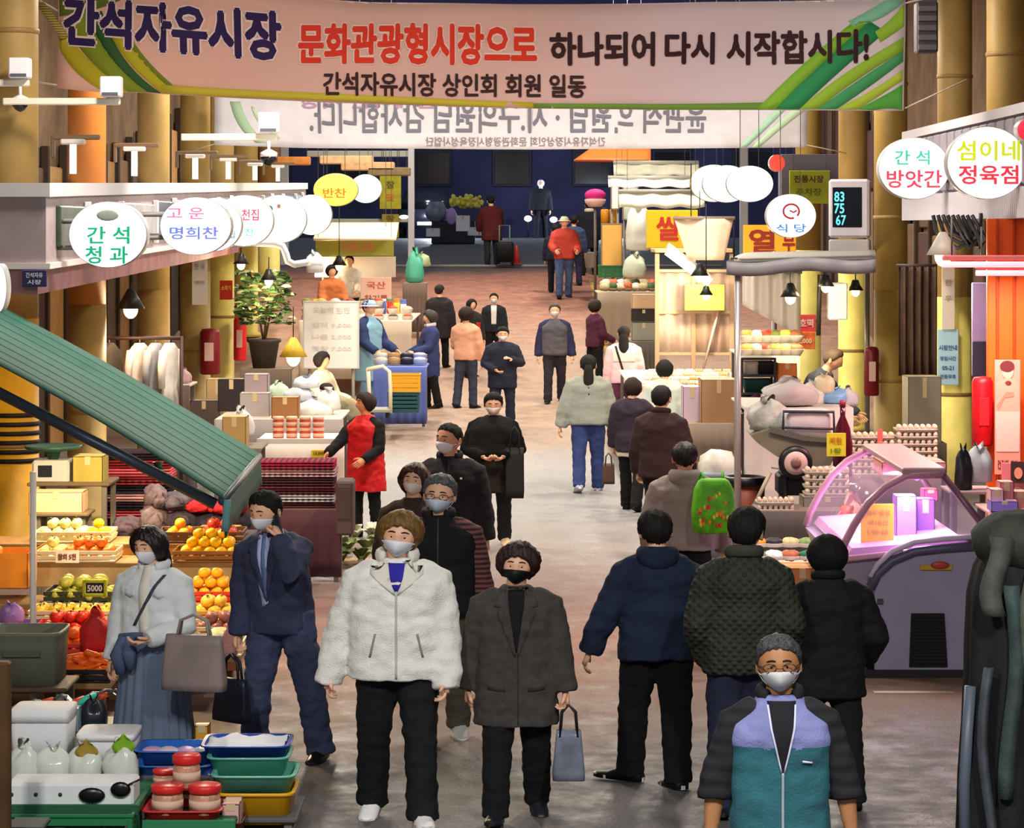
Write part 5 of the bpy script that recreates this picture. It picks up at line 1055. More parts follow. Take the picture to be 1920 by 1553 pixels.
# ---------------------------------------------------------------- bottom left: packed goods
table('low green slatted bench holding the foam box and jelly bags', 8, 258, 1512, 14.2, .75, M('#2f6b4a', .6), name='market_bench', edge=M('#1f5238', .6), th=.05)
crate('green plastic crate under the front foam box', 135, 1592, 14.25, 240, 76, .3, M('#1f7045', .5), name='plastic_crate')
t = T_('foam_box', 'white foam box with three small holes in front of the jelly bags', 'box', 138, 1512, 14.38); w = PX(235, 14.5); mb = MB(); mb.box((0, 0, PX(26, 14.5)), (w, .26, PX(52, 14.5)), .015); mb.build('box_body', M('#d3d8d8', .8, var=.03, bump=.3, bs=160), t)
for k in range(3): mb = MB(); mb.lathe([(.011, -.132), (.011, -.12)], n=10); ob = mb.build('hole', M('#33383a', .8), t); ob.rotation_euler = (R(-90), 0, 0); ob.location = (-.31 + .13 * k, -.001, .09)
JM = M('#d7dfd4', .18, alpha=.82, var=.05)
for px, w, h, lab in [(45, 62, 78, 'white jelly bag at the left end of the foam box row'), (100, 68, 72, 'round knotted jelly bag, second from left'), (158, 66, 74, 'jelly bag with a brown label, third from left'), (226, 68, 78, 'jelly bag with a green leaf tag, rightmost of the row')]: bag(lab, px, 1470, 14.75, w, h, JM, tie=M('#cfd6cc', .3))
for px, y, c, lab in [(232, 1400, '#7fb32a', 'green leaf tag on the rightmost jelly bag'), (163, 1410, '#a48a3a', 'brown label tag on the third jelly bag')]:
    t = T_('leaf_tag', lab, 'tag', px, y, 14.72); mb = MB(); mb.slab(lambda u, v: Vector(((u - .5) * .13 * math.sin(math.pi * (v * .86 + .07)), -.03 * v, .10 * v - .05 + .03 * math.sin(u * 3))), 6, 6, (0, .004, 0)); mb.build('leaf', M(c, .5), t)
def foam(label, px, y, d, w, h, dep):
    t = T_('foam_box', label, 'box', px, y, d); W_, H_ = PX(w, d), PX(h, d); mb = MB(); mb.loft([ring((0, 0, z), W_ / 2 * k, dep / 2 * k, 20, 9) for z, k in ((0, .93), (H_ * .78, 1))]); mb.build('box_body', M('#d6d8da', .8, bump=.3, bs=160), t)
    mb = MB(); mb.loft([ring((0, 0, z), W_ / 2 * k, dep / 2 * k, 20, 9) for z, k in ((H_ * .78, 1.03), (H_ * .98, 1.03), (H_, .98))]); mb.build('lid', M('#e2e4e6', .8, bump=.3, bs=160), t); return t
table('low rear bench for the white tubs at the left edge', 10, 262, 1424, 15.2, .5, M('#5a6a66', .6), th=.04); table('shelf bench behind the white tubs, with red-handled tools', 0, 204, 1372, 15.9, .5, M('#4f5a58', .6))
foam('tall white lidded tub behind the left jelly bags', 82, 1424, 15.45, 110, 100, .34); foam('long white foam box behind the rightmost jelly bag', 205, 1424, 15.35, 108, 56, .34)
bag('black plastic bundle on the rear bench beside the skirt', 176, 1374, 16.1, 50, 66, M('#23262e', .25)); carton('pale blue box between the tall tub and the black bundle', 128, 1372, 16.0, 40, 44, .2, M('#a9c6d0', .6))
for i, (px, y, c) in enumerate([(40, 1310, '#d0583a'), (92, 1300, '#d2502a'), (150, 1298, '#c84a32'), (172, 1292, '#3fc0a8'), (194, 1290, '#cc5530')]):
    t = T_('hand_rake', ['orange-handled hand tool at the left end of the tool row', 'red-handled hand tool, second in the tool row', 'red-handled hand tool, third in the tool row', 'teal-handled hand tool in the tool row', 'orange-handled hand tool by the skirt'][i], 'tool', px, y + 30, 16.15, rnd.uniform(-.4, .4), 'hand tools on the rear bench')
    mb = MB(); mb.tube([(-.09, 0, 0), (-.03, 0, .035), (.03, 0, .06)], [.018, .024, .016], 8); mb.build('grip', M(c, .4), t); mb = MB(); mb.tube([(.03, 0, .06), (.08, 0, .09), (.12, 0, .085)], [.01, .008, .008], 6); mb.build('steel_neck', metal('#9a9ea4'), t); mb = MB(); mb.slab(lambda u, v: Vector((.11 + .05 * u, (v - .5) * .06, .085 - .04 * u)), 2, 2, (0, 0, -.004)); mb.build('blade', metal('#b8bcc2'), t)
# black ladles hanging over the foam box front
for px, y, lab in [(172, 1492, 'black oval ladle lying on the foam box, left one'), (226, 1481, 'black oval ladle lying on the foam box, right one')]:
    t = T_('ladle', lab, 'ladle', px, y, 14.24, R(0)); mb = MB(); mb.ball((0, -.0, 0), (.072 if px < 200 else .055, .02, .042), 16, 8); mb.build('bowl', M('#0d0d0f', .3), t); mb = MB(); mb.tube([(.03, 0, .02), (.10, .02, .05)] if px > 200 else [(0, 0, -.03), (-.03, 0, -.09)], .006, 6); mb.build('handle', M('#1a1a1c', .3), t)
t = T_('metal_bowl', 'shiny steel bowl at the bottom left corner', 'bowl', 46, 1553, 13.9); mb = MB(); mb.lathe([(.04, 0), (.075, .03), (.09, .08), (.094, .085), (.085, .08), (.07, .03), (.03, .01)], n=20); mb.build('bowl_body', metal('#c9cdd2', .2), t); t.location.z = .13
table('low block under the steel bowl', 10, 80, 1552, 13.75, .25, M('#303634', .6))
t = thing('wooden_post', 'dark brown wooden post at the lower left edge', 'post', (X(4, 13.4), 13.4, 0)); mb = MB(); mb.box((0, 0, Z(1240, 13.4) / 2), (.085, .08, Z(1240, 13.4)), .012); mb.build('timber', M('#4a3114', .7, var=.3, vs=3), t); mb = MB(); mb.box((0, 0, .03), (.12, .11, .06), .01); mb.build('foot_block', M('#3a2710', .7), t)
# kimchi jars, red tray
table('low green stool under the red kimchi tray', 268, 440, 1541, 14.3, .5, M('#1f5a40', .6), edge=M('#2a7a50', .6)); tray('red plastic tray of kimchi jars in the lower left', 345, 1541, 14.5, 148, 32, .34, M('#c8262a', .35))
JB = M('#b98a70', .25, var=.25, vs=20, bump=.2); LD = M('#cf2a2a', .35)
for px, y, d, w, h, lab in [(314, 1526, 14.42, 62, 56, 'red-lidded kimchi jar at the left front of the red tray'), (384, 1526, 14.42, 62, 56, 'red-lidded kimchi jar at the right front of the red tray'), (350, 1476, 14.6, 54, 62, 'red-lidded kimchi jar standing on top of the two front jars'), (308, 1472, 14.75, 44, 30, 'low red-lidded tub behind the left kimchi jar')]: jar(lab, px, y, d, w, h, JB, LD)
for px, y, lab in [(352, 1478, 'flat red lid block between the lower jars')]: tray(lab, 350, 1484, 14.62, 70, 10, .2, M('#b4242a', .4))
carton('pale pink box at the right end of the red tray', 436, 1541, 14.55, 34, 40, .2, M('#d6a8a0', .6)); tray('brown tray on the stool right of the red tray', 438, 1556, 14.5, 40, 22, .25, M('#6a3a2a', .5))
# stacked trays
tray('yellow plastic tray, lowest of the right tray stack', 482, 1534, 14.9, 146, 60, .42, M('#e0a514', .35)); tray('empty teal tray resting on the yellow tray', 480, 1476, 14.95, 154, 34, .42, M('#69b8a4', .35)); tray('teal tray in the middle of the right tray stack', 470, 1443, 15.1, 150, 34, .40, M('#5cb09e', .35)); tray('blue tray lined with white paper on top of the stack', 464, 1412, 15.2, 162, 24, .40, M('#2449a8', .35))
t = T_('paper_sheet', 'crumpled white paper lining the top blue tray', 'paper', 464, 1396, 15.2); mb = MB(); mb.slab(lambda u, v: Vector(((u - .5) * .44, (v - .5) * .34, .03 * noise.noise(Vector((u * 5, v * 4, 1))) + .02)), 12, 8, (0, 0, -.004)); mb.build('sheet', M('#e2e6ee', .8), t)
tray('blue tray with pink packets behind the kimchi jars', 335, 1424, 15.3, 150, 26, .36, M('#2a62b8', .35)); tray('blue lower tray under the pink packets', 330, 1455, 15.1, 140, 30, .36, M('#2b66b0', .35)); bag('dark blue plastic bag between the jars and teal trays', 402, 1478, 15.0, 60, 46, M('#1c2f70', .3))
for k in range(4): t = T_('pink_packet', 'pink and white packet lying in the blue tray', 'packet', 285 + 32 * k, 1408, 15.3, rnd.uniform(-.3, .3), 'packets in the blue tray'); mb = MB(); mb.ball((0, 0, .0), (.06, .09, .022), 10, 6); mb.build('packet_body', M(('#d6a8cf', '#e2d8e2')[k % 2], .4), t); mb = MB(); mb.box((.055, 0, .0), (.03, .12, .004), .001); mb.build('seal_edge', M('#c88ac0', .4), t)
carton('small yellow-orange box on the ground behind the blue tray', 380, 1402, 15.9, 26, 44, .12, M('#d8962a', .6)); table('low support under the tray stack', 396, 556, 1535, 14.65, .6, M('#5a5a5c', .6)); table('low support under the blue trays', 262, 412, 1456, 14.9, .5, M('#4a4e54', .6)); table('small stool under the yellow-orange box', 362, 398, 1403, 15.8, .25, M('#6a6058', .6))
# ---------------------------------------------------------------- left textile stall and middle-left stalls
table('support under the orange carton behind the oranges', 372, 452, 1051, 22.05, .4, M('#6a5a44', .7)); table('support under the beige carton behind the pears', 58, 165, 963, 22.15, .4, M('#6a5a44', .7))
lamp('added black lamp under the green awning lighting the fruit', 250, 786, 21.5, '#ffdca8', 120, .09, .1, em=12); lamp('third small lamp added behind the awning arm for the fruit', 296, 886, 19.2, '#ffdca8', 70, .05, .08, em=12); lamp('second lamp added under the green awning, nearer the shop wall', 100, 712, 21.5, '#ffdca8', 130, .09, .1, em=12)  # unseen lamps added behind the canvas and arm to brighten the fruit
RD = ['#8a1d2c', '#2a1c26', '#c0465a', '#3a2a3c', '#d8a8ac', '#1f2030', '#a02f3e', '#d05a6a']
table('low table under the dark red blanket stack beside the olive carton', 195, 345, 1000, 24.2, .6, M('#5a4a3a', .7))
for k in range(10): blanket('folded %s blanket in the stack behind the pears, %s from the top' % (('red', 'black', 'pink', 'dark plum')[k % 4], ('first', 'second', 'third', 'fourth', 'fifth', 'sixth', 'seventh', 'eighth', 'ninth', 'tenth')[9 - k]), 262, 1000 - 15.6 * k, 24.5, 128 - 2 * (k % 3), 15.5, .45, M(RD[k % 8], .95, kind='plaid' if k % 3 == 0 else None, vs=5, col2='#1a1218', bump=.3), 'blankets stacked behind the pears')
table('table of plaid blankets at the left edge of the alley', 470, 640, 955, 25.0, .6, M('#5a4a3a', .7), skirt=M('#4a2a34', .9))
for k in range(6): blanket('folded plaid blanket on the alley table, %s from the top' % ('first', 'second', 'third', 'fourth', 'fifth', 'sixth')[5 - k], 556, 954 - 15.5 * k, 25.3, 150 - 4 * (k % 2), 15, .45, M(['#5a2030', '#b8b4bc', '#6a2a38', '#4a2430', '#c8a0a8', '#a02040'][k], .95, kind='plaid', vs=6, col2='#201822', bump=.3), 'plaid blankets on the alley table')
t = T_('display_stand', 'dark cabinet at the right end of the blanket table', 'stand', 648, 1000, 24.8); mb = MB(); mb.box((0, 0, .25), (.16, .4, .5), .02); mb.build('cabinet_body', M('#4a3a3a', .7), t); mb = MB(); mb.box((0, -.205, .3), (.12, .01, .3), .005); mb.build('door', M('#3a2c2e', .6), t)
# scarves and clothing heap in front of blankets
table('low clothes table behind the fruit, covered with grey and plum clothes', 215, 470, 1010, 23.2, .7, M('#4a4048', .7), skirt=M('#3a3040', .9))
for k, (px, y, w, h, c) in enumerate([(240, 1008, 60, 40, '#6a5a66'), (290, 1006, 56, 62, '#8a7a84'), (292, 958, 44, 50, '#75656f'), (345, 1004, 70, 50, '#4a4250'), (398, 1000, 80, 40, '#2c2a3e'), (440, 998, 60, 36, '#24222e'), (372, 962, 60, 26, '#c22430'), (408, 964, 60, 26, '#d02a34'), (448, 962, 44, 30, '#b82a38'), (335, 960, 60, 40, '#5a5460')]):
    t = T_('clothes_bundle', 'soft %s clothes bundle on the clothes table, %s' % (('mauve', 'grey', 'patterned grey', 'plum', 'navy', 'black', 'bright red', 'scarlet', 'crimson', 'ash grey')[k], ('far left end', 'left of centre', 'stacked upper left', 'centre', 'right of centre', 'right end', 'upper centre', 'upper right', 'upper right end', 'upper middle')[k]), 'clothes', px, y, 23.4, rnd.uniform(-.3, .3), 'clothes bundles')
    mb = MB(); w_, h_ = PX(w, 23.4) / 2, PX(h, 23.4); sd = k * 3.1
    mb.ball((0, 0, h_ / 2), (w_, .2, h_ / 2), 20, 12, lambda q: 1 + .28 * noise.noise(Vector((q.x * 2.4 + sd, q.y * 2.4, q.z * 3)))); mb.build('cloth_heap', M(c, .95, var=.3, vs=16, bump=.5, bs=40), t)
    mb = MB(); mb.tube([(w_ * .7 * math.cos(a), -.16, h_ * (.5 + .3 * math.sin(a * 1.3))) for a in (0, .7, 1.4, 2.1, 2.8)], .02, 7); mb.build('fold', M(c, .95, bump=.4), t)
# scale and grey devices near the awning
t = T_('weighing_scale', 'green-grey weighing scale above the pears', 'scale', 100, 905, 23.3); s_ = 23.3 / F; mb = MB(); mb.box((0, 0, 22 * s_), (70 * s_, .3, 44 * s_), .02); mb.build('scale_body', M('#b9bcc0', .5), t); mb = MB(); mb.box((-10 * s_, -.152, 24 * s_), (26 * s_, .01, 22 * s_), .003); mb.build('display', M('#242834', .2), t)
mb = MB(); mb.lathe([(10 * s_, 44 * s_), (14 * s_, 58 * s_), (52 * s_, 64 * s_), (54 * s_, 70 * s_), (48 * s_, 68 * s_), (2 * s_, 64 * s_)], n=20); mb.build('pan', M('#28483e', .4), t)
table('shelf table under the weighing scale', 50, 205, 906, 23.0, .6, M('#6b5a44', .7))
# middle-left stall A: red jars
table('white-topped table of red jars beside the red apron', 482, 646, 824, 29.4, .9, M('#dcd5cc', .6), skirt=M('#d4c6bc', .85), edge=M('#cfc8c0', .5))
for r in range(2):
    for c in range(4):
        jar('red-lidded red pepper jar, %s row, %s from the left' % (('lower', 'upper')[r], ('first', 'second', 'third', 'fourth')[c]), 522 + 25 * c, 823 - 21 * r, 29.6, 22, 21, M('#c8442a', .35, var=.15), M('#d8b08a', .4) if c < 3 else M('#e8a8a0', .4), 'red pepper jars')
carton('brown cardboard box on the left stall behind the jars', 536, 786, 30.6, 50, 42, .3, M('#9a6a3e', .8)); board('yellow price label on the white table cloth', 584, 612, 844, 858, 29.37, M('#d8bf2c', .7), name='price_label', th=.01, lines=[('10,000', 598, 851, 20, 7, '#6a3a1a')])
table('rear table of wrapped goods behind the red jars', 402, 640, 786, 30.4, 1.6, M('#b8aca0', .7), skirt=M('#8a8480', .9))
for px, y, w, h, c, lab in [(585, 782, 84, 36, '#d5dcd8', 'bulging clear plastic bag of noodles on the rear table'), (560, 752, 60, 30, '#c2cbd8', 'pale blue plastic bag on the rear table'), (616, 770, 44, 40, '#dcdcd4', 'white plastic bag at the right end of the rear table'), (522, 746, 40, 30, '#b9d2bc', 'pale green plastic bag on the rear table'), (575, 728, 50, 24, '#cdd6e2', 'white-blue plastic bag at the back of the rear table')]: bag(lab, px, y, 31.2, w, h, M(c, .3, var=.1))
carton('grey box of goods at the left of the rear table', 480, 786, 31.0, 56, 50, .35, M('#a8a2a0', .7)); carton('dark crate-like box beside the plant pot', 436, 770, 31.8, 50, 60, .3, M('#2c262a', .8)); carton('mauve-grey box on top of the grey box', 482, 737, 31.2, 44, 36, .3, M('#9a8e92', .7)); carton('tan box behind the awning tip', 442, 840, 28.4, 44, 60, .35, M('#b3925c', .8))
bag('white bag with black print on the left stall, by the awning tip', 452, 820, 28.8, 46, 54, M('#d8d4d2', .6)); table('low table under the tan box at the awning tip', 410, 490, 841, 28.2, .8, M('#6a5c50', .7), skirt=M('#5a4e48', .9))
# vegetables heap table near the suit
table('low table of leafy vegetables behind the suit', 588, 712, 1062, 26.0, .7, M('#a8885a', .7), edge=M('#8a7a4a', .6), skirt=M('#7a6a5c', .9))
for k in range(9):
    t = T_('leafy_vegetable', 'bundle of leafy greens on the low table behind the suit', 'vegetable', 604 + 12 * k, 1061 - 22 * (k % 3), 26.15 + .16 * (k % 3), k, 'greens on the low table'); mb = MB()
    for j in range(9): a = j * 2.4; mb.slab(lambda u, v: Vector((math.cos(a) * (.02 + .13 * u), math.sin(a) * (.02 + .10 * u), .04 + .09 * math.sin(u * 2.2) + (j % 3) * .03)) + Vector((-math.sin(a), math.cos(a), 0)) * (v - .5) * .09 * math.sin(math.pi * (u * .9 + .08)), 4, 3, (0, 0, -.004))
    mb.build('leaves', M(('#5a6a3a', '#8a9a6a', '#c8c4b0')[k % 3], .7, var=.2), t); mb = MB(); mb.tube([(0, 0, .0), (0, 0, .06)], .03, 8); mb.build('stem_bunch', M('#d8d8bc', .6), t)
bag('white plastic bag hanging by the red apron', 628, 1005, 26.9, 42, 78, M('#e6dede', .35)); table('stool under the white plastic bag', 606, 652, 1006, 26.7, .4, M('#7a6a5c', .7))
# potted plant
t = T_('potted_plant', 'leafy potted shrub beside the red extinguisher box', 'plant', 495, 690, 38.5); mb = MB(); mb.lathe([(.16, 0), (.22, .36), (.25, .38), (.25, .42), (.2, .42), (.19, .36)], n=18); mb.build('pot', M('#3a3230', .6), t); mb = MB()
for k in range(5): mb.tube([(0, 0, .35), (.1 * math.cos(k * 1.3), .1 * math.sin(k * 1.3), .8), (.28 * math.cos(k * 1.3), .2 * math.sin(k * 1.3), 1.15 + .06 * k)], [.02, .014, .008], 6)
mb.build('branches', M('#5a4428', .8), t)
for q, (c, n) in enumerate([('#2e4a26', 120), ('#5a7a3c', 90), ('#b8c4a0', 60)]):
    mb = MB()
    for k in range(n):
        a, b = rnd.uniform(0, 6.28), rnd.uniform(-.6, 1); rr = rnd.uniform(.4, 1) ** .5; p_ = Vector((.40 * rr * math.cos(a), .34 * rr * math.sin(a), .92 + .48 * b)); m3 = Matrix.Rotation(rnd.uniform(0, 6.28), 3, 'Z') @ Matrix.Rotation(rnd.uniform(-1, 1), 3, 'X'); L_ = rnd.uniform(.07, .12)
        mb.add([p_ + m3 @ Vector(v) for v in ((-L_, 0, 0), (-.3 * L_, .4 * L_, .01), (.5 * L_, .35 * L_, .01), (L_, 0, -.02), (.5 * L_, -.35 * L_, .01), (-.3 * L_, -.4 * L_, .01))], [[0, 1, 2, 3], [0, 3, 4, 5]])
    o = mb.build('foliage', M(c, .6, var=.2), t); o['kind'] = 'stuff'
table('low stand under the potted shrub', 450, 545, 692, 38.2, .6, M('#5a4a3a', .7), skirt=M('#4f463e', .9))
def ext(label, px, y0, y1, w, d, c, rnd_=True):
    t = T_('extinguisher_cover', label, 'fire extinguisher', px, y1, d); r, h = PX(w, d) / 2, PX(y1 - y0, d); mb = MB(); mb.lathe([(r * .9, 0), (r, .02), (r, h - .06), (r * .8, h - .01), (r * .3, h)], n=20); mb.build('cover', M(c, .4, var=.1), t)
    mb = MB(); mb.box((0, -r * 1.0, h * .5), (r * .9, .008, h * .4), .003); mb.build('label_plate', M('#d8b8b0', .6) if c != '#c0101a' else M('#d02028', .5), t); mb = MB(); mb.box((0, r * 1.02, h * .7), (.06, .06, .08), .006); mb.build('hook', M('#555555', .5), t); return t
ext('dark red extinguisher cover on the left column', 394, 616, 702, 38, 40.6, '#7a1420'); ext('bright red extinguisher box by the potted shrub', 450, 594, 676, 24, 46.2, '#d8282c')
board('white paper notice hanging on the left column, upper', 360, 389, 480, 572, 40.6, M('#cfcac4', .8), name='paper_notice', th=.01, lines=[('안 내', 374, 500, 18, 12, '#9a9490'), ('시장이용', 374, 530, 20, 8, '#aaa49e')]); board('small red and yellow notice on the yellow column', 412, 436, 526, 562, 46.1, M('#b8301c', .7), name='paper_notice', th=.012, lines=[('소화기', 424, 540, 18, 9, '#f0c040')])
board('large white menu board standing in the left aisle', 570, 672, 566, 690, 39.5, M('#d9d7d6', .7), name='menu_board', frame=M('#c2c0be', .5), th=.04, lines=[('오늘의 반찬', 622, 582, 70, 12, '#c0c0c0'), ('김치 5,000', 622, 610, 74, 10, '#c8c6c6'), ('나물 3,000', 622, 632, 74, 10, '#c8c6c6'), ('젓갈 7,000', 622, 654, 74, 10, '#c8c6c6')], legs=1)
# yellow bowl lamp
lamp('lamp with a wide yellow shade hanging low over the left stall', 550, 672, 36.0, '#ffe0a0', 60, .19, .7, shade='#d8b43a', em=3)
for lab, px, y, d, r in [('black lamp shade above the shrub', 504, 528, 38, .12), ('lamp shade hanging before the hazard column bay, left', 245, 582, 31, .17), ('black lamp shade near the blue-white sign poles', 452, 498, 36, .11), ('dark lamp shade above the left counters', 636, 500, 46, .13), ('lamp shade at the far left counter', 592, 500, 52, .15)]: lamp(lab, px, y, d, '#ffe0b0', 45, r, .35 if px < 520 else 1.2)
t = thing('gooseneck_pipe', 'white curved duct pipe under the left round signs', 'pipe', W(540, 500, 36)); o_ = t.location.copy(); mb = MB(); mb.tube([W(x, y, 36) - o_ for x, y in ((430, 458), (480, 456), (515, 457), (530, 462), (536, 476), (540, 490), (552, 496), (590, 490))], .05, 10); mb.build('duct', M('#cfd2dc', .3), t); mb = MB(); mb.lathe([(.11, -.03), (.07, .05), (.05, .06)], n=14, c=W(590, 494, 36) - o_); mb.build('nozzle', M('#e0e0e6', .3), t)
bag('clear plastic bag bundle hanging at the duct end', 590, 512, 44, 34, 40, M('#e2e6ea', .3))
# middle-left stall B: far counters
table('long counter of side dishes at the far left', 560, 772, 602, 45.5, 4.4, M('#cfc2b0', .6), skirt=M('#c8b8a4', .9))
table('blue-clothed table in the left aisle', 700, 800, 688, 41.2, 1.2, M('#6a7cc0', .8), skirt=M('#5868b0', .9))
crate('yellow crate stacked on the teal crate in the aisle', 760, 735, 40.3, 56, 34, .4, M('#d09a1c', .5)); crate('dark teal crate with a white mark in the aisle', 757, 772, 40.3, 58, 38, .42, M('#17464c', .5))
t = T_('hand_cart', 'white-handled hand cart beside the crates', 'cart', 708, 785, 39.6); s_ = 39.6 / F; mb = MB(); mb.tube([(-20 * s_, 0, 92 * s_), (10 * s_, 0, 98 * s_), (22 * s_, 0, 88 * s_), (24 * s_, 0, 60 * s_), (24 * s_, 0, 10 * s_)], .03, 8); mb.tube([(-20 * s_, .3, 92 * s_), (-16 * s_, .3, 10 * s_)], .03, 8); mb.build('handle', M('#d8d2bc', .5), t); mb = MB(); mb.box((0, .15, .12), (50 * s_, .6, .05), .01); mb.build('platform', M('#8a8a7a', .5), t)
for q in (-1, 1):
    for r_ in (0, .35): mb = MB(); mb.lathe([(.02, -.025), (.07, -.025), (.075, 0), (.07, .025), (.02, .025)], n=14); w_ = mb.build('wheel', M('#1f1f20', .6), t); w_.rotation_euler = (0, R(90), 0); w_.location = (q * 18 * s_, r_, .075)
for k in range(22):
    px = 575 + (k % 8) * 27; r = k // 8; d = 46 + 1.5 * r; y = 602 - 15 * r; c = ['#c8542c', '#e0d4bc', '#7a8a3a', '#d8b04a', '#e8e4dc', '#a84a3a', '#5a4a3a'][k % 7]
    t = T_('dish_tub', '%s tub of side dish on the far left counter' % ('orange', 'cream', 'green', 'ochre', 'white', 'brick', 'brown')[k % 7], 'tub', px, y + 2, d, 0, '%s tubs on the far left counter' % ('orange', 'cream', 'green', 'ochre', 'white', 'brick', 'brown')[k % 7]); mb = MB(); mb.lathe([(.07, 0), (.10, .09), (.105, .10), (.09, .095)], n=12); mb.build('tub_body', M('#d8d4cc', .4), t); mb = MB(); mb.ball((0, 0, .095), (.09, .09, .05), 10, 6); mb.build('food_heap', M(c, .6, var=.2), t)
for k in range(8): 
    t = T_('dish_tub', '%s food pack on the blue table' % ('white', 'tan', 'dark', 'pale blue')[k % 4], 'tub', 715 + 24 * (k % 4), 684 - 9 * (k // 4), 41.6 + .5 * (k // 4), 0, '%s food packs on the blue table' % ('white', 'tan', 'dark', 'pale blue')[k % 4]); mb = MB(); mb.lathe([(.09, 0), (.1, .08), (.105, .09)], n=12, sx=1.2); mb.build('tub_body', M(('#e4e2dc', '#c0a070', '#2a2a34', '#a8b8dc')[k % 4], .4), t); mb = MB(); mb.ball((0, 0, .09), (.1, .08, .03), 10, 5); mb.build('food_heap', M(('#c8b89a', '#a8743a', '#3a3a44', '#dcdce4')[k % 4], .5), t)
board('pale pink notice board with lettering above the far left counter', 676, 734, 520, 585, 50, M('#e0b8a8', .7), th=.03, lines=[('국산', 705, 535, 36, 14, '#c85a4a'), ('참기름', 705, 560, 44, 14, '#a8584a')], legs=1)
board('yellow-green shop sign under a bright awning at the far left', 592, 738, 448, 480, 52, M('#a8b04a', .6), th=.1, lines=[('야채나라', 670, 464, 60, 18, '#d88a7a')], up=1); board('white panel wall below the yellow-green shop sign', 590, 742, 481, 520, 52.4, M('#e8dcd0', .7), name='wall_panel', cat='panel', th=.05, legs=1)
t = thing('shop_awning', 'bright cream awning over the yellow-green shop sign', 'awning', W(665, 447, 51)); o_ = t.location.copy(); mb = MB(); mb.slab(lambda u, v: W(588 + 155 * u, 447 - 6 * v, 51 + .1) + Vector((0, 1.2 * v, .25 * v)) - o_, 8, 3, (0, 0, -.03)); mb.build('canvas', M('#efe2bc', .6), t); mb = MB(); mb.tube([W(588, 448, 51) - o_, W(743, 448, 51) - o_], .035, 8); mb.build('front_bar', M('#f2ead0', .4), t); hang(t, (-.7, .7), 0)
for lab, px0, px1, y0, y1, d, c in [('olive and yellow vertical banner by the end post, upper', 712, 752, 328, 392, 59.8, '#8a8a1c'), ('olive brown vertical banner by the end post, lower', 716, 748, 402, 446, 59.8, '#7a6f1c')]: board(lab, px0, px1, y0, y1, d, M(c, .7, var=.15), name='vertical_banner', th=.03, up=1, lines=[('참', (px0 + px1) / 2, (y0 + y1) / 2 - 14, 16, 14, '#4a4a10'), ('맛', (px0 + px1) / 2, (y0 + y1) / 2 + 10, 16, 14, '#b05a2a')])
t = thing('end_frame', 'grey steel gate frame at the left end of the alley', 'frame', (X(771, 60), 60, gz(60))); mb = MB(); mb.box((0, 0, 2.1), (.14, .16, 4.2), .01); mb.build('post', M('#a8adb4', .4), t); mb = MB(); mb.box((-1.2, 0, 2.9), (2.3, .12, .14), .01); mb.box((-1.2, 0, 1.4), (2.3, .08, .08), .01); mb.build('crossbar', M('#8f938e', .4), t)
for k, (px0, px1, y, c) in enumerate([(520, 582, 302, '#c8823c'), (600, 700, 300, '#d8b48a'), (640, 740, 312, '#cfa87c'), (690, 770, 322, '#7a6a4a')]):
    t = thing('timber_beam', '%s roof timber at the far left above the shops' % ('orange', 'cream', 'peach', 'brown')[k], 'beam', W((px0 + px1) / 2, y, 54)); w_ = PX(px1 - px0, 54); mb = MB(); mb.box((0, 0, 0), (w_, .3, .17), .02); mb.build('timber', M(c, .6, var=.15), t); hang(t, (-w_ * .4, w_ * .4), .05)
bag('green and teal plastic bag hanging at the far left corner', 778, 530, 52, 34, 60, M('#4fae94', .4)); bag('pale green plastic bag above the teal bag', 786, 500, 53, 40, 26, M('#a8b88a', .4)); table('small corner table with plastic bags at the far left', 755, 800, 531, 51.8, 1.2, M('#8a7a6a', .6), skirt=M('#6a5a50', .9))
# far street: dark car, flowers
t = thing('dark_car', 'dark parked car half hidden by the end post on the night street', 'car', (X(796, 90), 90.0, gz(90)), R(0)); mb = MB()
mb.loft([[Vector((x * sx_, y, z)) for x, z in ((-.92, .35), (-.95, .7), (-.9, .98), (.9, .98), (.95, .7), (.92, .35))] for y, sx_ in ((-.0, .9), (.25, 1), (3.9, 1), (4.2, .92))]); mb.build('car_body', M('#0c0d14', .25), t)
mb = MB(); mb.loft([[Vector((x * k, y, z)) for x, z in ((-.86, .97), (-.7, 1.62), (.7, 1.62), (.86, .97))] for y, k in ((.9, 1), (1.3, 1), (3.4, 1), (4.0, .95))]); mb.build('cabin', M('#0a0b10', .15), t)
for q in (-1, 1):
    mb = MB(); mb.ball((q * .7, -.02, .72), (.16, .05, .07), 10, 6); mb.build('headlight', glow('#e8ecff', 3), t)
    for yy in (.8, 3.3): mb = MB(); mb.lathe([(.1, -.1), (.31, -.1), (.34, 0), (.31, .1), (.1, .1)], n=18); w_ = mb.build('wheel', M('#101012', .7), t); w_.rotation_euler = (0, R(90), 0); w_.location = (q * .85, yy, .34)
mb = MB(); mb.box((0, -.01, .5), (.5, .03, .11), .005); mb.build('number_plate', M('#c8ccd8', .5), t)
t = thing('flower_stand', 'yellow flowers and wrapped bundles on a low rack beside the dark car', 'flowers', (X(850, 80), 80, gz(80))); mb = MB(); mb.box((0, 0, .35), (1.3, .6, .7), .03); mb.build('rack', M('#23252f', .6), t)
mb = MB(); 
for k in range(60): mb.ball((rnd.uniform(-.1, .85), rnd.uniform(-.25, .25), 1.25 + rnd.uniform(-.14, .2)), rnd.uniform(.05, .085), 7, 5)
o = mb.build('yellow_blossoms', M('#f2e25c', .6, var=.15), t); o['kind'] = 'stuff'
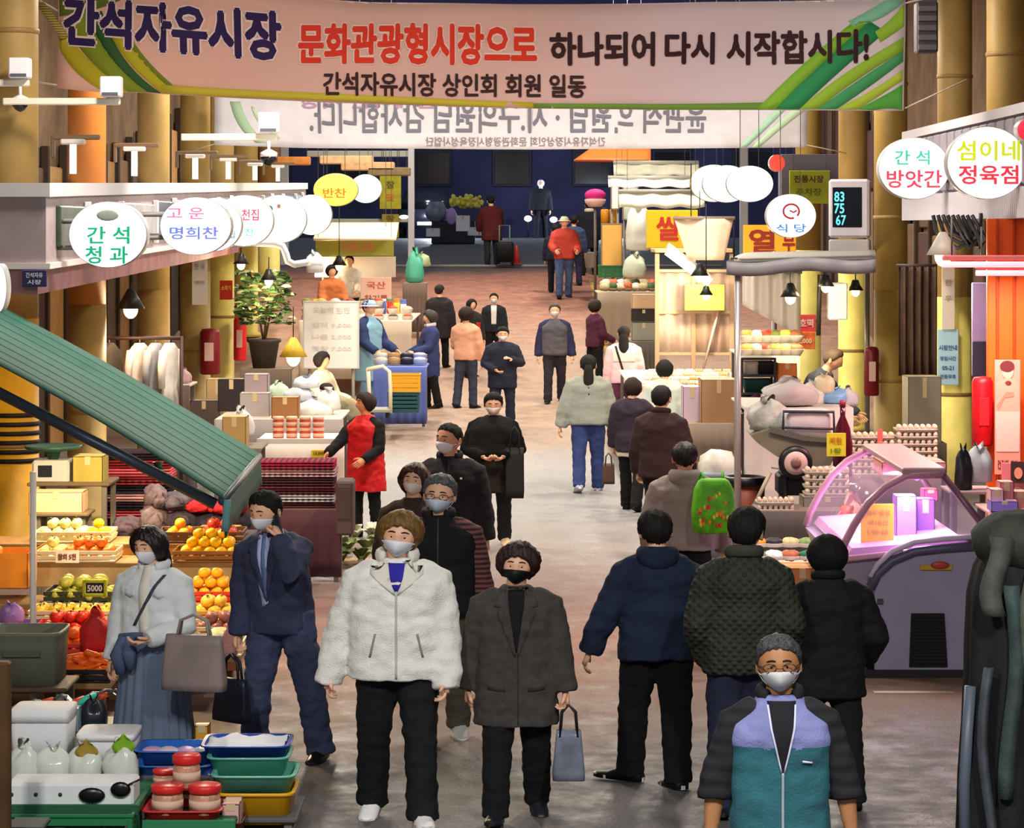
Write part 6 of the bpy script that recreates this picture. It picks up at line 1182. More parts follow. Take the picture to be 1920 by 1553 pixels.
mb = MB(); mb.ball((-.5, -.1, .95), (.34, .3, .32), 14, 10, lambda q: 1 + .15 * noise.noise(q * 3)); mb.build('grey_bundle', M('#7d8a9a', .5, var=.3), t); mb = MB(); mb.ball((-.05, -.32, .82), (.17, .12, .26), 12, 8, lambda q: 1 + .12 * noise.noise(q * 3)); mb.build('lilac_bag', M('#b89ad2', .5), t)
for k, (px, y) in enumerate([(868, 428), (890, 436), (812, 438)]): carton('white foam box on the dark street floor, %s' % ('beside the trolley', 'nearest the red coat', 'under the car front')[k], px, y + 6, 74 + 2 * k, 26, 16 + 14 * (k == 0), .3, M('#d8dce8', .7))
t = T_('shopping_trolley', 'black shopping trolley beside the dark red coat', 'trolley', 946, 498, 63.2); s_ = 63.2 / F; mb = MB(); mb.loft([ring((0, 0, z), w_, .2, 16, 5) for z, w_ in ((.08, .2), (.5, .23), (.56, .2))]); mb.build('trolley_bag', M('#14171a', .6), t); mb = MB(); mb.tube([(-.12, .15, .1), (-.12, .15, .95), (.12, .15, .95), (.12, .15, .1)], .02, 7); mb.build('handle', M('#6a8a7a', .5), t)
for q in (-1, 1): mb = MB(); mb.lathe([(.02, -.02), (.07, -.02), (.075, 0), (.07, .02), (.02, .02)], n=12); w_ = mb.build('wheel', M('#222222', .6), t); w_.rotation_euler = (0, R(90), 0); w_.location = (q * .2, .05, .076)
t = T_('traffic_cone', 'small red cone right of the shopping trolley', 'cone', 968, 495, 63.4); mb = MB(); mb.box((0, 0, .015), (.28, .28, .03), .006); mb.build('base', M('#8a2a22', .6), t); mb = MB(); mb.lathe([(.1, .03), (.03, .42), (.02, .44)], n=14); mb.build('cone_body', M('#c8382c', .5), t)
for k, (px, y) in enumerate([(990, 410), (1038, 412)]): 
    t = T_('street_lamp', 'small white street light across the dark street, %s' % ('left', 'right')[k], 'lamp', px, y, 98); mb = MB(); mb.ball((0, 0, 0), (.14, .1, .11), 10, 7); mb.build('globe', glow('#eef2ff', 4), t); mb = MB(); mb.tube([(0, 0, -.1), (0, 0, gz(98) - t.location.z)], .035, 6); mb.build('pole', M('#2a2c34', .5), t)
    l = bpy.data.lights.new('street_light', 'POINT'); l.energy = 700; l.color = (.8, .85, 1); l.shadow_soft_size = .2; o = bpy.data.objects.new('street_light', l); COL.objects.link(o); o.parent = t; o.location = (-3 if k == 0 else 2, -9, .6)
# clothes rail and clutter in the left bays
t = thing('clothes_rail', 'dark clothes rail in front of the left columns above the awning', 'rail', (X(245, 31.5), 31.5, 0)); zr = Z(634, 31.5); w = PX(190, 31.5)
mb = MB(); mb.tube([(-w / 2, 0, zr), (w / 2, 0, zr)], .022, 8); mb.build('rail_bar', M('#3a2420', .5), t)
for q in (-1, 1): mb = MB(); mb.tube([(q * w / 2, 0, 0), (q * w / 2, 0, zr + .02)], .022, 8); mb.build('upright', M('#3a2420', .5), t)
for k, (px, c, lab) in enumerate([(168, '#6a3a2a', 'rust coat hanging at the left end of the clothes rail'), (205, '#4a4038', 'brown coat hanging second on the clothes rail'), (262, '#c8b4b0', 'pale pink blouse hanging on the clothes rail'), (292, '#8a8a92', 'grey shirt hanging near the right end of the rail'), (318, '#d0ccc4', 'cream shirt hanging last on the clothes rail')]):
    t = T_('hanging_garment', lab, 'garment', px, 640, 31.5, rnd.uniform(1.0, 1.35), 'garments on the clothes rail'); mb = MB(); mb.loft([ring((0, 0, -z), wx, .05 + .02 * math.sin(z * 9), 18, 3) for z, wx in ((.02, .04), (.06, .11), (.12, .18), (.3, .165), (.55, .17), (.8, .185))]); mb.build('cloth', M(c, .9, var=.15, bump=.4), t)
    for q in (-1, 1): mb = MB(); mb.tube([(q * .16, 0, -.11), (q * .21, 0, -.3), (q * .22, -.01, -.55)], [.05, .045, .04], 9); mb.build('sleeve', M(c, .9, bump=.4), t)
    mb = MB(); mb.tube([(0, 0, -.03), (0, 0, .03), (.02, 0, .05), (.0, 0, .06)], .006, 5); mb.build('hook', M('#888888', .4), t)
table('bench of pale goods under the clothes rail', 268, 356, 722, 33.0, .8, M('#a89c90', .7), skirt=M('#6a5c54', .9))
for px, y, w, h, c, lab in [(290, 720, 40, 30, '#d8d0c8', 'white bundle on the bench under the clothes rail'), (322, 720, 44, 44, '#c8b8b0', 'beige bundle on the bench under the clothes rail'), (344, 718, 30, 26, '#a88a90', 'mauve bundle at the end of the rail bench')]: bag(lab, px, y, 33.3, w, h, M(c, .6, var=.15))
for k, (px, y, w, h, c, lab) in enumerate([(385, 800, 60, 50, '#5a4a44', 'brown box on the floor between left columns'), (410, 800, 40, 90, '#b89a6a', 'tall tan box by the hazard bay')]): carton(lab, px, y, 33.8 + .5 * k, w, h, .35, M(c, .8)); table('low base under the %s' % ('brown box', 'tall tan box')[k], px - w // 2 - 4, px + w // 2 + 4, y + 1, 33.55 + .5 * k, .5, M('#4a423c', .8))
# ---------------------------------------------------------------- right side: fascia, signs
t = thing('shop_fascia', 'mauve-grey corrugated shop fascia above the butcher at the top right', 'canopy', (0, 0, 0))
runbox(MB(), 4.92, 5.15, lambda d: 3.47, lambda d: 4.46, 24.2, 33.2).build('fascia_box', M('#8d8794', .5, var=.1), t); runbox(MB(), 4.86, 5.15, lambda d: 4.42, lambda d: 4.52, 24.15, 33.25).build('top_trim', M('#b3b0b8', .4), t); runbox(MB(), 4.86, 5.15, lambda d: 3.42, lambda d: 3.72, 24.15, 33.25).build('lower_trim', M('#a9a4b0', .4, kind='ribs', bump=.4, bs=3), t)
d = 24.4
while d < 33: mb = MB(); mb.box((4.9, d + .25, 4.07), (.05, .42, .66), .015); mb.build('corrugated_panel', M('#77727e', .5, var=.1), t); d += .5
disc('round sign with teal and red lettering at the right end of the fascia', 1712, 316, 29.8, 67, 58, em=.8, lines=[('간 석', 1708, 296, 66, 28, '#4fb8a4'), ('방앗간', 1712, 336, 104, 34, '#c04058')], arm=.3)
disc('round sign with yellow and red lettering, butcher, nearest on the right', 1848, 306, 25.6, 75, 68, em=.8, lines=[('섬이네', 1850, 283, 118, 38, '#a8b81c'), ('정육점', 1850, 328, 112, 36, '#c02a3e')], arm=.3)
disc('red sign corner at the right edge above the butcher sign', 1922, 244, 25.0, 18, 20, face='#d8203a', em=.7, arm=.2)
def ringmark(t):
    mb = MB(); mb.tube([Vector((.10 * math.cos(a), -.098, .06 + .09 * math.sin(a))) for a in [R(-40 + 330 * i / 22) for i in range(23)]], .014, 6); mb.tube([Vector((-.02, -.098, .07)), Vector((.03, -.098, .045)), Vector((.07, -.098, .07))], .012, 6); mb.build('red_mark', M('#b8283a', .6), t)
disc('small round sign with a red ring mark and blue lettering on the right', 1482, 405, 34.0, 47, 41, em=.85, lines=[('식 당', 1482, 428, 56, 16, '#3f78c0')], arm='hang', extra=ringmark)
disc('blank white round sign overlapping its twin, right side, front one', 1405, 345, 40.0, 44, 34, em=1.1, arm='hang'); disc('blank white round sign half behind its front twin', 1362, 345, 42.5, 46, 35, em=1.1, arm='hang'); disc('white round sign with an olive rim behind the blank pair', 1338, 344, 45.0, 45, 35, em=1.0, rim='#9a9a3c', arm='hang')
disc('small red lit sign beside the blank round pair', 1456, 306, 41.5, 15, 16, face='#d84a3a', em=.6, arm='hang')
board('dark grey sign box above the olive sign', 1462, 1575, 290, 380, 43.4, M('#5a5662', .6), name='sign_box', th=.5, up=1); board('olive green sign with dark lettering behind the clock box', 1480, 1556, 320, 382, 42.9, M('#8a9420', .6, var=.1), th=.06, lines=[('전통시장', 1516, 336, 56, 14, '#3a2a1a'), ('주차장', 1516, 360, 48, 14, '#4a5a10')], up=1)
t = T_('wall_box', 'white wall box with a dark glass front and cyan digits', 'display', 1592, 446, 34.4, R(-12)); w, h = PX(76, 34.4), PX(110, 34.4); mb = MB(); mb.box((0, .12, h / 2), (w, .32, h), .03); mb.build('housing', M('#cfcbd6', .4), t); mb = MB(); mb.box((-.02, -.045, h * .52), (w * .72, .02, h * .68), .01); mb.build('dark_glass', M('#10141a', .1), t)
for k in range(3): letter('%d%d' % (8 - k, 3 + 2 * k), .13, .13, glow('#58d8e0', .9), t, (-.12 if k < 2 else -.1, -.058, h * (.70 - .2 * k)), name='digits')
mb = MB(); mb.box((0, .12, -.12), (w * 1.0, .3, .2), .02); mb.build('lower_box', M('#b8b4b4', .5), t)
t = thing('signal_box', 'dark louvred speaker box on the column at the top right', 'speaker', W(1736, 52, 30.4)); s_ = 30.4 / F; hang(t, (-.1, .1), .2); mb = MB(); mb.box((0, 0, 0), (40 * s_, .25, 96 * s_), .02); mb.build('housing', M('#2c2a30', .5), t)
for k in range(5): mb = MB(); mb.box((0, -.13, (-38 + 18 * k) * s_), (34 * s_, .02, 10 * s_), .004); mb.build('louvre', M('#454248', .5), t)
# orange partition, posters
t = thing('orange_partition', 'bright orange partition wall of the butcher shop at the right edge', 'partition', (X(1895, 26.2), 26.2, 0)); w = PX(90, 26.2)
mb = MB(); mb.box((0, 0, Z(410, 26.2) / 2), (w, .08, Z(410, 26.2)), .01); mb.build('panel', M('#e8621a', .5, var=.06), t)
for k in (-.6, .1, .75): mb = MB(); mb.box((k * w / 2, -.05, Z(410, 26.2) / 2), (.025, .03, Z(410, 26.2)), .004); mb.build('seam_strip', M('#b8430c', .5), t)
t = T_('person_poster', 'pale pink advertising poster of a posing person on the orange partition', 'poster', 1889, 890, 25.9); w, h = PX(48, 25.9), PX(215, 25.9); mb = MB(); mb.box((0, 0, h / 2), (w, .015, h), .003); mb.build('sheet', M('#e09a84', .6, var=.06), t)
def flat(t, name, poly, c, y=-.012): mb = MB(); mb.prism(poly, y, y + .004); mb.build(name, M(c, .7), t)
E_ = lambda cx, cz, rx, rz, n=18: [(cx + rx * math.cos(2 * math.pi * j / n), cz + rz * math.sin(2 * math.pi * j / n)) for j in range(n)]
flat(t, 'printed_head', E_(0, h * .90, .055, .075), '#e8b49a', -.014); flat(t, 'printed_hair', E_(-.005, h * .945, .07, .055), '#5a2a2a', -.017); flat(t, 'printed_torso', [(-.12, h * .55), (.12, h * .55), (.11, h * .8), (.03, h * .84), (-.03, h * .84), (-.11, h * .8)], '#e3a48c', -.013); flat(t, 'printed_arm', [(-.11, h * .6), (-.02, h * .72), (.06, h * .72), (.06, h * .68), (-.03, h * .67), (-.09, h * .56)], '#d08a70', -.016); flat(t, 'printed_trousers', [(-.11, h * .2), (.11, h * .2), (.12, h * .55), (-.12, h * .55)], '#e8c0b0', -.013); flat(t, 'printed_chin_mark', E_(.005, h * .80, .03, .02), '#6a3030', -.018)
letter('건강한 고기', w * .8, .09, M('#5a2a2a', .6), t, (0, -.012, h * .09))
board('smaller pink poster of two faces at the right edge, low', 1878, 1925, 868, 935, 25.4, M('#d87a86', .6), name='poster', th=.012, lines=[('한우', 1900, 920, 30, 14, '#f0d0c0')])
t = T_('face_poster', 'small round portrait print above the low pink poster', 'poster', 1908, 905, 25.35); mb = MB(); mb.box((0, 0, .1), (.13, .012, .2), .002); mb.build('sheet', M('#3a2a28', .6), t); flat(t, 'printed_head', E_(.005, .09, .04, .055), '#e09a80', -.014)
ext('bright red padded extinguisher cover beside the posters', 1842, 706, 836, 40, 26.02, '#c0101a'); ext('dark red extinguisher cover left of the tan column', 1634, 650, 742, 28, 35.75, '#70101a')
board('pale blue paper notice on the yellow right column', 1758, 1797, 618, 722, 33.33, M('#a8cfe6', .7), name='paper_notice', th=.01, lines=[('시장안내', 1777, 652, 34, 10, '#3a6a9a'), ('영업시간', 1777, 672, 30, 8, '#4a7aa8'), ('09-21', 1777, 690, 22, 8, '#3a6a9a'), ('연중무휴', 1777, 706, 30, 8, '#4a7aa8')]); board('long white strip notice above the blue notice', 1766, 1790, 500, 618, 33.3, M('#d9cfc8', .7), name='paper_notice', th=.01, lines=[('한', 1778, 530, 14, 12, '#a89890'), ('우', 1778, 560, 14, 12, '#a89890')])
board('lavender shop door panel left of the orange partition', 1822, 1862, 530, 705, 27.0, M('#9a90c0', .5), name='door_panel', cat='panel', th=.05); board('dark blue cloth hanging at the lavender panel', 1824, 1858, 640, 706, 26.6, M('#23283c', .8), name='hanging_cloth', cat='cloth', th=.04)
# red neon tubes
for k, (x0, x1, y) in enumerate([(1768, 1940, 496), (1830, 1940, 512)]):
    dd = 24.6 + .8 * k
    t = thing('pink_tube_lamp', 'glowing pink-red tube lamp over the butcher case, %s' % ('upper long one', 'lower short one')[k], 'lamp', W((x0 + x1) / 2, y, dd)); w = PX(x1 - x0, dd); mb = MB(); mb.tube([(-w / 2, 0, 0), (w / 2, 0, 0)], .028, 10); mb.build('tube', glow('#ff7a80', 3.2), t); mb = MB(); mb.box((0, .02, .06), (w, .07, .05), .01); mb.build('batten', M('#c86a6a', .5), t)
    for q in (-1, 1): mb = MB(); mb.tube([(q * w * .4, .02, .08), (q * w * .4, .02, .44)], .01, 6); mb.build('hanger', M('#555555', .5), t)
    l = bpy.data.lights.new('tube_light', 'AREA'); l.shape = 'RECTANGLE'; l.size = w; l.size_y = .06; l.energy = 60; l.color = (1, .45, .45); o = bpy.data.objects.new('tube_light', l); COL.objects.link(o); o.parent = t; o.location = (0, 0, -.05)
t = T_('cable_bundle', 'dark cable bundle and lamp brackets under the right fascia', 'cable', 1795, 480, 27.5); mb = MB()
for k in range(9): a = k * .7; mb.tube([(-.25 + .05 * k, 0, .42), (-.2 + .06 * k, -.04 * (k % 3), .2 + .04 * math.sin(a)), (.0 + .03 * k, .0, .08 + .05 * (k % 4)), (.25, .05, .2 + .03 * k)], .022, 6)
mb.build('cables', M('#17171c', .6), t)
lamp('white work lamp shade on a bracket under the right fascia', 1768, 482, 27.0, '#fff0dc', 50, .17, .36, shade='#c8c4bc', em=4)
mb = MB(); t = thing('cloth_drape', 'dark brown cloth curtains between the right columns', 'curtain', (X(1724, 34.6), 34.6, 0)); mb.slab(lambda u, v: Vector(((u - .5) * PX(78, 34.6), .05 * math.sin(u * 34), Z(500, 34.6) * (1 - v) + Z(705, 34.6) * v)), 40, 4, (0, .01, 0)); mb.build('curtain', M('#4f3d34', .9, var=.25, vs=3), t); mb = MB(); mb.tube([(-.3, 0, Z(498, 34.6)), (.3, 0, Z(498, 34.6))], .02, 8); mb.build('rail', M('#3a3030', .5), t)
carton('tall grey-tan cabinet box under the brown curtains', 1728, 830, 32.4, 62, 125, .5, M('#8a8474', .7)); table('low base under the grey-tan cabinet', 1690, 1775, 831, 32.1, .7, M('#5a5044', .7), skirt=M('#5a5044', .9))
# ---------------------------------------------------------------- butcher display case
D0, D1 = 19.7, 21.95
t = thing('display_case', 'curved glass butcher display case with purple light and a grey end panel', 'display case', (0, 0, 0)); cx = lambda p: [(X(a, D0), Z(b, D0)) for a, b in p]
BODY = cx([(1640, 1262), (1640, 1110), (1652, 1082), (1680, 1055), (1725, 1038), (1832, 1030), (1836, 1262)]); BODY = [(x, max(.02, z)) for x, z in BODY]
mb = MB(); mb.prism(BODY, D0, D0 + .05); mb.build('end_panel', M('#8f8aa4', .45, var=.04), t)
mb = MB(); mb.prism([(x, max(.1, z)) for x, z in cx([(1592, 1262), (1592, 1110), (1580, 1070), (1572, 1052), (1832, 1040), (1836, 1262)])], D0 + .06, D1); mb.build('cabinet', M('#8a8092', .45), t)
mb = MB(); mb.prism([(x, max(0, z)) for x, z in cx([(1618, 1278), (1618, 1256), (1836, 1256), (1836, 1278)])], D0 - .03, D1); mb.build('plinth', M('#15151a', .6), t)
mb = MB(); mb.prism(cx([(1704, 1250), (1708, 1150), (1770, 1150), (1776, 1250)]), D0 - .02, D0 + .02); vent = mb.build('vent_grille', M('#07070a', .3), t)
for k in range(7): mb = MB(); mb.box((X(1740, D0), D0 - .025, Z(1240 - 13 * k, D0)), (PX(58, D0), .012, PX(5, D0)), .002); mb.build('vent_slat', M('#101014', .4), vent)
arc = cx([(1632, 1100), (1645, 1076), (1672, 1052), (1715, 1034), (1770, 1028), (1832, 1024)]); mb = MB(); mb.tube([Vector((x, D0 - .01, z)) for x, z in arc], .035, 8); mb.build('bumper_rail', M('#55506a', .4), t); mb = MB(); mb.tube([Vector((x, D0 - .01, z + .07)) for x, z in arc], .022, 8); mb.build('upper_rail', M('#c8b8d0', .3), t)
mb = MB(); mb.box((X(1755, D0), D0 - .01, Z(1064, D0)), (PX(60, D0), .02, PX(10, D0)), .004); mb.build('brand_plate', M('#b8902a', .4), t); mb = MB(); mb.ball((X(1762, D0), D0 - .02, Z(1060, D0)), (.07, .01, .03), 10, 6); mb.build('red_oval', M('#a83a2a', .4), t); mb = MB(); mb.box((X(1650, D0), D0 - .01, Z(1128, D0)), (.045, .02, .04), .006); mb.build('lock', M('#4a4450', .4), t)
curve = cx([(1574, 1050), (1584, 1020), (1602, 985), (1628, 945), (1660, 915), (1700, 893), (1768, 890)]); back = cx([(1768, 890), (1842, 985), (1812, 1026)])
GL = M('#e8c8f0', .05, alpha=.16); mb = MB(); n = len(curve); mb.loft([[Vector((x, y, z)) for x, z in curve] + [Vector((x, y, z - .012)) for x, z in curve[::-1]] for y in (D0 + .03, D1)], smooth=True); mb.build('curved_glass', GL, t)
mb = MB(); mb.prism(curve + back[1:], D0 + .02, D0 + .03); mb.build('end_glass', GL, t)
for nm, pts, r, c in (('front_frame', curve, .03, '#c08aa0'), ('rear_frame', back, .028, '#7a5060')):
    for y in (D0 + .02, D1): mb = MB(); mb.tube([Vector((x, y, z)) for x, z in pts], r, 8); mb.build(nm, M(c, .3), t)
mb = MB(); mb.tube([Vector((x, D0 + .01, z)) for x, z in cx([(1812, 1026), (1700, 1036), (1574, 1050)])], .022, 8); mb.build('sill_rail', M('#d8a0c0', .3), t)
mb = MB(); mb.prism(cx([(1590, 1044), (1600, 1030), (1812, 1014), (1812, 1024)]), D0 + .06, D1); mb.build('display_deck', M('#d8a0d8', .4), t)
mb = MB(); mb.box((X(1733, D0), (D0 + D1) / 2, Z(884, D0)), (PX(82, D0), D1 - D0, .05), .01); mb.build('top_shelf', M('#b08890', .4), t)
mb = MB(); mb.tube([Vector((X(1725, D0), D0 + .15, Z(900, D0))), Vector((X(1725, D0), D1 - .1, Z(900, D0)))], .022, 8); mb.build('inner_tube_lamp', glow('#d868ff', 3), t)
l = bpy.data.lights.new('case_light', 'AREA'); l.shape = 'RECTANGLE'; l.size = .12; l.size_y = 1.9; l.energy = 60; l.color = (.95, .68, 1); o = bpy.data.objects.new('case_light', l); COL.objects.link(o); o.location = (X(1722, D0), (D0 + D1) / 2, Z(906, D0))
board('yellow printed sheet inside the glass case', 1614, 1676, 945, 1018, D0 + .35, M('#f7d022', .6), name='yellow_sheet', th=.012, lines=[('한우 등심', 1646, 962, 44, 11, '#d8a21a'), ('국내산', 1646, 980, 40, 10, '#d8a21a'), ('1등급', 1646, 998, 40, 10, '#d8a21a')])
for k, (px, y, w, h, c, lab) in enumerate([(1696, 1020, 38, 92, '#b084d8', 'tall lilac box inside the glass case, left'), (1732, 1018, 34, 84, '#8a58b8', 'purple box inside the glass case, right'), (1742, 938, 26, 22, '#c84a78', 'pink pack on the inner shelf of the case')]): carton(lab, px, y, D0 + .7 + .2 * k, w, h, .2, M(c, .5))
for k in range(6): t2 = T_('meat_pack', 'pink meat pack on the deck of the glass case', 'meat', 1606 + 36 * k, 1034 - 2.6 * k, D0 + .22 + .1 * (k % 2), 0, 'meat packs in the case'); mb = MB(); mb.loft([ring((0, 0, z), .06 * k_, .09 * k_, 16, 6) for z, k_ in ((0, .85), (.02, 1), (.025, 1))]); mb.build('foam_tray', M('#e8d8e8', .6), t2); mb = MB(); mb.ball((0, 0, .025), (.05, .075, .02), 10, 6); mb.build('meat', M('#b8485a', .5, var=.25, vs=20), t2)
table('narrow shelf carrying boxes right of the glass case', 1852, 1940, 958, 22.4, .7, M('#c8a0a0', .6), skirt=M('#b89098', .8))
for k, (px, y, w, h, c) in enumerate([(1866, 956, 24, 40, '#d8a8a8'), (1884, 956, 26, 54, '#c87a7a'), (1908, 956, 30, 36, '#d8908a'), (1880, 958, 50, 20, '#8a78c8')]): carton('%s box on the shelf right of the glass case' % ('pale pink', 'red-banded', 'coral', 'low blue-violet')[k], px, y, 22.5 + .1 * (k % 3) - (.06 if k == 3 else 0), w, h, .2, M(c, .5))
bag('grey and white shopping bag hanging right of the egg trays', 1835, 905, 23.2, 50, 70, M('#b8bcc4', .5)); bag('black plastic bag hanging left of the shopping bag', 1806, 920, 23.1, 34, 80, M('#1c1c22', .4)); table('small shelf for shopping bags behind the glass case', 1780, 1870, 921, 23.0, .5, M('#9a8488', .6))
carton('pink paper-covered carton on top of the glass case', 1705, 886, 20.9, 120, 24, .5, M('#dc9a8c', .7))
bag('orange plastic sack left of the glass case', 1588, 1049, 22.95, 74, 92, M('#e8541c', .4, var=.15)); bag('pink-white plastic sheet bundle above the orange sack', 1598, 1042, 23.25, 84, 108, M('#e8a89c', .4))
# dark tarp at right edge
t = thing('draped_cover', 'dark olive rain cover draped over a tall rack at the right edge', 'cover', (X(1900, 13.6), 13.6, 0)); H_ = Z(962, 13.6); mb = MB(); n = 48; rings = []
for i in range(15):
    u = i / 14; z = H_ * (1 - u); w = (.02, .13, .20, .23, .235, .24, .24, .245, .25, .26, .27, .275, .28, .285, .28)[i]; rings.append([Vector(((w + .022 * u ** .5 * math.sin(j * 2 * math.pi * 9 / n + u * 2)) * math.cos(2 * math.pi * j / n), (w * .9 + .022 * u ** .5 * math.cos(j * 2 * math.pi * 7 / n)) * math.sin(2 * math.pi * j / n), z + (.0 if u < .98 else 0))) for j in range(n)])
mb.loft(rings); mb.build('cover', M('#15171a', .7, var=.35, vs=4, bump=.4, bs=20), t)
mb = MB(); mb.ball((.02, -.03, H_ - .14), (.235, .22, .16), 22, 12, lambda q: 1 + .12 * noise.noise(q * 3)); mb.build('hood', M('#343a30', .8, var=.3, vs=6, bump=.4, bs=30), t)
for k, (x0, x1, z0, z1, c) in enumerate([(-.10, -.02, .82, .25, '#3a4a48'), (-.19, -.08, .95, .74, '#484e48'), (.0, .09, .9, .55, '#55594e'), (-.20, -.15, .6, .05, '#40464e')]):
    mb = MB(); mb.slab(lambda u, v: Vector((x0 + (x1 - x0) * u + .03 * math.sin(v * 5 + k), -.25 - .03 * math.sin(u * math.pi) - .02 * v - .012, H_ * (z0 + (z1 - z0) * v))), 6, 8, (0, .02, 0)); mb.build('fold_flap', M(c, .7, var=.3, vs=8, bump=.3), t)
mb = MB(); mb.tube([(-.26, -.1, .02), (-.27, -.12, .5), (-.24, -.12, 1.0)], .03, 8); mb.build('edge_piping', M('#55606e', .4), t)
# ---------------------------------------------------------------- right stalls
# egg trays
def egg_tray(label, px, y, d, wpx, grp):
    t = T_('egg_tray', label, 'egg tray', px, y, d, 0, grp); w = PX(wpx, d); n = 7; mb = MB(); mb.loft([ring((0, 0, z), w / 2 * k, .16 * k, 20, 8) for z, k in ((0, .96), (.022, 1), (.028, 1))]); mb.build('pulp_tray', M('#b9b2a8', .9, bump=.3), t)
    mb = MB()
    for i in range(n):
        for j in range(2): mb.ball((-w / 2 + w * (i + .5) / n, -.13 + .06 * j, .045), (w / n * .40, w / n * .40, .030), 8, 6)
    o = mb.build('eggs', M('#ded6cc' if grp.startswith('w') else '#d8c0a8', .5), t); o['kind'] = 'stuff'; return t
table('stand holding the tall egg tray stacks', 1585, 1765, 892, 25.4, .5, M('#6a6058', .7), skirt=M('#5a5450', .9))
ORD = ['lowest', 'second', 'third', 'fourth', 'fifth', 'sixth', 'seventh', 'topmost']
for k in range(6): egg_tray('egg tray in the left tall stack, %s layer' % ORD[k], 1632, 891 - 13.6 * k, 25.6, 84, 'egg trays in the left tall stack')
for k in range(7): egg_tray('egg tray in the right tall stack, %s layer' % ORD[k], 1716, 890 - 13.6 * k, 25.62, 78, 'egg trays in the right tall stack')
table('lower stand holding the short egg stacks', 1420, 1600, 958, 24.2, .6, M('#6a6058', .7), skirt=M('#504a48', .9))
for k in range(4): egg_tray('egg tray in the short stack by the grey barrow, %s layer' % ORD[k], 1548, 928 - 13.4 * k, 24.75, 84, 'egg trays in the short stack')
for k in range(2): egg_tray('egg tray on the low stand left end, %s layer' % ORD[k], 1452, 958 - 13 * k, 24.4, 70, 'egg trays on the low stand')
carton('grey box under the short egg stack', 1548, 958, 24.72, 92, 29, .36, M('#8a8078', .7))
t = T_('red_strap', 'red strap tied over the left tall egg stack', 'strap', 1650, 892, 25.35); mb = MB(); mb.box((0, 0, PX(44, 25.35)), (.05, .006, PX(86, 25.35)), .001); mb.build('band', M('#d86a64', .6), t); mb = MB(); mb.ball((0, -.005, PX(60, 25.35)), (.035, .012, .025), 8, 6); mb.build('knot', M('#c85a54', .6), t)
# motor barrow
t = thing('grey_barrow', 'grey scooter-like hand barrow with a black wheel loaded with a white box', 'barrow', W(1485, 955, 26.0)); s_ = 26.0 / F
Q = lambda px, y: ((px - 1485) * s_, (955 - y) * s_)
mb = MB(); mb.prism([Q(*p_) for p_ in ((1404, 812), (1440, 800), (1500, 818), (1556, 822), (1560, 850), (1550, 868), (1500, 872), (1452, 852), (1420, 830))], -.3, .3); me_ = mb.build('barrow_shell', M('#6e6a58', .35, var=.12, vs=3), t)
mb = MB(); mb.prism([Q(*p_) for p_ in ((1436, 806), (1500, 822), (1556, 826), (1556, 818), (1500, 812), (1440, 796))], -.33, .33); mb.build('rim', M('#55544c', .4), t)
for nm, r0, r1, c in (('tyre', .11, .155, '#16161a'), ('wheel_rim', .05, .112, '#c8a8a4'), ('hub', .01, .05, '#7a5a5a')):
    mb = MB(); hw = {'tyre': .05, 'wheel_rim': .056, 'hub': .068}[nm]; mb.lathe([(r0, -hw), (r1, -hw), (r1 + .01, 0), (r1, hw), (r0, hw)], n=28); o = mb.build(nm, M(c, .4), t); o.rotation_euler = (R(90), 0, 0); x_, z_ = Q(1484, 862); o.location = (x_, -.36, z_)
mb = MB(); [mb.box((Q(px, 900)[0], -.1, Q(0, 922)[1]), (.04, .5, .42), .01) for px in (1466, 1510)]; mb.box((0, -.1, Q(0, 905)[1]), (.32, .4, .2), .02); mb.build('stand_frame', M('#141216', .5), t)
mb = MB(); mb.tube([Vector((Q(1440, 872)[0], -.34, Q(0, 870)[1])), Vector((Q(1560, 888)[0], -.34, Q(0, 888)[1]))], .014, 7); mb.tube([Vector((Q(1438, 890)[0], -.34, Q(0, 880)[1])), Vector((Q(1405, 950)[0], -.34, Q(0, 948)[1]))], .02, 7); mb.build('push_bar', M('#a8a290', .4), t)
t2 = T_('cargo_box', 'white cargo box strapped on the grey barrow', 'box', 1508, 828, 26.0, R(4)); mb = MB(); w, h = PX(92, 26), PX(60, 26); mb.loft([ring((0, 0, z), w / 2 * k, .25, 20, 6) for z, k in ((0, .98), (h * .9, 1), (h, .94))]); mb.build('box_body', M('#d6d2d8', .5, var=.05), t2)
mb = MB(); mb.tube([(-w / 2 - .02, -.26, 0), (-w / 2 - .01, -.26, h), (w / 2, -.26, h * .98), (w / 2 + .01, -.26, 0)], .016, 7); mb.tube([(-w / 2, -.265, h * .5), (w / 2, -.265, h * .45)], .012, 7); mb.build('frame_rail', M('#33333a', .4), t2)
bag('grey-white netted sack on the front of the barrow', 1440, 808, 26.0, 76, 62, M('#a8aaa4', .6, var=.25, bump=.6, bs=40)); bag('white bulging sack behind the cargo box', 1480, 760, 27.2, 110, 50, M('#c9ccc8', .5)); table('bench behind the barrow with sacks and bags', 1395, 1600, 764, 27.0, 1.6, M('#c8c4bc', .6), skirt=M('#cfccc6', .9))
for px, y, w, h, c, lab in [(1525, 760, 50, 46, '#d8dcd4', 'pale mint plastic bag right of the white sack'), (1566, 756, 56, 30, '#7fb4e0', 'bright blue plastic bag on the bench'), (1590, 762, 40, 36, '#c8d0d8', 'pale grey plastic bag at the bench end'), (1545, 738, 40, 36, '#dcd4b0', 'cream sack behind the blue bag')]: bag(lab, px, y, 27.6, w, h, M(c, .35, var=.1))
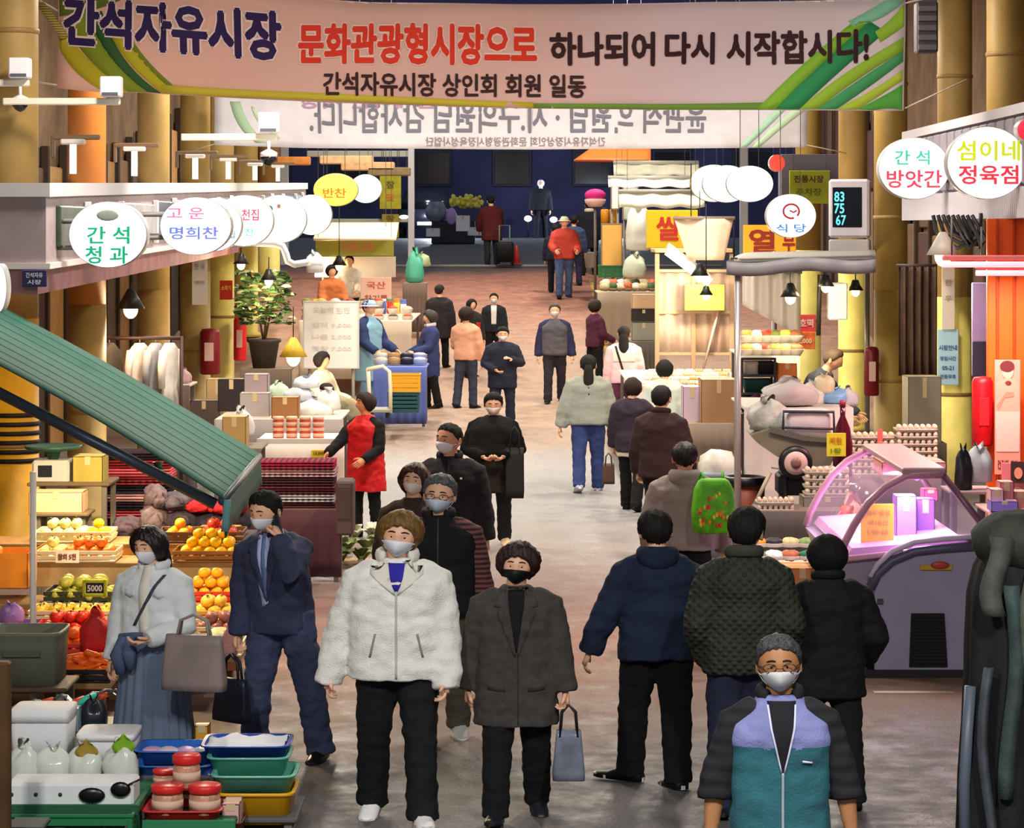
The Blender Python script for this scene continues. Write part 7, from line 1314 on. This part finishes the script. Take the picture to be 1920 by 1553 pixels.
t = T_('bottle', 'tall dark maroon bottle beside the yellow tag', 'bottle', 1580, 893, 25.2); s_ = 25.2 / F; mb = MB(); mb.lathe([(18 * s_, 0), (19 * s_, 60 * s_), (14 * s_, 90 * s_), (5 * s_, 112 * s_), (5 * s_, 134 * s_)], n=16); mb.build('glass', M('#4a1224', .15), t); mb = MB(); mb.lathe([(6 * s_, 130 * s_), (6 * s_, 142 * s_), (1 * s_, 143 * s_)], n=12); mb.build('cap', M('#8a2a3a', .4), t)
board('yellow and green price tag hanging on the maroon bottle', 1550, 1586, 812, 856, 25.05, M('#d8c82a', .6), name='price_tag', th=.006, lines=[('계란', 1567, 826, 24, 12, '#c87a1a'), ('1판', 1567, 845, 20, 10, '#6a8a1a')])
# bucket and tub
t = T_('brown_bucket', 'reddish brown bucket with a wide black rim', 'bucket', 1396, 1010, 26.15); s_ = 26.15 / F; mb = MB(); mb.lathe([(26 * s_, 0), (30 * s_, 80 * s_), (37 * s_, 158 * s_)], n=24); mb.build('bucket_body', M('#7a3a22', .5, var=.15), t); mb = MB(); mb.lathe([(34 * s_, 152 * s_), (42 * s_, 156 * s_), (42 * s_, 168 * s_), (34 * s_, 170 * s_), (30 * s_, 160 * s_)], n=24); mb.build('rim', M('#17171a', .4), t); t.location.z = 0
mb = MB(); mb.tube([(-36 * s_, -.02, 150 * s_), (-30 * s_, -36 * s_, 90 * s_), (0, -40 * s_, 70 * s_), (30 * s_, -36 * s_, 90 * s_), (36 * s_, -.02, 150 * s_)], .012, 6); mb.build('bail_handle', M('#4a4a4c', .4), t)
t = T_('plastic_tub', 'tall pale blue tub filled with white plastic bags', 'tub', 1348, 975, 27.0); t.location.z = 0; s_ = 27 / F; mb = MB(); mb.lathe([(32 * s_, 0), (36 * s_, 60 * s_), (40 * s_, 150 * s_), (43 * s_, 152 * s_), (43 * s_, 160 * s_), (36 * s_, 158 * s_)], n=24); mb.build('tub_body', M('#9aaab4', .4), t); mb = MB(); mb.ball((0, 0, 165 * s_), (40 * s_, 36 * s_, 34 * s_), 18, 10, lambda q: 1 + .2 * noise.noise(q * 2.6)); mb.build('bag_filling', M('#d8d6cc', .4, var=.12), t)
# side dish table in front
table('low table of dishes, eggs and vegetables behind the three backs', 1400, 1640, 1075, 22.05, 1.35, M('#c8bdb0', .6), skirt=M('#8a827a', .9))
for k in range(18):
    px = 1420 + (k % 6) * 31; r = k // 6; n_ = k % 9; c, w_ = [('#1f6a48', 'green'), ('#d8d4c8', 'white'), ('#b8382c', 'red'), ('#e08a2c', 'orange'), ('#2a2628', 'black'), ('#c9c08a', 'khaki'), ('#7a9a5a', 'leaf green'), ('#e6e2dc', 'cream'), ('#a85a3a', 'brown')][n_]
    t = T_('dish_tray', '%s food in a shallow dish on the low right table, %s row' % (w_, ('front', 'middle', 'back')[r]), 'dish', px, 1073 - 24 * r, 22.2 + .45 * r, 0, 'dishes on the low right table'); mb = MB(); mb.lathe([(.07, 0), (.095, .03), (.10, .035), (.09, .03), (.05, .012)], n=16, sx=1.15); mb.build('dish', M('#dcd8d4', .4), t); mb = MB(); mb.ball((0, 0, .035), (.085, .07, .045), 14, 8, lambda q: 1 + .3 * noise.noise(q * 4 + Vector((k, 0, 0)))); mb.build('food_heap', M(c, .5, var=.25, vs=20), t)
carton('orange-tan wooden box at the front corner of the low right table', 1500, 1120, 21.7, 90, 60, .4, M('#d0804a', .7)); table('low support under the orange-tan box', 1450, 1550, 1122, 21.5, .5, M('#6a5040', .7))
# gazebo
t = thing('canopy_tent', 'silver-grey market canopy on thin steel poles over the right counter', 'canopy', (0, 0, 0))
A, B, C, D = W(1362, 490, 25.7), W(1642, 484, 25.7), W(1420, 474, 36.5), W(1640, 470, 36.5)
mb = MB(); mb.slab(lambda u, v: A.lerp(B, u).lerp(C.lerp(D, u), v) + Vector((0, 0, .04 * math.sin(v * math.pi))), 20, 8, (0, 0, -.02)); mb.build('canvas', M('#5a5a54', .6, var=.1), t)
mb = MB(); mb.slab(lambda u, v: A.lerp(B, u) + Vector((0, -.02 - .01 * math.sin(u * 30), -.13 * v - .02 * math.sin(u * 9))), 30, 2, (0, .01, 0)); mb.build('valance', M('#84838a', .5), t)
for a, px, py_, d, c, r in [(A, 1383, 0, 25.75, '#b9b4b4', .034), (C, 1452, 0, 36.2, '#8f8c88', .035), (D, 1626, 0, 36.3, '#7f7c7a', .035)]:
    mb = MB(); p0 = Vector((X(px, d), d, gz(d))); mb.tube([p0, Vector((p0.x, d, a.z + .02))], r, 10); mb.build('pole', M(c, .3, metal=.5), t); mb = MB(); mb.box((p0.x, d, gz(d) + .02), (.16, .16, .04), .008); mb.build('foot_plate', M('#6a6866', .5), t)
mb = MB(); mb.tube([A + Vector((.08, .05, -.02)), B + Vector((0, .05, -.02))], .02, 8); mb.tube([A + Vector((.08, .05, -.02)), C + Vector((0, 0, -.02))], .02, 8); mb.build('roof_bars', M('#55534f', .4), t)
mb = MB(); t = thing('vinyl_curtain', 'clear white vinyl sheet hanging behind the canopy lamps', 'curtain', W(1450, 600, 35.5)); o_ = t.location.copy(); mb.slab(lambda u, v: W(1392 + 110 * u, 512 + (100 - 60 * (1 - u)) * v + 20 * v, 35.5) + Vector((0, .04 * math.sin(u * 26), 0)) - o_, 30, 6, (0, .012, 0)); mb.build('sheet', M('#d8d4d2', .3, alpha=.75), t); mb = MB(); mb.tube([W(1390, 511, 35.5) - o_, W(1504, 511, 35.5) - o_], .02, 8); mb.build('rail', M('#777777', .4), t)
for lab, px, y, d, r, pw in [('black lamp with white disc shade under the canopy, left', 1482, 560, 33, .13, 55), ('black lamp under the canopy, right by the pale box', 1548, 540, 33, .11, 45), ('lamp at the canopy front corner', 1376, 500, 26.6, .06, 0), ('bright bare lamp over the rice cake counter', 1312, 520, 40, .14, 130), ('black lamp over the yellow paper sheet', 1324, 556, 37.5, .10, 60), ('lamp hanging at the right end of the canopy', 1604, 548, 32, .10, 40)]: lamp(lab, px, y, d, '#ffe6bc', pw, r, .45 if 'canopy' in lab else 1.3, em=11, light=pw > 0)
t = T_('strip_lamp', 'slanted bright strip lamp beside the yellow rice sign', 'lamp', 1296, 505, 40.2); mb = MB(); mb.tube([(-.36, 0, .28), (.28, 0, -.2)], .07, 12); mb.build('tube', glow('#fff4dc', 5), t); mb = MB(); mb.tube([(-.36, .03, .36), (.28, .03, -.12)], .05, 8); mb.build('reflector', M('#c8c4bc', .4), t); mb = MB(); mb.tube([(0, .03, .1), (0, .03, 1.6)], .01, 6); mb.build('cord', M('#222222', .5), t)
t = T_('pale_box', 'pale grey appliance box hung on the column under the canopy', 'box', 1570, 600, 34.0); w, h = PX(36, 34), PX(70, 34); mb = MB(); mb.box((0, 0, h / 2), (w, .2, h), .02); mb.build('housing', M('#b9c4c8', .4), t); mb = MB(); mb.tube([(-w / 2, 0, h), (-w / 2 - .1, 0, h + .1), (-w / 2 - .12, 0, -.2)], .03, 8); mb.build('hose', M('#24241f', .5), t)
# inner counter with foods
table('counter with dishes under the canopy', 1392, 1500, 668, 33.0, 2.0, M('#d2c6b4', .6), skirt=M('#c4b49c', .9)); 
for k in range(12):
    c, w_ = [('#d8903a', 'amber'), ('#e6dcc0', 'cream'), ('#c8402a', 'red'), ('#6a7a3a', 'green'), ('#e8c45a', 'yellow'), ('#8a5a3a', 'brown')][k % 6]
    t = T_('food_bowl', '%s food heap in a bowl on the canopy counter, %s' % (w_, 'front row' if k < 6 else 'back row'), 'bowl', 1400 + 18 * (k % 6), 668 - 26 * (k // 6), 33.2 + .9 * (k // 6), 0, 'bowls on the canopy counter'); mb = MB(); mb.lathe([(.07, 0), (.12, .08), (.125, .09), (.11, .085)], n=14); mb.build('bowl_body', M('#cfcbc2', .3), t); mb = MB(); mb.ball((0, 0, .09), (.11, .1, .07), 12, 7, lambda q: 1 + .25 * noise.noise(q * 4 + Vector((k, 0, 0)))); mb.build('food_heap', M(c, .5, var=.2, vs=16), t)
board('red and white picture poster on the yellow column, upper', 1494, 1530, 590, 622, 37.5, M('#d84a4a', .6), name='picture_poster', th=.02, lines=[('호떡', 1512, 606, 26, 16, '#f0d0c8')]); board('orange and white picture poster below the red one', 1490, 1528, 622, 655, 37.4, M('#e8743a', .6, var=.3, vs=8), name='picture_poster', th=.02, lines=[('2,000', 1509, 640, 26, 10, '#f8e0b0')])
carton('tan cooler box left of the canopy pole base', 1345, 792, 30.4, 66, 82, .5, M('#a8835c', .7)); carton('lavender panel box left of the tan cooler', 1296, 790, 30.6, 34, 66, .4, M('#c4b0c4', .6)); table('low plinth under the tan cooler', 1275, 1385, 794, 30.1, .8, M('#8a7a6c', .7), skirt=M('#7a6c60', .9))
t = T_('shelf_rack', 'dark metal shelf rack with teal tubs beside the canopy pole', 'rack', 1422, 745, 31.4); s_ = 31.4 / F
for q in (-1, 1):
    for b in (0, .4): mb = MB(); mb.box((q * 31 * s_, b, 37 * s_), (.03, .03, 74 * s_), .004); mb.build('upright', M('#22242a', .4), t)
for z in (6, 40, 72): mb = MB(); mb.box((0, .2, z * s_), (64 * s_, .44, .03), .005); mb.build('shelf', M('#2a2c32', .4), t)
for k, (z, c, lab) in enumerate([(42, '#d8d0c8', 'white tub on the upper level of the dark rack'), (42, '#2a2a2e', 'black tub on the upper level of the dark rack'), (9, '#1f4a46', 'dark teal tub on the lower level of the dark rack')]):
    t2 = T_('storage_tub', lab, 'tub', (1406, 1438, 1420)[k], 745 - z + 0, 31.5); mb = MB(); mb.loft([ring((0, .12, zz), .11 * (1 if k < 2 else 1.5) * kk, .13 * kk, 18, 5) for zz, kk in ((.0, .85), (.12, 1), (.13, 1.05), (.145, 1.05))]); mb.build('tub_body', M(c, .5), t2); mb = MB(); mb.loft([ring((0, .12, zz), .11 * (1 if k < 2 else 1.5), .13, 18, 5) for zz in (.146, .16)]); mb.build('lid', M(c, .4), t2)
table('support under the dark shelf rack', 1388, 1456, 746, 31.2, .8, M('#5a5250', .7), skirt=M('#4f4846', .9)); bag('dark magenta cloth bundle below the dark rack', 1424, 775, 30.6, 66, 34, M('#5a1c3c', .9, bump=.4)); carton('orange box right of the dark rack', 1474, 716, 31.6, 36, 36, .3, M('#e0803a', .6)); carton('white box under the orange box', 1474, 745, 31.6, 44, 30, .34, M('#dcd2cc', .6)); table('support under the white and orange boxes', 1452, 1500, 746, 31.4, .6, M('#6a6058', .7)); table('support under the magenta bundle', 1390, 1460, 776, 30.3, .6, M('#5a5048', .7))
# rice cake counter
table('long counter of rice cakes and snacks on the right of the alley', 1186, 1386, 728, 35.2, 4.6, M('#e0cdb8', .6), skirt=M('#c8b2b4', .9), edge=M('#d8bca0', .6))
for k in range(40):
    r = k // 10; c, w_ = [('#ecdcc4', 'white'), ('#d8b48a', 'tan'), ('#c9a27a', 'brown'), ('#e8c8b8', 'pink'), ('#b89a5a', 'mustard'), ('#d8d4c0', 'pale green')][(k * 5 + r) % 6]
    d = 35.5 + 1.05 * r; y = HZ + (CAMZ - (Z(728, 35.2))) * F / d
    t = T_('snack_tray', '%s rice cakes in a foam tray on the long counter, %s row' % (w_, ('front', 'second', 'third', 'back')[r]), 'tray', 1208 + 17.5 * (k % 10) + 5 * r, y, d, 0, '%s rice cake trays, %s row' % (w_, ('front', 'second', 'third', 'back')[r])); mb = MB(); mb.loft([ring((0, 0, z), .075 * kk, .12 * kk, 14, 6) for z, kk in ((0, .9), (.03, 1), (.034, 1))]); mb.build('foam_tray', M('#e6e0d8', .6), t)
    mb = MB(); [mb.ball((-.035 + .035 * a, -.06 + .06 * b, .05), (.024, .034, .022), 7, 5) for a in range(3) for b in range(3)]; o = mb.build('rice_cakes', M(c, .6, var=.15), t); o['kind'] = 'stuff'
t = thing('snack_booth', 'wooden framed snack booth with clear vinyl sides behind the rice cakes', 'booth', W(1302, 668, 41.0)); o_ = t.location.copy(); t.location.z = gz(41); o_.z = gz(41)
for px in (1232, 1300, 1372): mb = MB(); p0 = W(px, 500, 41) - o_; mb.box((p0.x, 0, p0.z / 2 + .1), (.07, .07, p0.z + .2), .006); mb.build('post', M('#b09478', .6), t)
for px0, px1, c in ((1234, 1298, '#d8c4b4'), (1302, 1370, '#c4ab98')): mb = MB(); a_, b_ = W(px0, 512, 41) - o_, W(px1, 664, 41) - o_; mb.slab(lambda u, v: Vector((a_.x + (b_.x - a_.x) * u, .03 * math.sin(u * 16), a_.z + (b_.z - a_.z) * v)), 16, 3, (0, .01, 0)); mb.build('vinyl_sheet', M(c, .25, alpha=.7, var=.12, vs=4), t)
for y in (508, 586, 664): mb = MB(); a_, b_ = W(1232, y, 41) - o_, W(1372, y, 41) - o_; mb.box(((a_.x + b_.x) / 2, 0, a_.z), (b_.x - a_.x, .06, .05), .006); mb.build('rail', M('#b8a084', .6), t)
mb = MB(); a_, b_ = W(1352, 560, 41) - o_, W(1318, 690, 40.9) - o_; mb.tube([a_ + Vector((0, -.1, 0)), b_ + Vector((0, -.1, 0))], .07, 8, flat=.3); mb.build('leaning_board', M('#e0c4b4', .6), t)
mb = MB(); a_ = W(1300, 470, 41) - o_; mb.box((a_.x, .5, a_.z), (1.2, 1.2, .06), .01); mb.build('booth_roof', M('#c9a77a', .6), t)
board('bright yellow paper sheet on the snack booth', 1284, 1358, 534, 582, 40.6, M('#f0e03a', .6), name='yellow_paper', th=.012, lines=[('떡볶이', 1318, 550, 48, 16, '#a89018')])
board('yellow rice shop sign with big red letter on the right', 1212, 1308, 394, 465, 44.0, M('#f0c81e', .5), th=.12, lines=[('쌀', 1253, 428, 46, 46, '#c8302a')]); board('orange sign with a dark red letter under the ring-mark sign', 1394, 1492, 422, 484, 38.0, M('#e0961c', .5), th=.12, lines=[('열', 1428, 452, 50, 46, '#7a1c14'), ('무', 1478, 455, 24, 38, '#7a1c14')])
t = thing('paper_cone', 'pale pink translucent tapering canvas between the two yellow signs', 'canvas', W(1320, 488, 39.0)); o_ = t.location.copy(); mb = MB(); mb.slab(lambda u, v: W(1264 + 112 * u + (22 * (1 - 2 * u)) * v + 4 * v, 410 + 78 * v, 39) + Vector((0, .06 * math.sin(u * 7), 0)) - o_, 14, 6, (0, .015, 0)); mb.build('canvas', M('#e8cdb8', .7, var=.05), t); mb = MB(); mb.tube([W(1262, 409, 39) - o_, W(1378, 409, 39) - o_], .025, 8); mb.build('top_bar', M('#8a7a6a', .5), t)
# far right
t = thing('orange_awning', 'bright orange awning at the far end on the right', 'awning', W(1150, 300, 58)); o_ = t.location.copy(); mb = MB(); mb.slab(lambda u, v: W(1110 + 110 * u - 34 * v * (1 - u), 276 + 24 * v + 3 * u, 58 - 1.6 * v) - o_, 12, 4, (0, 0, -.03)); mb.build('canvas', M('#e8600e', .5), t); mb = MB(); mb.tube([W(1078, 301, 56.4) - o_, W(1216, 302, 56.4) - o_], .03, 8); mb.build('front_bar', M('#a84a1a', .5), t); prop(t, (.5,), .2, -.1); hang(t, (.0, .6), .2)
for k, (px0, px1, y0, y1, d, c, lab) in enumerate([(1150, 1310, 306, 330, 54, '#c9cbb8', 'pale olive awning roll under the orange awning'), (1140, 1300, 334, 352, 52, '#dfe6da', 'white-green awning strip at the far right'), (1160, 1320, 360, 390, 50, '#e0dcc8', 'cream fascia strip above the yellow rice sign')]):
    t = thing('awning_strip', lab, 'awning', W((px0 + px1) / 2, y1, d)); w = PX(px1 - px0, d); h = PX(y1 - y0, d); mb = MB(); mb.slab(lambda u, v: Vector(((u - .5) * w, -.25 * v, h * (1 - v) + .02 * math.sin(u * 20))), 20, 3, (0, .02, 0)); mb.build('canvas', M(c, .6, var=.08), t); mb = MB(); mb.tube([(-w / 2, 0, h), (w / 2, 0, h)], .05, 8); mb.build('roller', M('#9a9a90', .5), t); hang(t, (-w * .4, w * .4), h)
for k, (px0, px1, y0, y1, d, c, lab) in enumerate([(1128, 1166, 420, 500, 53.5, '#e0ae5c', 'ochre notice board standing at the far right counter'), (1168, 1196, 350, 412, 52.5, '#b9cfc4', 'pale mint panel beside the ochre board'), (1146, 1160, 340, 392, 54, '#f0f2f4', 'narrow bright white panel by the pink hat')]): board(lab, px0, px1, y0, y1, d, M(c, .6), name='panel_board', cat='panel', th=.06, frame=M('#8a7a5a', .5), legs=1)
for k, (px, c, lab) in enumerate([(1134, '#c98a1c', 'amber drum left at the far right'), (1150, '#d89a1c', 'amber drum right at the far right')]): t = T_('drum', lab, 'drum', px, 420, 54.2); mb = MB(); mb.lathe([(.08, 0), (.085, .28), (.06, .30)], n=14); mb.build('drum_body', M(c, .5), t); mb = MB(); mb.lathe([(.05, .3), (.05, .33)], n=10); mb.build('cap', M('#3a2a1a', .5), t); prop(t, (0,), 0)
t = T_('pink_hat', 'magenta cloth bonnet on a pale dummy head at the far right', 'hat', 1116, 366, 56); s_ = 56 / F; mb = MB(); mb.ball((0, 0, 0), (20 * s_, .2, 12 * s_), 14, 8); mb.build('bonnet', M('#d02a80', .7), t); mb = MB(); mb.lathe([(14 * s_, -6 * s_), (20 * s_, -8 * s_), (19 * s_, -14 * s_), (12 * s_, -22 * s_)], n=14); mb.build('lining', M('#d8b8b4', .7), t); mb = MB(); mb.tube([(0, 0, -20 * s_), (0, 0, gz(56) - t.location.z)], .03, 7); mb.build('stand_pole', M('#6a6a60', .5), t)
crate('green crate below the ochre board', 1150, 520, 53, 56, 22, .4, M('#2a7a48', .5)); bag('white plastic bag bundle at the far right counter', 1198, 470, 51, 50, 90, M('#d8dcd6', .35)); bag('pale bag with green print below the white bundle', 1190, 520, 50.5, 44, 44, M('#c0ccb8', .4)); table('far right counter of greens and bags', 1120, 1240, 548, 50.0, 1.7, M('#b8a890', .6), skirt=M('#9a8a78', .9))
t = T_('white_bucket', 'white bucket at the foot of the black coat, far right', 'bucket', 1107, 502, 60); mb = MB(); mb.lathe([(.11, 0), (.15, .34), (.16, .35), (.14, .34)], n=16); mb.build('bucket_body', M('#c8d4cc', .5), t); mb = MB(); mb.tube([(-.15, 0, .33), (0, -.05, .2), (.15, 0, .33)], .01, 6); mb.build('bail_handle', M('#777777', .4), t)
for k in range(14):
    c, w_ = [('#c8b48a', 'tan'), ('#3a5a34', 'dark green'), ('#e0ccb0', 'cream'), ('#b85a3a', 'rust'), ('#e8dccc', 'white')][k % 5]
    t = T_('produce_heap', '%s produce heap on the far right counter' % w_, 'produce', 1136 + 14 * (k % 7), 545 - 7 * (k // 7), 50.3 + .8 * (k // 7), 0, '%s produce heaps on the far right counter' % w_); mb = MB(); mb.lathe([(.1, 0), (.14, .05), (.13, .05)], n=12); mb.build('basket', M('#8a7a5a', .6), t); mb = MB(); mb.ball((0, 0, .07), (.12, .12, .08), 10, 7, lambda q: 1 + .3 * noise.noise(q * 4 + Vector((k, 0, 0)))); mb.build('heap', M(c, .6, var=.25, vs=14), t)
table('mid right stand with dark goods beside the snack booth', 1182, 1234, 640, 44.5, 1.5, M('#8a7a68', .6), skirt=M('#5a5650', .9))
for k, (y, c, h) in enumerate([(638, '#8f9488', 34), (602, '#2a2828', 22), (578, '#c9ad88', 26)]): carton('%s box on the dark goods stand, %s' % (('grey', 'black', 'tan')[k], ('lowest', 'middle', 'topmost')[k]), 1206, y, 44.8, 44, h, .4, M(c, .6))
for k in range(30):
    c, w_ = [('#d83a2a', 'red'), ('#e8c82a', 'yellow'), ('#e8e4dc', 'white'), ('#3a7a4a', 'green'), ('#d88a3a', 'orange'), ('#4a6ab0', 'blue')][k % 6]; r = k // 15; px = 580 + 12.6 * (k % 15); d = 49.0 + .5 * r; z = Z(602, 45.5); y = HZ + (CAMZ - z) * F / d - 1
    t = T_('snack_packet', '%s snack packet standing on the far left counter, %s row' % (w_, ('front', 'back')[r]), 'packet', px, y, d, rnd.uniform(-.4, .4), '%s snack packets on the far left counter, %s row' % (w_, ('front', 'back')[r])); h = rnd.uniform(.16, .28); mb = MB(); mb.loft([ring((0, 0, zz), .055 * a, .03 * b, 12, 4) for zz, a, b in ((0, .9, .7), (h * .4, 1, 1), (h * .85, 1, .6), (h * .9, 1, .12), (h, 1, .1))]); mb.build('packet_body', M(c, .4, var=.2, vs=12), t)
bpy.data.scenes.remove(TMP)
